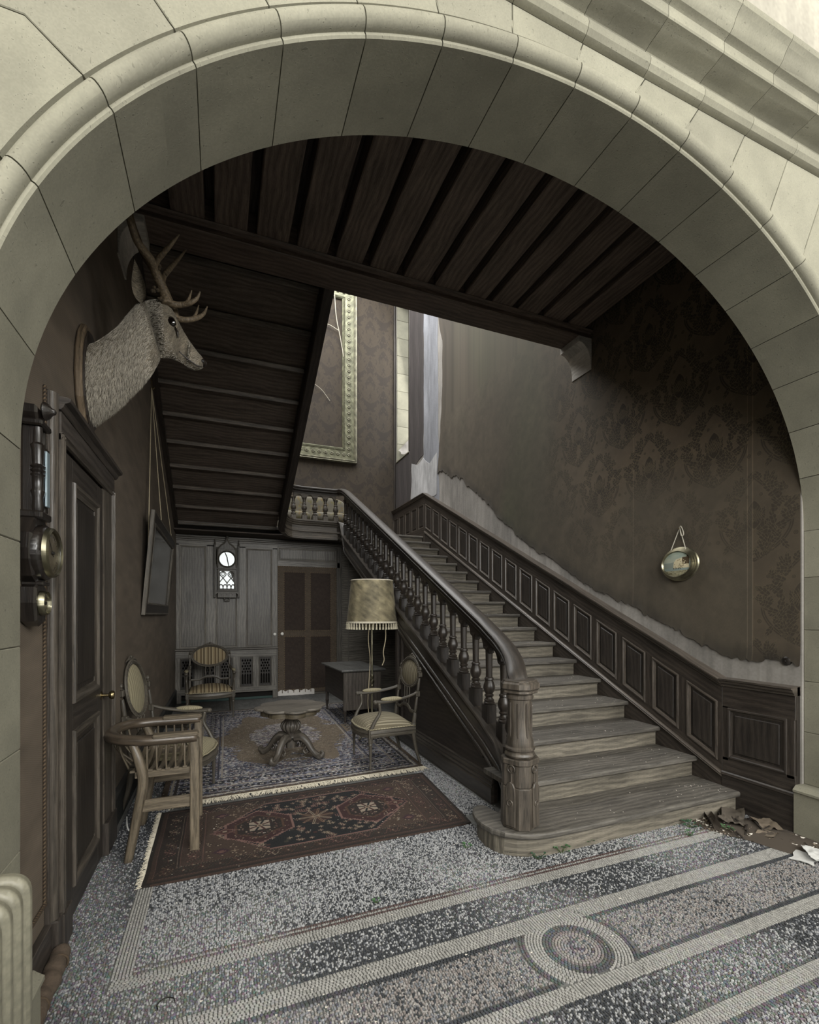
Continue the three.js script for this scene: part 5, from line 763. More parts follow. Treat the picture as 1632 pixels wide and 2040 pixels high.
{
  const t = thing('tub_chair', 'wooden tub chair with slatted seat and curved wraparound arm rail, nearest the door', 'chair', V(-0.375, 0, 3.545), Math.PI / 2), P = (x, y, z) => new THREE.Vector3(x, y, z);
  const U = (y, k = 1) => [P(-0.275, y, 0.235), P(-0.278, y, 0.08), P(-0.270, y + 0.002, -0.07), P(-0.225, y + 0.006, -0.19), P(-0.12, y + 0.01, -0.262), P(0, y + 0.012, -0.28), P(0.12, y + 0.01, -0.262), P(0.225, y + 0.006, -0.19), P(0.270, y + 0.002, -0.07), P(0.278, y, 0.08), P(0.275, y, 0.235)];
  part('arm_rail', tube(U(0.722), 0.042, { seg: 14, div: 5, flat: 0.78, up: P(0, 1, 0) }), M.tubDark, t);
  for (const s of [-1, 1]) {
    part('arm_cap', T(cbox(0.082, 0.030, 0.26, 0.010, 'z'), s * 0.277, 0.744, 0.115), M.tub, t);
    part('leg', [T(cbox(0.050, 0.715, 0.054, 0.005, 'y'), s * 0.272, 0.3575, 0.222)], M.tub, t);
    part('leg', tube([P(s * 0.262, 0.71, -0.125), P(s * 0.276, 0.60, -0.085), P(s * 0.276, 0.48, -0.065), P(s * 0.274, 0.25, -0.10), P(s * 0.272, 0, -0.145)], [0.024, 0.030, 0.030, 0.028, 0.025], { seg: 8 }), M.tub, t);
    part('side_stretcher', T(cbox(0.020, 0.075, 0.33, 0.004, 'z'), s * 0.272, 0.325, 0.055), M.tub, t);
    part('seat_bar', T(cbox(0.028, 0.04, 0.34, 0.004, 'z'), s * 0.262, 0.515, 0.06), M.tub, t);
    for (let k = 0; k < 6; k++) part('arm_slat', tube([P(s * 0.270, 0.70, 0.165 - k * 0.052), P(s * 0.278, 0.62, 0.165 - k * 0.052), P(s * 0.262, 0.53, 0.165 - k * 0.052)], 0.010, { seg: 6, flat: 0.6 }), M.tub, t);
  }
  for (let k = 0; k < 8; k++) { const z = 0.215 - k * 0.048; part('seat_slat', sweep([-0.285, -0.2, -0.1, 0, 0.1, 0.2, 0.285].map((x) => P(x, 0.542 - 0.035 * (1 - (x / 0.285) ** 2), z)), [[-0.013, -0.006], [0.013, -0.006], [0.013, 0.006], [-0.013, 0.006]], { crease: 0.4 }), M.tub, t); }
  for (let k = -2; k <= 2; k++) part('back_slat', tube([P(k * 0.085, 0.725, -0.275 + 0.03 * Math.abs(k)), P(k * 0.085, 0.63, -0.255 + 0.03 * Math.abs(k)), P(k * 0.08, 0.53, -0.16)], 0.011, { seg: 6, flat: 0.6 }), M.tub, t);
  part('front_rail', T(cbox(0.50, 0.05, 0.022), 0, 0.50, 0.225), M.tub, t); part('back_rail', T(cbox(0.52, 0.045, 0.022), 0, 0.495, -0.085), M.tub, t);
}
// coffee table: scalloped top on a carved urn and four scrolled feet
{
  const t = thing('coffee_table', 'low round coffee table with scalloped top on a carved pedestal with scroll feet', 'table', V(0.675, 0.012, 5.0), 0.12);
  const outl = (r, a2) => Array.from({ length: 96 }, (_, i) => { const a = i / 96 * 2 * Math.PI, k = 1 + 0.03 * Math.cos(a * 4) + a2 * Math.abs(Math.cos(a * 4 + 0.3)); return [Math.cos(a) * r * k, Math.sin(a) * r * k]; });
  const lie = (g, y) => { g.rotateX(-Math.PI / 2); return boxUV(T(g, 0, y, 0), 'x'); };
  part('table_top', lie(prism(outl(0.315, 0.14), 0.024, { bevel: 0.008 }), 0.510), M.tableTop, t);
  part('apron', lie(prism(outl(0.265, 0.12), 0.06, { bevel: 0.003 }), 0.450), M.tableEdge, t);
  part('pedestal', [lathe([[0, 0.10], [0.050, 0.10], [0.050, 0.20], [0.066, 0.21], [0.060, 0.225], [0.038, 0.24], [0.046, 0.255], [0.078, 0.285], [0.092, 0.32], [0.088, 0.35], [0.060, 0.385], [0.066, 0.40], [0.080, 0.41], [0.074, 0.45], [0, 0.45]], 24)], M.tableWood, t);
  const gad = []; for (let k = 0; k < 14; k++) { const a = k / 14 * 6.283; gad.push(tube([[0.048, 0.262], [0.078, 0.290], [0.093, 0.32], [0.089, 0.348], [0.066, 0.378]].map(([r, y]) => new THREE.Vector3(Math.cos(a) * r, y, Math.sin(a) * r)), [0.006, 0.012, 0.014, 0.012, 0.005], { seg: 6, div: 3 })); } part('gadroon', gad, M.tableWood, t.children[2]);
  for (let k = 0; k < 4; k++) {
    const a = Math.PI / 4 + k * Math.PI / 2, q = (r, y, s = 0) => new THREE.Vector3(Math.cos(a) * r - Math.sin(a) * s, y, Math.sin(a) * r + Math.cos(a) * s);
    part('foot', [tube([q(0.04, 0.20), q(0.12, 0.215), q(0.19, 0.165), q(0.25, 0.085), q(0.31, 0.04), q(0.355, 0.045), q(0.365, 0.075), q(0.34, 0.088)], [0.040, 0.044, 0.036, 0.030, 0.032, 0.030, 0.018, 0.012], { seg: 10, div: 5 }), T(new THREE.SphereGeometry(0.030, 8, 6).scale(1.2, 0.95, 1.2).toNonIndexed(), Math.cos(a) * 0.325, 0.028, Math.sin(a) * 0.325), tube([q(0.07, 0.235), q(0.13, 0.245), q(0.165, 0.205), q(0.15, 0.185)], [0.010, 0.016, 0.014, 0.008], { seg: 8, div: 4 }), tube([q(0.19, 0.13, 0.03), q(0.16, 0.09, 0.03), q(0.19, 0.06, 0.03), q(0.215, 0.085, 0.03)], [0.008, 0.012, 0.012, 0.006], { seg: 6 }), tube([q(0.19, 0.13, -0.03), q(0.16, 0.09, -0.03), q(0.19, 0.06, -0.03), q(0.215, 0.085, -0.03)], [0.008, 0.012, 0.012, 0.006], { seg: 6 })], M.tableWood, t);
  }
}
// desk, floor lamp
{
  const t = thing('desk', 'dark plain wooden desk with grey dusty top standing behind the lamp', 'desk', V(1.80, 0.012, 6.80), 0.04);
  part('desk_top', boxUV(T(cbox(0.64, 0.028, 1.16, 0.008), 0, 0.706, 0), 'z'), M.deskTop, t);
  part('end_panel', boxUV(T(cbox(0.52, 0.53, 0.022, 0.004, 'y'), 0, 0.425, 0.505), 'y'), M.desk, t); part('end_panel', T(cbox(0.52, 0.40, 0.022, 0.004, 'y'), 0, 0.49, -0.505), M.desk, t);
  part('side_panel', T(cbox(0.022, 0.40, 1.0, 0.004, 'z'), -0.262, 0.49, 0), M.deskSide, t); part('side_panel', T(cbox(0.022, 0.40, 1.0, 0.004, 'z'), 0.262, 0.49, 0), M.deskSide, t);
  part('corner_strip', T(cbox(0.03, 0.53, 0.03, 0.005, 'y'), -0.258, 0.425, 0.50), M.desk, t); part('corner_strip', T(cbox(0.03, 0.53, 0.03, 0.005, 'y'), 0.258, 0.425, 0.50), M.desk, t);
  for (const x of [-1, 1]) for (const z of [-1, 1]) part('leg', T(lathe([[0.013, 0], [0.016, 0.02], [0.012, 0.03], [0.024, 0.13], [0.028, 0.15], [0.022, 0.16], [0.026, 0.30]], 12), x * 0.245, 0, z * 0.49), M.deskSide, t);
  const l = thing('floor_lamp', 'brass floor lamp with parchment drum shade and tasselled fringe', 'floor lamp', V(1.685, 0.012, 5.42));
  part('pole', [lathe([[0.013, 0.17], [0.013, 1.42]], 12), lathe([[0.013, 0.60], [0.020, 0.605], [0.024, 0.62], [0.014, 0.64], [0.028, 0.66], [0.030, 0.68], [0.014, 0.70], [0.022, 0.715], [0.026, 0.735], [0.016, 0.75], [0.013, 0.76]], 14)], M.brassPale, l);
  for (let k = 0; k < 3; k++) { const a = 0.55 + k * 2.094; part('foot', tube([[0.0, 0.19], [0.05, 0.185], [0.11, 0.13], [0.17, 0.05], [0.215, 0.012]].map(([r, y]) => new THREE.Vector3(Math.cos(a) * r, y, Math.sin(a) * r)), [0.009, 0.010, 0.010, 0.010, 0.012], { seg: 8 }), M.giltPale, l); }
  const skin = dataTex(512, 512, (u, v) => { const a = fbm(u * 20, v * 6, 91, 5, 20, 6), s = fbm(u * 30 + v * 10, v * 9, 95, 4); const l2 = 0.62 + 0.42 * (a - 0.5) + 0.34 * (s - 0.5); return [l2 * 0.98, l2 * 0.94, l2 * 0.82]; });
  const sh = part('lamp_shade', [new THREE.CylinderGeometry(0.250, 0.302, 0.50, 48, 1, true).translate(0, 1.63, 0).toNonIndexed()], phys({ map: skin, color: '#e8e2cf', roughness: 0.75, transmission: 0.25, thickness: 0 }), l);
  part('shade_rim', [T(new THREE.TorusGeometry(0.250, 0.006, 6, 48).rotateX(Math.PI / 2), 0, 1.88, 0), sweep(ellipsePath(0.303, 0.303, 48).map((p) => new THREE.Vector3(p.x, 1.375, p.y)), [[0, 0], [0.006, 0], [0.006, 0.02], [0, 0.02]], { closed: true })], M.hide, sh);
  const tas = []; for (let k = 0; k < 48; k++) { const a = k / 48 * 6.283; tas.push(T(lathe([[0.003, 0.085], [0.004, 0.058], [0.009, 0.052], [0.006, 0.042], [0.013, 0.0], [0, 0.0]], 6), Math.cos(a) * 0.303, 1.302, Math.sin(a) * 0.303)); } part('tassel_fringe', tas, std({ color: '#c4bda6', roughness: 0.9 }), sh).userData.kind = 'stuff';
  part('frame_ring', [T(new THREE.TorusGeometry(0.29, 0.003, 5, 40).rotateX(Math.PI / 2), 0, 1.40, 0), T(cbox(0.58, 0.005, 0.005, 0.001), 0, 1.42, 0), T(cbox(0.005, 0.005, 0.58, 0.001), 0, 1.42, 0), T(lathe([[0.02, 1.42], [0.022, 1.49], [0.0, 1.50]], 12), 0, 0, 0)], M.brass, sh);
  part('pull_cord', tube([[0.14, 1.44, 0.06], [0.15, 1.2, 0.07], [0.12, 1.02, 0.07], [0.13, 0.93, 0.07], [0.105, 0.865, 0.07]].map((p) => new THREE.Vector3(...p)), 0.006, { seg: 6 }), M.cord, l);
  part('flex', tube([[-0.02, 1.44, 0.02], [-0.055, 1.2, 0.03], [-0.03, 0.95, 0.02], [-0.045, 0.7, 0.03], [-0.06, 0.45, 0.03], [-0.05, 0.2, 0.02], [-0.10, 0.006, -0.02], [-0.2, 0.006, -0.2]].map((p) => new THREE.Vector3(...p)), 0.0045, { seg: 6 }), M.cord, l);
  // settee on the landing, seen between the balusters
  const flo = canvasTex(256, 256, (c, w, h) => { const R = rng(12); c.fillStyle = '#6b675c'; c.fillRect(0, 0, w, h); for (let k = 0; k < 46; k++) { const x = R() * w, y = R() * h; c.fillStyle = ['#6b6749', '#74664a', '#7d765c'][k % 3]; for (let q = 0; q < 5; q++) { const a = q * 1.257 + k; c.beginPath(); c.ellipse(x + Math.cos(a) * 8, y + Math.sin(a) * 8, 7, 4, a, 0, 6.3); c.fill(); } c.fillStyle = '#6c5c40'; c.fillRect(x - 2, y - 2, 5, 5); } });
  const fm = std({ map: scaled(flo, 2.2, 2.2), roughness: 0.9 });
  const s = thing('settee', 'pale flowered settee on the upper landing seen between the balusters', 'sofa', V(1.62, 2.998, 9.25), -0.12);
  const soft = (w, h, d, r) => { const g = new THREE.SphereGeometry(1, 24, 16).toNonIndexed(), p = g.attributes.position; for (let i = 0; i < p.count; i++) { const f = (v, e) => Math.sign(v) * Math.pow(Math.abs(v), e); p.setXYZ(i, f(p.getX(i), r) * w / 2, f(p.getY(i), r) * h / 2, f(p.getZ(i), r) * d / 2); } g.computeVertexNormals(); return boxUV(toCreasedNormals(g, 1)); };
  part('backrest', T(soft(1.44, 0.62, 0.16, 0.42), 0, 0.52, -0.26), fm, s);
  for (const x of [-0.35, 0.35]) part('seat_cushion', T(soft(0.68, 0.19, 0.56, 0.45), x, 0.345, 0.06), fm, s);
  part('seat_base', T(soft(1.40, 0.18, 0.58, 0.3), 0, 0.17, 0.02), fm, s);
  for (const x of [-0.72, 0.72]) part('armrest', T(soft(0.15, 0.46, 0.60, 0.4), x, 0.33, 0.02), fm, s);
  for (const x of [-0.62, 0.62]) for (const z of [-0.22, 0.24]) part('leg', T(lathe([[0.016, 0], [0.022, 0.10]], 8), x, 0, z), M.chairWood2, s);
}

// ---------------------------------------------------------------- things on the walls
{ // stag head on a wooden shield, looking out over the hall
  const D = 3.05, t = thing('stag_head', 'mounted stag head with branching antlers on a wooden shield above the door', 'stag head', V(XL, 2.74, D));
  const pt = (px, py, dz = 0) => { const xc = (px - 816) / FPX, c = Math.cos(YAW), s = Math.sin(YAW), rx = xc * c + s, rd = c - xc * s, k = (D - dz) / rd; return new THREE.Vector3(rx * k - XL, EYE - (py - HORIZON) / FPX * k - 2.74, dz); };   // outline points of the profile, laid in the head's own middle plane
  const secs = [[[163, 690], [168, 848], 0.155], [[186, 690], [190, 836], 0.150], [[214, 674], [226, 812], 0.135], [[240, 650], [262, 780], 0.118], [[262, 622], [300, 746], 0.105], [[283, 602], [318, 716], 0.100], [[312, 598], [328, 712], 0.100], [[338, 612], [340, 713], 0.088], [[352, 634], [349, 716], 0.072], [[366, 660], [361, 722], 0.056], [[381, 684], [375, 731], 0.045], [[394, 702], [388, 736], 0.041], [[402, 711], [397, 735], 0.036], [[407, 719], [404, 732], 0.020]];
  const R = rng(77), rings = [];
  const cat = (arr, f) => { const i = Math.min(arr.length - 2, Math.floor(f)), u = f - i, g = (k) => arr[clamp(k, 0, arr.length - 1)]; const h = (a, b, c, d) => 0.5 * (2 * b + (c - a) * u + (2 * a - 5 * b + 4 * c - d) * u * u + (3 * b - a - 3 * c + d) * u * u * u); const A = g(i - 1), B = g(i), C = g(i + 1), E = g(i + 2); return [[h(A[0][0], B[0][0], C[0][0], E[0][0]), h(A[0][1], B[0][1], C[0][1], E[0][1])], [h(A[1][0], B[1][0], C[1][0], E[1][0]), h(A[1][1], B[1][1], C[1][1], E[1][1])], h(A[2], B[2], C[2], E[2])]; };
  const NR = 52, NA = 32;
  for (let k = 0; k <= NR; k++) {
    const [u, l, b] = cat(secs, k / NR * (secs.length - 1)), A = pt(...u), B = pt(...l), c = A.clone().add(B).multiplyScalar(0.5), half = A.clone().sub(B).multiplyScalar(0.5), neck = 1 - smooth(14, 24, k), ring = [];
    for (let q = 0; q < NA; q++) {
      const a = q / NA * 2 * Math.PI, ca = Math.cos(a), sa = Math.sin(a), lump = 1 + neck * 0.05 * (fbm(k * 0.35, q * 0.6, 3, 3) - 0.5) + neck * 0.03 * (R() - 0.5) * (k > 1 ? 1 : 0);
      let w = b * (1 - 0.10 * ca * (1 - neck)); const cheek = smooth(20, 26, k) * smooth(40, 30, k) * (ca > 0.2 && ca < 0.75 ? 0.90 : 1); if (cheek) w *= cheek;
      ring.push(c.clone().addScaledVector(half, ca * lump).add(new THREE.Vector3(0, 0, sa * w * lump)));
    }
    rings.push(ring);
  }
  rings.forEach((r) => r.reverse()); let hg = loft(rings); { const P = hg.attributes.position, N = hg.attributes.normal; let q = 0; for (let i = 0; i < P.count; i++) q += N.getZ(i) * P.getZ(i); if (q < 0) { rings.forEach((r) => r.reverse()); hg = loft(rings); } }
  const body = part('head_and_neck', hg, M.fur, t);
  // short hair as fine blades
  { const p = hg.attributes.position, n = hg.attributes.normal, N = 36000, tri = p.count / 3, cum = []; let s = 0; const a = new THREE.Vector3(), b = new THREE.Vector3(), c = new THREE.Vector3();
    for (let i = 0; i < tri; i++) { a.fromBufferAttribute(p, i * 3); b.fromBufferAttribute(p, i * 3 + 1); c.fromBufferAttribute(p, i * 3 + 2); s += b.clone().sub(a).cross(c.clone().sub(a)).length(); cum.push(s); }
    const blade = flatGeo([[new THREE.Vector3(-0.5, 0, 0), new THREE.Vector3(0.5, 0, 0), new THREE.Vector3(0, 1, 0.05)], [new THREE.Vector3(0, 0, -0.5), new THREE.Vector3(0, 0, 0.5), new THREE.Vector3(0.02, 1, 0)]]), inst = new THREE.InstancedMesh(blade, std({ color: '#ffffff', roughness: 0.9 }), N), o = new THREE.Object3D(), col = new THREE.Color(), q = new THREE.Quaternion(), Y = new THREE.Vector3(0, 1, 0);
    for (let i = 0; i < N; i++) {
      const r = R() * s; let lo = 0, hi = tri - 1; while (lo < hi) { const m = (lo + hi) >> 1; cum[m] < r ? lo = m + 1 : hi = m; }
      let u = R(), v = R(); if (u + v > 1) { u = 1 - u; v = 1 - v; } a.fromBufferAttribute(p, lo * 3); b.fromBufferAttribute(p, lo * 3 + 1).sub(a); c.fromBufferAttribute(p, lo * 3 + 2).sub(a); a.addScaledVector(b, u).addScaledVector(c, v);
      const nn = new THREE.Vector3().fromBufferAttribute(n, lo * 3); const e = a.clone().sub(new THREE.Vector3(0.3, 0.2, 0)); const onNeck = smooth(0.42, 0.25, a.x), lie = new THREE.Vector3(-0.25 - 0.6 * (1 - onNeck), -0.75 * onNeck - 0.2, 0).addScaledVector(nn, 0.12 + 0.20 * onNeck * R()); if (e.dot(nn) < -9) nn.negate();
      lie.x += (R() - 0.5) * 0.3; lie.y += (R() - 0.5) * 0.3; lie.z += (R() - 0.5) * 0.2; lie.normalize(); q.setFromUnitVectors(Y, lie); o.position.copy(a); o.quaternion.copy(q); const L = lerp(0.006, 0.030, onNeck) * (0.7 + 0.6 * R()); o.scale.set(0.0026, L, 0.0026); o.updateMatrix(); inst.setMatrixAt(i, o.matrix); const g = 0.17 + 0.33 * R(); inst.setColorAt(i, col.setRGB(g * 1.04, g * 0.95, g * 0.78)); }
    inst.name = 'fur'; inst.userData.kind = 'stuff'; body.add(inst); }
  for (const s of [1, -1]) {
    const z = s * 0.086;
    part('eye', T(new THREE.SphereGeometry(0.024, 16, 12).scale(1, 1, 0.6).toNonIndexed(), ...pt(343, 641, z * 0.93).toArray()), M.eye, t);
    part('eyelid', tube([[330, 634], [337, 629], [346, 632], [352, 643], [352, 654]].map(([x, y]) => pt(x, y, z * 0.93 + s * 0.006)), [0.004, 0.007, 0.007, 0.006, 0.004], { seg: 6 }), M.fur, t);
    part('tear_line', tube([[349, 652], [353, 662], [355, 672]].map(([x, y]) => pt(x, y, s * 0.064)), [0.004, 0.007, 0.003], { seg: 6 }), M.nose, t);
    // ear: a cupped leaf
    const b0 = pt(281, 602, s * 0.07), tip = pt(268, 517, s * 0.16), ear = grid((u, v) => { const w = 0.030 * Math.sin(Math.PI * Math.pow(u, 0.75)) * (1 - 0.2 * u) + 0.008 * (1 - u), q = (v - 0.5) * 2; return b0.clone().lerp(tip, u).add(new THREE.Vector3(q * w, q * w * 0.25, -s * 0.030 * (1 - q * q) * Math.sin(Math.PI * clamp(u + 0.12)))); }, 14, 8);
    part('ear', [ear.toNonIndexed(), T(ear.clone().toNonIndexed(), 0.001, 0, -s * 0.006)], M.fur, t);
    part('nostril', T(new THREE.SphereGeometry(0.010, 8, 6).scale(1.3, 0.8, 0.5).toNonIndexed(), ...pt(403, 719, s * 0.028).toArray()), M.black, t);
    part('mouth_line', tube([[357, 700], [370, 712], [383, 722], [394, 729], [402, 731]].map(([x, y], i) => pt(x, y, s * [0.060, 0.050, 0.043, 0.040, 0.030][i])), 0.0038, { seg: 6 }), M.nose, t);
    // antler: beam, brow tine with fork, bez tine, trez tine; the far one is spread by its own tilt
    const sp = (y) => s * (0.045 + 0.24 * smooth(590, 430, y)), q = (x, y, e = 0) => pt(x, y, sp(y) + s * e);
    const far = s < 0 ? 1 : 0, A = (x, y, e = 0) => far ? q(x + 14, y + 30, e) : q(x, y, e);
    part('antler', [tube([A(334, 608), A(330, 590), A(322, 570), A(311, 545), A(303, 522), A(287, 500), A(272, 478), A(262, 448), A(252, 418), A(246, 385)], [0.032, 0.030, 0.027, 0.025, 0.024, 0.021, 0.019, 0.018, 0.015, 0.009], { seg: 10, div: 5 }), tube([A(308, 535), A(313, 520), A(325, 505), A(340, 488), A(357, 467)], [0.018, 0.015, 0.014, 0.011, 0.004], { seg: 9, div: 5 }), tube([A(328, 598), A(345, 606), A(362, 607), A(380, 603, 0.02), A(392, 595, 0.03), A(399, 581, 0.04)], [0.022, 0.018, 0.016, 0.014, 0.010, 0.004], { seg: 9, div: 5 }), tube([A(370, 605, 0.01), A(377, 594, 0.03), A(382, 578, 0.05)], [0.010, 0.008, 0.003], { seg: 7, div: 4 })], M.antler, t);
    const knobs = []; for (let k = 0; k < 16; k++) { const c = A(lerp(331, 308, R()), lerp(604, 535, R())); knobs.push(T(new THREE.IcosahedronGeometry(0.007 + 0.005 * R(), 0), c.x + (R() - 0.5) * 0.05, c.y, c.z + s * 0.018)); } part('burr', knobs, M.antler, t.children[t.children.length - 1]);
  }
  part('nose', T(new THREE.SphereGeometry(0.028, 12, 10).scale(0.9, 0.75, 1.05).toNonIndexed(), ...pt(403, 723, 0).toArray()), M.nose, t);
  const sh = [[0, 0.30], [0.08, 0.28], [0.14, 0.21], [0.18, 0.10], [0.19, -0.02], [0.165, -0.14], [0.11, -0.23], [0.04, -0.29], [0, -0.34], [-0.04, -0.29], [-0.11, -0.23], [-0.165, -0.14], [-0.19, -0.02], [-0.18, 0.10], [-0.14, 0.21], [-0.08, 0.28]];
  part('shield', boxUV(T(prism(sh, 0.034, { bevel: 0.008 }).rotateY(Math.PI / 2), 0.004, 0.02, 0), 'y'), M.shieldEdge, t);
  part('shield_face', boxUV(T(prism(sh.map(([x, y]) => [x * 0.88, y * 0.9]), 0.012, { bevel: 0.004 }).rotateY(Math.PI / 2), 0.034, 0.02, 0), 'y'), M.shield, t.children[t.children.length - 1]);
}
{ // banjo barometer
  const t = thing('barometer', 'dark polished banjo barometer hanging between the arch and the door', 'barometer', V(XL, 0, 2.225), Math.PI / 2);
  const P = (x, y, z) => new THREE.Vector3(x, y, z);
  part('case', [boxUV(prism([[0.05, 1.47], [0.062, 1.54], [0.055, 1.60], [0.03, 1.615], [0.075, 1.64], [0.108, 1.70], [0.112, 1.74], [0.10, 1.80], [0.06, 1.85], [0.038, 1.88], [0.036, 2.24], [0.05, 2.26], [0.05, 2.29], [-0.05, 2.29], [-0.05, 2.26], [-0.036, 2.24], [-0.038, 1.88], [-0.06, 1.85], [-0.10, 1.80], [-0.112, 1.74], [-0.108, 1.70], [-0.075, 1.64], [-0.03, 1.615], [-0.055, 1.60], [-0.062, 1.54], [-0.05, 1.47], [0, 1.45]], 0.055, { bevel: 0.008 }), 'y'), T(cbox(0.11, 0.03, 0.075, 0.006), 0, 1.875, 0.036), T(cbox(0.11, 0.025, 0.075, 0.006), 0, 2.225, 0.036), T(cbox(0.075, 0.016, 0.07, 0.004), 0, 1.615, 0.036)], M.barometer, t);
  part('turned_column', T(lathe([[0.016, 1.885], [0.020, 1.90], [0.017, 1.94], [0.023, 1.965], [0.018, 1.975], [0.019, 2.02], [0.024, 2.028], [0.018, 2.036], [0.025, 2.044], [0.018, 2.052], [0.025, 2.060], [0.018, 2.068], [0.020, 2.12], [0.024, 2.14], [0.016, 2.15], [0.014, 2.21]], 14), -0.028, 0, 0.052), M.barometer, t);
  part('turned_column', T(lathe([[0.016, 1.885], [0.020, 1.90], [0.017, 1.94], [0.023, 1.965], [0.018, 1.975], [0.019, 2.02], [0.024, 2.028], [0.018, 2.036], [0.025, 2.044], [0.018, 2.052], [0.025, 2.060], [0.018, 2.068], [0.020, 2.12], [0.024, 2.14], [0.016, 2.15], [0.014, 2.21]], 14), 0.036, 0, 0.046), M.barometer, t);
  part('thermometer_scale', T(cbox(0.034, 0.215, 0.008, 0.002, 'y'), 0.006, 2.02, 0.072), M.steel, t);
  const dial = (y, r, z) => { const d = part('dial', T(lathe([[0, 0.004], [r * 0.96, 0.004], [r, 0]], 32).rotateX(Math.PI / 2), 0, y, z), std({ color: '#8a8478', roughness: 0.5, map: canvasTex(256, 256, (c, w) => { c.fillStyle = '#a9a294'; c.fillRect(0, 0, w, w); }) }), t); part('bezel', T(lathe([[r * 0.90, 0.0], [r * 0.90, 0.014], [r * 0.96, 0.020], [r * 1.04, 0.014], [r * 1.06, 0]], 36).rotateX(Math.PI / 2), 0, y, z), M.brassPale, d); part('glass_dome', T(lathe([[r * 0.92, 0.012], [r * 0.7, 0.022], [r * 0.35, 0.028], [0, 0.030]], 28).rotateX(Math.PI / 2), 0, y, z), M.glass, d); const ticks = []; for (let k = 0; k < 36; k++) ticks.push(T(cbox(0.0016, r * (k % 3 ? 0.08 : 0.16), 0.001, 0.0003), 0, r * 0.74, 0).rotateZ(k / 36 * 6.283)); part('scale_ticks', T(merge(ticks), 0, y, z + 0.006), M.black, d); part('hand', T(merge([T(cbox(0.003, r * 0.9, 0.002, 0.0006, 'y'), 0, r * 0.25, 0).rotateZ(0.7), lathe([[0.006, -0.002], [0.006, 0.006], [0, 0.008]], 8).rotateX(Math.PI / 2)]), 0, y, z + 0.009), M.black, d); return d; };
  part('dial_drum', T(lathe([[0.085, 0], [0.108, 0.004], [0.108, 0.040], [0.098, 0.052], [0.090, 0.054]], 36).rotateX(Math.PI / 2), 0, 1.735, 0.03), M.barometer, t);
  dial(1.735, 0.092, 0.082); dial(1.54, 0.046, 0.056);
  part('finial', [T(lathe([[0.03, 0], [0.036, 0.006], [0.028, 0.02], [0.014, 0.03], [0.010, 0.04], [0, 0.045]], 16).rotateX(Math.PI / 2), 0, 2.285, 0.06)], M.barometer, t);
}
{ // wide mirror hung by cords, tipped forward from the left wall
  const t = thing('wall_mirror', 'wide framed mirror hanging by cords and tipping forward from the left wall', 'mirror', V(XL + 0.02, 1.486, 6.10), Math.PI / 2);
  const tip = new THREE.Group(); const a = 0.085, rot = (g) => g.rotateX(a), W = 1.06, Hh = 1.0;
  part('frame', rot(sweep(rectPath(-W, W, 0, Hh, 0), [[0, -0.014], [0, 0.016], [-0.012, 0.022], [-0.02, 0.018], [-0.10, 0.014], [-0.108, 0.022], [-0.118, 0.016], [-0.125, 0.004], [-0.125, -0.014]], { up: Z, closed: true, crease: 0.4 })), M.mirrorFrame, t);
  part('frame_flat', rot(sweep(rectPath(-W + 0.018, W - 0.018, 0.018, Hh - 0.018, 0.0165), [[0, 0], [0, 0.002], [-0.085, 0.002], [-0.085, 0]], { up: Z, closed: true, crease: 0.4 })), M.mirrorFlat, t);
  part('mirror_glass', rot(T(cbox(2 * W - 0.24, Hh - 0.24, 0.006, 0.002), 0, Hh / 2, -0.002)), M.oldMirror, t);
  part('backing_board', rot(T(cbox(2 * W - 0.1, Hh - 0.1, 0.008, 0.002), 0, Hh / 2, -0.012)), M.dark, t);
  const hook = new THREE.Vector3(-0.36, 2.44, -0.012), e = (x, y, z) => new THREE.Vector3(x, y, z).applyAxisAngle(new THREE.Vector3(1, 0, 0), a);
  part('cord', [tube([hook, e(-W + 0.1, 0.60, -0.02)], 0.0042, { seg: 5, div: 1 }), tube([hook, e(-0.25, Hh - 0.01, -0.01)], 0.0042, { seg: 5, div: 1 }), tube([hook, e(W - 0.15, Hh - 0.01, -0.01)], 0.0042, { seg: 5, div: 1 }), tube([hook, e(-W + 0.1, 0.60, -0.02).add(new THREE.Vector3(0.02, 0, 0))], 0.0035, { seg: 5, div: 1 })], M.cord, t);
  part('hook', [tube([hook.clone().add(new THREE.Vector3(0, 0.10, 0)), hook.clone().add(new THREE.Vector3(0, 0.02, 0.006)), hook.clone().add(new THREE.Vector3(0, -0.01, 0.016)), hook.clone().add(new THREE.Vector3(0, 0.01, 0.026))], 0.005, { seg: 6 })], M.brass, t);
}
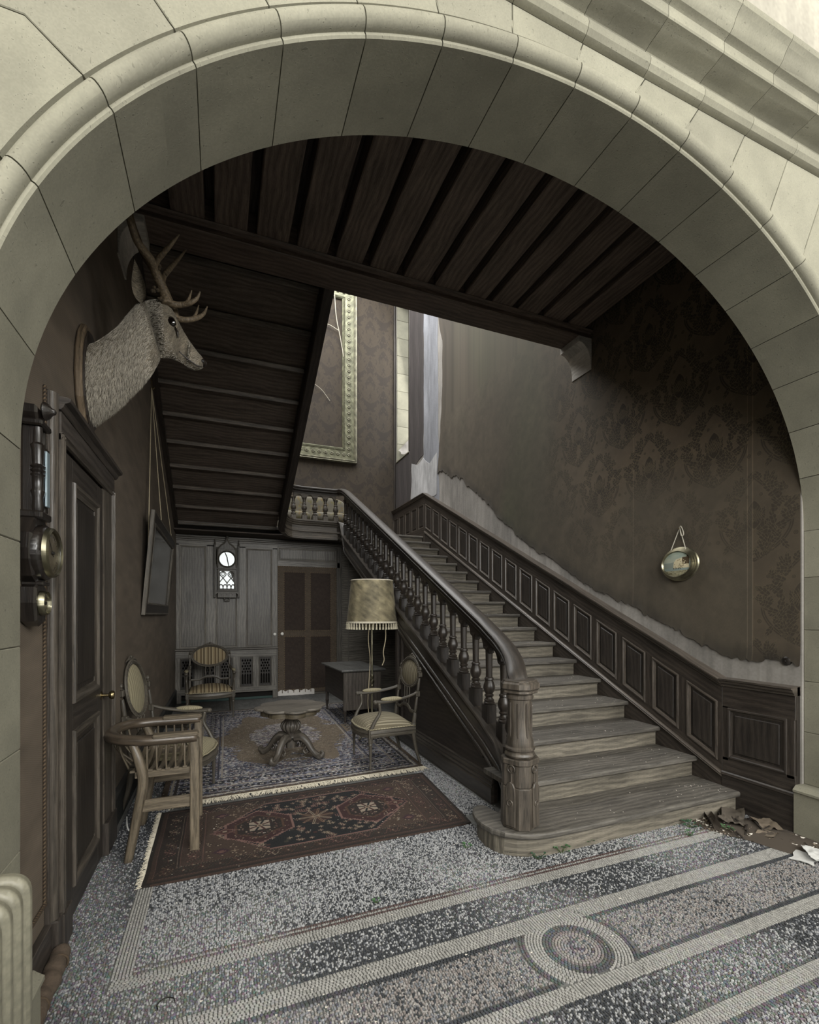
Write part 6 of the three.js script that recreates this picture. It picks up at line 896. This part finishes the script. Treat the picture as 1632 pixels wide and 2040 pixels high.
{ // oval brass dish with a landscape picture, hung by a cord from a hook
  const t = thing('oval_picture', 'oval stepped brass dish with a landscape picture, hung by white cord on the right wall', 'picture', V(XR - 0.012, 1.925, 2.905), -Math.PI / 2);
  const rx = 0.165, ry = 0.135, prof = [[0.0, 0], [0.012, 0.012], [0.004, 0.020], [0.008, 0.028], [-0.006, 0.034], [-0.002, 0.044], [-0.016, 0.050], [-0.012, 0.058], [-0.026, 0.064], [-0.030, 0.058], [-0.034, 0.05], [-0.034, 0]];
  part('brass_rim', sweep(ellipsePath(rx, ry, 56), prof, { up: Z, closed: true, crease: 0.5 }), M.brassPale, t);
  const land = canvasTex(512, 420, (c, w, h) => { const R = rng(31); const g = (y0, y1, a) => { c.fillStyle = a; c.fillRect(0, y0, w, y1 - y0); }; g(0, h, '#8fa6a6'); for (let y = 0; y < 190; y++) { const k = y / 190; c.fillStyle = `rgb(${lerp(112, 176, k)},${lerp(140, 178, k)},${lerp(143, 160, k)})`; c.fillRect(0, y, w, 1); } for (let k = 0; k < 60; k++) { c.fillStyle = 'rgba(205,200,178,0.10)'; c.beginPath(); c.ellipse(R() * w, 40 + R() * 130, 30 + R() * 60, 8 + R() * 12, 0, 0, 6.3); c.fill(); } c.fillStyle = '#8b9389'; c.beginPath(); c.moveTo(0, 215); for (let x = 0; x <= w; x += 20) c.lineTo(x, 205 - 28 * fbm(x * 0.012, 1, 3, 3)); c.lineTo(w, 300); c.lineTo(0, 300); c.fill(); g(262, h, '#a09c82'); c.fillStyle = '#8d9a95'; c.fillRect(0, 262, w, 38); c.fillStyle = '#cfc4a4'; c.beginPath(); c.moveTo(215, 270); c.lineTo(225, 190); c.lineTo(262, 150); c.lineTo(330, 140); c.lineTo(420, 136); c.lineTo(440, 270); c.fill(); c.fillStyle = '#4e4233'; c.fillRect(345, 128, 92, 92); for (let k = 0; k < 40; k++) { c.fillStyle = ['#8f8465', '#5c4f3a', '#e2d9bc', '#a79a78'][k % 4]; c.fillRect(225 + R() * 200, 150 + R() * 115, 6 + R() * 16, 5 + R() * 12); } c.fillStyle = '#3e382b'; for (let k = 0; k < 5; k++) c.fillRect(215 + 24 * k, 262, 10, 20); for (let k = 0; k < 260; k++) { c.fillStyle = ['#6e6a50', '#b8b092', '#55523c', '#8b8468'][k % 4]; c.fillRect(R() * w, 300 + R() * 120, 8 + R() * 26, 4 + R() * 6); } c.fillStyle = '#4b4532'; c.beginPath(); c.arc(410, 118, 11, 0, 6.3); c.fill(); });
  const m = ellipseDome(rx - 0.028, ry - 0.026, 0.012, 6, 40), uv = m.attributes.uv, p = m.attributes.position; for (let i = 0; i < p.count; i++) uv.setXY(i, 0.5 + p.getX(i) / (2 * rx), 0.5 + p.getY(i) / (2 * ry));
  part('painted_panel', T(m, 0, 0, 0.050), phys({ map: land, roughness: 0.3, clearcoat: 0.6, clearcoatRoughness: 0.15 }), t);
  const P = (x, y, z) => new THREE.Vector3(x, y, z);
  part('cord', [tube([P(-0.072, 0.118, 0.035), P(-0.012, 0.295, 0.012), P(0.0, 0.312, 0.016)], 0.0042, { seg: 6, div: 3 }), tube([P(0.072, 0.118, 0.035), P(0.015, 0.26, 0.016), P(0.0, 0.312, 0.016), P(0.012, 0.325, 0.02), P(0.040, 0.25, 0.02), P(0.022, 0.238, 0.02), P(0.004, 0.305, 0.02)], 0.0042, { seg: 6, div: 4 })], M.whiteCord, t);
  part('hook', tube([P(0, 0.33, -0.008), P(0, 0.315, 0.010), P(0, 0.302, 0.022), P(0, 0.31, 0.03)], 0.004, { seg: 6 }), M.brass, t);
}
{ // gothic wall clock case with mirror glass
  const t = thing('wall_clock', 'small gothic carved wood wall clock with round glass and traceried glass door', 'clock', V(0.10, 0, DP - 0.03));
  const z0 = 0.0;
  part('back_case', [T(cbox(0.30, 0.84, 0.10, 0.006, 'y'), 0, 2.19, 0.05), boxUV(T(prism([[-0.15, 2.55], [0.15, 2.55], [0.145, 2.60], [0.10, 2.665], [0.04, 2.71], [0.015, 2.76], [0, 2.80], [-0.015, 2.76], [-0.04, 2.71], [-0.10, 2.665], [-0.145, 2.60]], 0.09, { bevel: 0.004 }), 0, 0, 0.006), 'y')], M.clock, t);
  part('ogee_moulding', sweep([[-0.15, 2.30], [-0.15, 2.55], [-0.145, 2.60], [-0.10, 2.665], [-0.04, 2.71], [-0.012, 2.765], [0, 2.80], [0.012, 2.765], [0.04, 2.71], [0.10, 2.665], [0.145, 2.60], [0.15, 2.55], [0.15, 2.30]].map(([x, y]) => new THREE.Vector3(x, y, 0.10)), [[-0.012, -0.01], [0.012, -0.01], [0.012, 0.010], [0, 0.016], [-0.012, 0.010]], { up: Z, crease: 0.5 }), M.clock, t);
  part('finial', T(lathe([[0.012, 0], [0.016, 0.012], [0.010, 0.022], [0.024, 0.04], [0.026, 0.052], [0.014, 0.066], [0, 0.075]], 8), 0, 2.775, 0.075), M.clock, t);
  for (const s of [-1, 1]) part('side_buttress', [T(cbox(0.026, 0.90, 0.06, 0.005, 'y'), s * 0.192, 2.22, 0.06), T(lathe([[0.014, 0], [0.014, 0.02], [0.018, 0.03], [0.010, 0.05], [0.006, 0.11], [0, 0.12]], 8), s * 0.192, 2.67, 0.06), T(cbox(0.030, 0.022, 0.07, 0.004), s * 0.192, 1.79, 0.06), T(cbox(0.05, 0.5, 0.03, 0.004, 'y'), s * 0.165, 2.1, 0.03)], M.clock, t);
  const f = part('dial_ring', [T(lathe([[0.122, 0], [0.122, 0.02], [0.136, 0.028], [0.148, 0.018], [0.150, 0]], 36).rotateX(Math.PI / 2), 0, 2.435, 0.10)], M.clock, t);
  part('dial_glass', T(lathe([[0.124, 0.002], [0, 0.002]], 32).rotateX(Math.PI / 2).rotateY(0.036), 0, 2.435, 0.106), M.clockGlass, f);
  part('hand', boxUV(prism([[-0.042, 0.118], [-0.030, 0.120], [0.010, 0.03], [0.012, 0.0], [0.034, -0.118], [0.022, -0.120], [-0.004, -0.01], [-0.008, 0.03]], 0.005).translate(0, 2.435, 0.112)), M.black, f);
  part('mid_ledge', [T(cbox(0.32, 0.016, 0.125, 0.004), 0, 2.265, 0.06), T(cbox(0.32, 0.018, 0.125, 0.004), 0, 1.885, 0.06)], M.clock, t);
  const door = part('tracery_door', [sweep(rectPath(-0.145, 0.145, 1.90, 2.25, 0.10), [[0, 0], [0, 0.012], [-0.02, 0.014], [-0.024, 0]], { up: Z, closed: true, crease: 0.4 })], M.clock, t);
  part('door_glass', T(cbox(0.25, 0.31, 0.003, 0.001).rotateX(-0.012).rotateY(0.036), 0, 2.075, 0.102), M.clockGlass, door);
  const tr = [], bar = (pts, r = 0.0075) => tr.push(tube(pts.map(([x, y]) => new THREE.Vector3(x, y, 0.112)), r, { seg: 6, div: 5 }));
  for (const c of [-0.064, 0.064]) { const s = 1; bar([[c, 2.23], [c - 0.045, 2.19], [c - 0.045, 2.16], [c - 0.008, 2.115], [c - 0.008, 2.10], [c - 0.058, 2.03], [c - 0.064, 1.99]]); bar([[c, 2.23], [c + 0.045, 2.19], [c + 0.045, 2.16], [c + 0.008, 2.115], [c + 0.008, 2.10], [c + 0.058, 2.03], [c + 0.064, 1.99]]); bar([[c, 2.215], [c - 0.022, 2.18], [c, 2.14], [c + 0.022, 2.18], [c, 2.215]], 0.0055); }
  for (let k = 0; k < 4; k++) { const x = -0.096 + k * 0.064; bar([[x - 0.032, 1.915], [x - 0.030, 1.96], [x, 2.0], [x + 0.030, 1.96], [x + 0.032, 1.915]], 0.008); }
  tr.push(T(cbox(0.25, 0.02, 0.012, 0.002), 0, 1.918, 0.106), T(cbox(0.25, 0.016, 0.012, 0.002), 0, 2.235, 0.106), T(cbox(0.016, 0.31, 0.012, 0.002, 'y'), -0.12, 2.075, 0.106), T(cbox(0.016, 0.31, 0.012, 0.002, 'y'), 0.12, 2.075, 0.106));
  part('tracery', tr, M.clock, door);
  const pend = new THREE.Shape(); pend.moveTo(-0.18, 1.875); pend.lineTo(0.18, 1.875); pend.lineTo(0.18, 1.835); for (let k = 3; k >= 0; k--) { const c = -0.135 + k * 0.09; pend.lineTo(c + 0.040, 1.815); pend.absarc(c, 1.815, 0.038, 0, Math.PI, false); } pend.lineTo(-0.18, 1.835); part('scalloped_apron', boxUV(T(prism(pend, 0.10, { bevel: 0.002 }), 0, 0, 0.006)), M.clock, t);
  part('pendant', [tube([[-0.055, 1.81], [-0.04, 1.75], [-0.02, 1.725], [0.02, 1.725], [0.04, 1.75], [0.055, 1.81]].map(([x, y]) => new THREE.Vector3(x, y, 0.05)), [0.010, 0.012, 0.012, 0.012, 0.012, 0.010], { seg: 6 }), T(cbox(0.09, 0.02, 0.05, 0.005), 0, 1.718, 0.045)], M.clock, t);
}
{ // empty gilt frame on the rear wall
  const t = thing('gilt_frame', 'tall empty gilt picture frame on the patterned wall above the landing', 'picture frame', V(1.40, 4.78, DB - 0.03)), W = 1.375, Hh = 3.88;
  const R = (g) => g;
  part('outer_moulding', sweep(rectPath(-W, W, 0, Hh), [[0, -0.02], [0, 0.05], [-0.014, 0.066], [-0.03, 0.060], [-0.036, 0.072], [-0.052, 0.076], [-0.066, 0.060], [-0.070, 0.046], [-0.070, -0.02]], { up: Z, closed: true, crease: 0.4 }), M.giltPale, t);
  part('flat_frieze', sweep(rectPath(-W + 0.07, W - 0.07, 0.07, Hh - 0.07), [[0, -0.02], [0, 0.036], [-0.05, 0.030], [-0.19, 0.020], [-0.20, 0.026], [-0.21, 0.028], [-0.22, 0.016], [-0.22, -0.02]], { up: Z, closed: true, crease: 0.4 }), M.gilt, t);
  part('inner_moulding', sweep(rectPath(-W + 0.29, W - 0.29, 0.29, Hh - 0.29), [[0, -0.02], [0, 0.02], [-0.012, 0.024], [-0.03, 0.010], [-0.036, 0.0], [-0.036, -0.02]], { up: Z, closed: true, crease: 0.4 }), M.gilt, t);
  const flowers = [], fl = (x, y) => { for (let k = 0; k < 6; k++) { const a = k / 6 * 6.283; flowers.push(T(new THREE.IcosahedronGeometry(0.016, 0).scale(1, 1, 0.6), x + Math.cos(a) * 0.026, y + Math.sin(a) * 0.026, 0.034)); } flowers.push(T(new THREE.IcosahedronGeometry(0.012, 0), x, y, 0.038)); };
  for (let k = 0; k <= 27; k++) { fl(W - 0.175, 0.175 + k * 0.131); fl(-W + 0.175, 0.175 + k * 0.131); } for (let k = 1; k < 18; k++) { fl(-W + 0.175 + k * 0.1345, 0.175); fl(-W + 0.175 + k * 0.1345, Hh - 0.175); }
  part('applied_flowers', flowers, M.giltPale, t).userData.kind = 'stuff';
  const bead = []; for (let k = 0; k < 120; k++) { bead.push(T(new THREE.OctahedronGeometry(0.009), W - 0.272, 0.27 + k * 0.0279, 0.03)); } for (let k = 0; k < 78; k++) bead.push(T(new THREE.OctahedronGeometry(0.009), -W + 0.28 + k * 0.0281, 0.272, 0.03)); part('bead_row', bead, M.giltPale, t).userData.kind = 'stuff';
  part('hanging_string', [tube([[0.88, 3.62, 0.02], [0.92, 3.1, 0.03], [1.0, 2.72, 0.03], [1.08, 2.3, 0.02]].map((q) => new THREE.Vector3(...q)), 0.010, { seg: 6 }), tube([[0.55, 2.92, 0.02], [0.75, 2.92, 0.03], [0.97, 2.84, 0.03]].map((q) => new THREE.Vector3(...q)), 0.010, { seg: 6 }), tube([[0.42, 1.62, 0.01], [0.6, 1.5, 0.02], [0.78, 1.30, 0.01]].map((q) => new THREE.Vector3(...q)), 0.006, { seg: 6 })], M.whiteCord, t);
}
{ // radiator cover with pierced gothic grilles, along the panelled wall
  const t = thing('radiator_cover', 'grey wood radiator cover with pierced gothic grilles under the wall clock', 'radiator cover', V(0, 0, DP));
  const zf = 0.16;
  part('shelf_top', boxUV(T(cbox(1.655, 0.028, 0.235, 0.008), 0.118, 0.888, 0.115)), M.panelGrey2, t);
  part('interior_back', T(cbox(1.60, 0.86, 0.02, 0.001), 0.12, 0.44, 0.035), M.dark, t);
  const gr = [-0.52, -0.185, 0.085, 0.415, 0.728], gw = 0.215, e = [-0.70, ...gr.flatMap((c) => [c - gw / 2, c + gw / 2]), 0.945];
  for (let k = 0; k < e.length; k += 2) part('stile', boxUV(T(cbox(e[k + 1] - e[k], 0.66, 0.022, 0.003, 'y'), (e[k] + e[k + 1]) / 2, 0.495, zf), 'y', k), M.panelGrey, t);
  part('rail', T(cbox(1.645, 0.125, 0.024), 0.1225, 0.81, zf), M.panelGrey, t); part('rail', T(cbox(1.645, 0.09, 0.024), 0.1225, 0.175, zf), M.panelGrey, t);
  part('end_panel', T(cbox(0.022, 0.86, 0.17, 0.003, 'y'), 0.935, 0.44, 0.09), M.panelGrey2, t); part('corner_foot', T(cbox(0.09, 0.14, 0.024, 0.003, 'y'), 0.90, 0.07, zf), M.panelGrey, t); part('corner_foot', T(cbox(0.09, 0.14, 0.024, 0.003, 'y'), -0.655, 0.07, zf), M.panelGrey, t);
  part('plinth_board', T(cbox(1.645, 0.04, 0.02), 0.1225, 0.02, zf - 0.02), M.greenDark, t);
  const plate = new THREE.Shape([[-gw / 2, 0], [gw / 2, 0], [gw / 2, 0.525], [-gw / 2, 0.525]].map(([x, y]) => new THREE.Vector2(x, y)));
  for (let k = 0; k < 4; k++) { const x = -0.063 + k * 0.042, h = new THREE.Path(); h.moveTo(x - 0.014, 0.05); h.lineTo(x + 0.014, 0.05); h.lineTo(x + 0.014, 0.19); h.quadraticCurveTo(x + 0.012, 0.215, x, 0.228); h.quadraticCurveTo(x - 0.012, 0.215, x - 0.014, 0.19); plate.holes.push(h); for (let r = 0; r < 5; r++) { const c = new THREE.Path(), cx = x + (r % 2 ? 0.021 : 0), cy = 0.262 + r * 0.049; if (cx > 0.08) continue; c.moveTo(cx, cy - 0.024); c.lineTo(cx + 0.015, cy); c.lineTo(cx, cy + 0.024); c.lineTo(cx - 0.015, cy); plate.holes.push(c); } }
  const pg = boxUV(T(prism(plate, 0.012, { bevel: 0.0015, curve: 3 }), 0, 0, 0), 'y'), fg = sweep(rectPath(-gw / 2, gw / 2, 0, 0.525), [[0.004, 0], [0.004, 0.012], [-0.012, 0.018], [-0.022, 0.006], [-0.022, 0]], { up: Z, closed: true, crease: 0.4 });
  gr.forEach((c) => { const g = part('grille', pg, M.grille, t); g.position.set(c, 0.222, zf - 0.006); part('grille_frame', fg, M.panelGrey2, g); });
}
// white corbels that carry the beam
for (const [name, label, x, s] of [['corbel', 'white plaster corbel under the beam end on the right wall', XR, -1], ['corbel', 'white plaster corbel under the beam end behind the antlers on the left wall', XL, 1]]) {
  const t = thing(name, label, 'corbel', V(x, 4.12, 4.12));
  const pts = [[0, 0], [0.012, 0]]; for (let k = 0; k <= 10; k++) { const a = k / 10 * Math.PI / 2; pts.push([0.012 + 0.155 * (1 - Math.cos(a)), 0.035 + 0.235 * Math.sin(a)]); } pts.push([0.172, 0.27], [0.172, 0.332], [0, 0.332]);
  part('bracket', boxUV(T(prism(pts.map(([a, y]) => [s * a, y]), 0.30, { bevel: 0.004 }), 0, 0, -0.15), 'y'), M.corbel, t);
}
{ // cast iron radiator at the left edge
  const t = thing('radiator', 'cream painted column radiator with rounded tops at the left edge beside the arch', 'radiator', V(-0.52, 0, 0));
  const s = new THREE.Shape(); const w = 0.10, h = 0.885; s.moveTo(-w, 0.07); s.lineTo(w, 0.07); s.lineTo(w, h - 0.055); s.quadraticCurveTo(w, h, w - 0.055, h); s.lineTo(-w + 0.055, h); s.quadraticCurveTo(-w, h, -w, h - 0.055); s.lineTo(-w, 0.07);
  for (const x of [-0.033, 0.033]) { const p = new THREE.Path(); p.moveTo(x - 0.008, 0.17); p.lineTo(x + 0.008, 0.17); p.lineTo(x + 0.008, h - 0.13); p.lineTo(x - 0.008, h - 0.13); s.holes.push(p); }
  const e = new THREE.ExtrudeGeometry(s, { depth: 0.006, bevelEnabled: true, bevelThickness: 0.018, bevelSize: 0.020, bevelOffset: -0.020, bevelSegments: 4, curveSegments: 8 }); const g = boxUV(toCreasedNormals(e, 0.9), 'y');
  for (let k = 0; k < 13; k++) { const m = part('radiator_section', g, M.radiator, t); m.position.set(0, 0, -1.385 + k * 0.0565); }
  for (const y of [0.13, 0.80]) part('connecting_pipe', T(lathe([[0.028, 0], [0.028, 0.74]], 12).rotateX(Math.PI / 2), 0, y, -1.40), M.radiator, t);
  for (const z of [-1.38, -0.71]) part('foot', [T(cbox(0.034, 0.075, 0.03, 0.006, 'y'), 0.07, 0.0375, z), T(cbox(0.034, 0.075, 0.03, 0.006, 'y'), -0.07, 0.0375, z)], M.radiator, t);
}
{ // rolled draught stopper at the foot of the left wall
  const t = thing('draught_stopper', 'lumpy brown cloth roll lying at the foot of the wall beside the radiator', 'cloth roll', V(-0.632, 0, 2.24));
  const R = rng(5), roll = (pts, r, amp) => { const q = [], n = 16; for (let k = 0; k <= n; k++) q.push(r * (0.86 + amp * Math.abs(Math.sin(k * 1.15)) + 0.08 * R()) * (k === 0 || k === n ? 0.5 : 1)); return tube(pts.map((p) => new THREE.Vector3(...p)), q, { seg: 14, div: 8 }); };
  part('roll', roll([[0.028, 0.046, 0.26], [0.010, 0.046, 0.17], [-0.004, 0.045, 0.08], [0.004, 0.046, -0.02], [-0.006, 0.048, -0.12], [-0.012, 0.05, -0.24]].map(([x, y, z]) => [x * 0.7, y * 0.78, z]), 0.034, 0.26), M.rollCloth, t);
  const ties = []; for (const z of [0.22, 0.10, -0.04, -0.14]) ties.push(T(new THREE.TorusGeometry(0.033, 0.005, 6, 20), 0.002, 0.036, z)); part('tie', ties, M.braid, t);
}
// ---------------------------------------------------------------- litter and weeds
{
  const R = rng(99);
  const weeds = [[1.985, 2.385, 0.045, 0.85, 'green weed tuft growing in the crack at the middle of the bottom step'], [1.80, 2.375, 0.035, 0.55, 'small dark weed in the crack left of the green tuft by the bottom step'], [2.22, 2.41, 0.030, 0.4, 'tiny weed at the bottom step right of the green tuft'], [2.93, 2.25, 0.022, 0.4, 'flat weed on the pale mosaic band in front of the steps'], [3.24, 2.20, 0.032, 0.5, 'small green weed at the edge of the rubble'], [3.06, 2.33, 0.030, 0.75, 'dark dried weed lying between the step and the rubble'], [1.46, 2.66, 0.022, 0.36, 'tiny weed on the mosaic left of the curled step'], [0.75, 2.33, 0.012, 0.2, 'single green sprig on the mosaic in front of the runner rug']];
  weeds.forEach(([x, d, h, s, label], i) => {
    const t = thing('weed', label, 'weed', V(x, 0.001, d)), leaves = [], stems = [], n = Math.round(16 * s) + 4;
    for (let k = 0; k < n; k++) { const a = R() * 6.28, r = (0.01 + 0.06 * Math.sqrt(R())) * s, y = h * (0.3 + 0.8 * R()), q = new THREE.Vector3(Math.cos(a) * r, y, Math.sin(a) * r); stems.push(tube([new THREE.Vector3(q.x * 0.2, 0, q.z * 0.2), new THREE.Vector3(q.x * 0.7, y * 0.7, q.z * 0.7), q], [0.0014, 0.0008], { seg: 4, div: 2 })); for (let m = 0; m < 3; m++) { const l = (0.012 + 0.010 * R()) * (0.6 + 0.4 * s), b = a + (m - 1) * 0.9 + R() * 0.5, g = grid((u, v) => { const w = Math.sin(Math.PI * u) * l * 0.38 * (v - 0.5) * 2; return new THREE.Vector3(q.x + Math.cos(b) * l * u - Math.sin(b) * w, q.y + 0.008 * Math.sin(u * 2.4) + Math.abs(v - 0.5) * 0.004, q.z + Math.sin(b) * l * u + Math.cos(b) * w); }, 4, 2); leaves.push(g.toNonIndexed()); } }
    part('leaves', leaves, i === 5 || i === 1 ? M.leafDark : M.leaf, t).userData.kind = 'stuff'; part('stems', stems, M.stem, t);
  });
  const crumple = (w, l, amp, seed, curl = 0) => { const f = (u, v) => new THREE.Vector3((u - 0.5) * w * (0.85 + 0.3 * vnoise(v * 3, 1, seed)), 0.006 + amp * Math.pow(fbm(u * 3.2, v * 3.2, seed, 3), 1.4) + curl * Math.pow(Math.abs(v - 0.5) * 2, 3), (v - 0.5) * l * (0.85 + 0.3 * vnoise(u * 3, 2, seed))); const a = grid(f, 18, 18).toNonIndexed(), b = grid((u, v) => f(u, v).add(new THREE.Vector3(0, -0.003, 0)), 18, 18).toNonIndexed(); const g = merge([a, b]); g.computeVertexNormals(); return toCreasedNormals(g, 0.9); };
  const scrap = (x, d, w, l, amp, turn, mat, label, cat, curl) => { const t = thing('paper_scrap', label, cat, V(x, 0.002, d), turn); part('sheet', crumple(w, l, amp * 0.7, Math.round(x * 100), curl), mat, t); return t; };
  scrap(3.31, 1.775, 0.16, 0.11, 0.010, 0.3, M.paper, 'flat white sheet of paper on the floor by the right pier', 'paper', 0);
  scrap(3.40, 1.735, 0.18, 0.15, 0.07, 0.8, M.paper, 'crumpled white paper lying on top of the flat white sheet', 'paper', 0.02);
  scrap(3.46, 2.31, 0.34, 0.15, 0.09, 0.55, M.rag, 'folded grey scrap of fallen wallpaper on the rubble below the wainscot panel', 'wallpaper scrap', 0.01);
  scrap(3.55, 2.15, 0.20, 0.12, 0.05, 1.0, M.litter, 'brown crumpled wallpaper scrap on the rubble next to the right pier', 'wallpaper scrap', 0.015);
  scrap(3.27, 2.34, 0.34, 0.05, 0.03, 0.85, M.litterDark, 'dark curled strip of wallpaper at the right end of the bottom step', 'wallpaper scrap', 0.03);
  scrap(3.42, 2.05, 0.12, 0.09, 0.03, 0.2, M.litter, 'small brown paper scrap at the front edge of the rubble', 'wallpaper scrap', 0.008);
  const t = thing('rubble', 'heap of plaster crumbs and brown dirt along the foot of the right wall', 'rubble', V(3.42, 0.001, 2.18));
  const bits = [[], [], []]; for (let k = 0; k < 900; k++) { const u = R() + R() - 1, v = R(), x = -0.28 + 0.46 * v + u * 0.10, d = 0.20 - 0.55 * v + (R() - 0.5) * 0.30; if (3.42 + x > 3.60) continue; const s = 0.004 + 0.012 * R() * R(), g = new THREE.TetrahedronGeometry(s).scale(1.4, 0.7, 1); g.rotateY(R() * 6); bits[R() < 0.45 ? 0 : R() < 0.6 ? 1 : 2].push(T(g, x, s * 0.35 + 0.012 * R() * Math.exp(-u * u * 8), -d)); }
  ['brown_crumbs', 'pale_crumbs', 'dark_crumbs'].forEach((n, i) => { part(n, bits[i], [M.litter, M.litterPale, M.litterDark][i], t).userData.kind = 'stuff'; });
  part('dirt', grid((u, v) => { const a = u * 6.283, r = v * (0.8 + 0.35 * fbm(Math.cos(a) * 2 + 5, Math.sin(a) * 2 + 5, 4, 3)); return new THREE.Vector3(clamp(Math.cos(a) * r * 0.24 - Math.sin(a) * r * 0.16 + 0.02, -0.4, 0.19), 0.003 + 0.014 * (1 - v * v), -Math.sin(a) * r * 0.44 + 0.12); }, 40, 6).toNonIndexed(), M.litterDark, t);
  const sticks = []; for (let k = 0; k < 16; k++) { const a = 0.6 + (R() - 0.5) * 0.9, l = 0.05 + 0.10 * R(), x = -0.25 + 0.34 * R(), z = -0.2 + 0.34 * R(); sticks.push(T(cbox(l, 0.006, 0.012, 0.002).rotateY(a), x, 0.014 + 0.02 * R(), z)); } part('splinters', sticks, M.wainscot, t).userData.kind = 'stuff';
  // crumbs of plaster scattered over steps and floor
  const u = thing('paint_flakes', 'scattered pale plaster flakes on the stair treads', 'flakes'); u.userData.kind = 'stuff'; const fl = [];
  for (let k = 0; k < 420; k++) { const n = 1 + Math.floor(R() * 9), d = 2.40 + (n - 1) * 0.354 + R() * 0.30, x = lerp(2.1, 3.58, R() < 0.5 ? 1 - R() * R() : R()), s = 0.002 + 0.005 * R() * R(); fl.push(T(new THREE.TetrahedronGeometry(s).scale(1, 0.4, 1), x, 0.155 + (n - 1) * 0.1672 + s * 0.2, -d)); }
  part('flake', fl, M.litterPale, u);
  const f2 = thing('floor_flakes', 'scattered tiny pale flakes over the mosaic and the rugs', 'flakes'); f2.userData.kind = 'stuff'; const f3 = []; for (let k = 0; k < 500; k++) { const x = lerp(-0.6, 2.0, R()), d = lerp(1.6, 7, R() * R()), s = 0.002 + 0.005 * R() * R(); f3.push(T(new THREE.TetrahedronGeometry(s).scale(1.5, 0.4, 1), x, 0.018, -d)); } part('flake', f3, M.litterPale, f2);
  const tg = thing('torn_strip', 'tiny white torn strip lying at the foot of the door casing', 'paper', V(-0.60, 0.004, 3.72)); part('strip', tube([[0, 0.10, -0.01], [0.005, 0.03, 0], [0.02, 0.006, 0.01], [0.07, 0.004, 0.02]].map((p) => new THREE.Vector3(...p)), [0.003, 0.006, 0.006, 0.004], { seg: 5 }), M.paper, tg);
  const c1 = thing('wire_scrap', 'small dark curled wire on the dark mosaic near the door', 'wire', V(-0.19, 0.006, 2.02)); part('wire', tube([[-0.03, 0, 0.02], [-0.035, 0, -0.01], [-0.01, 0.002, -0.03], [0.02, 0, -0.02], [0.025, 0, 0.0]].map((p) => new THREE.Vector3(...p)), 0.0022, { seg: 5 }), M.black, c1);
}

// ---------------------------------------------------------------- shadows on, hand over
scene.traverse((o) => { if (o.isMesh) { o.castShadow = o.receiveShadow = true; if (o.userData.base) delete o.userData.base; } });
renderer.render(scene, camera);
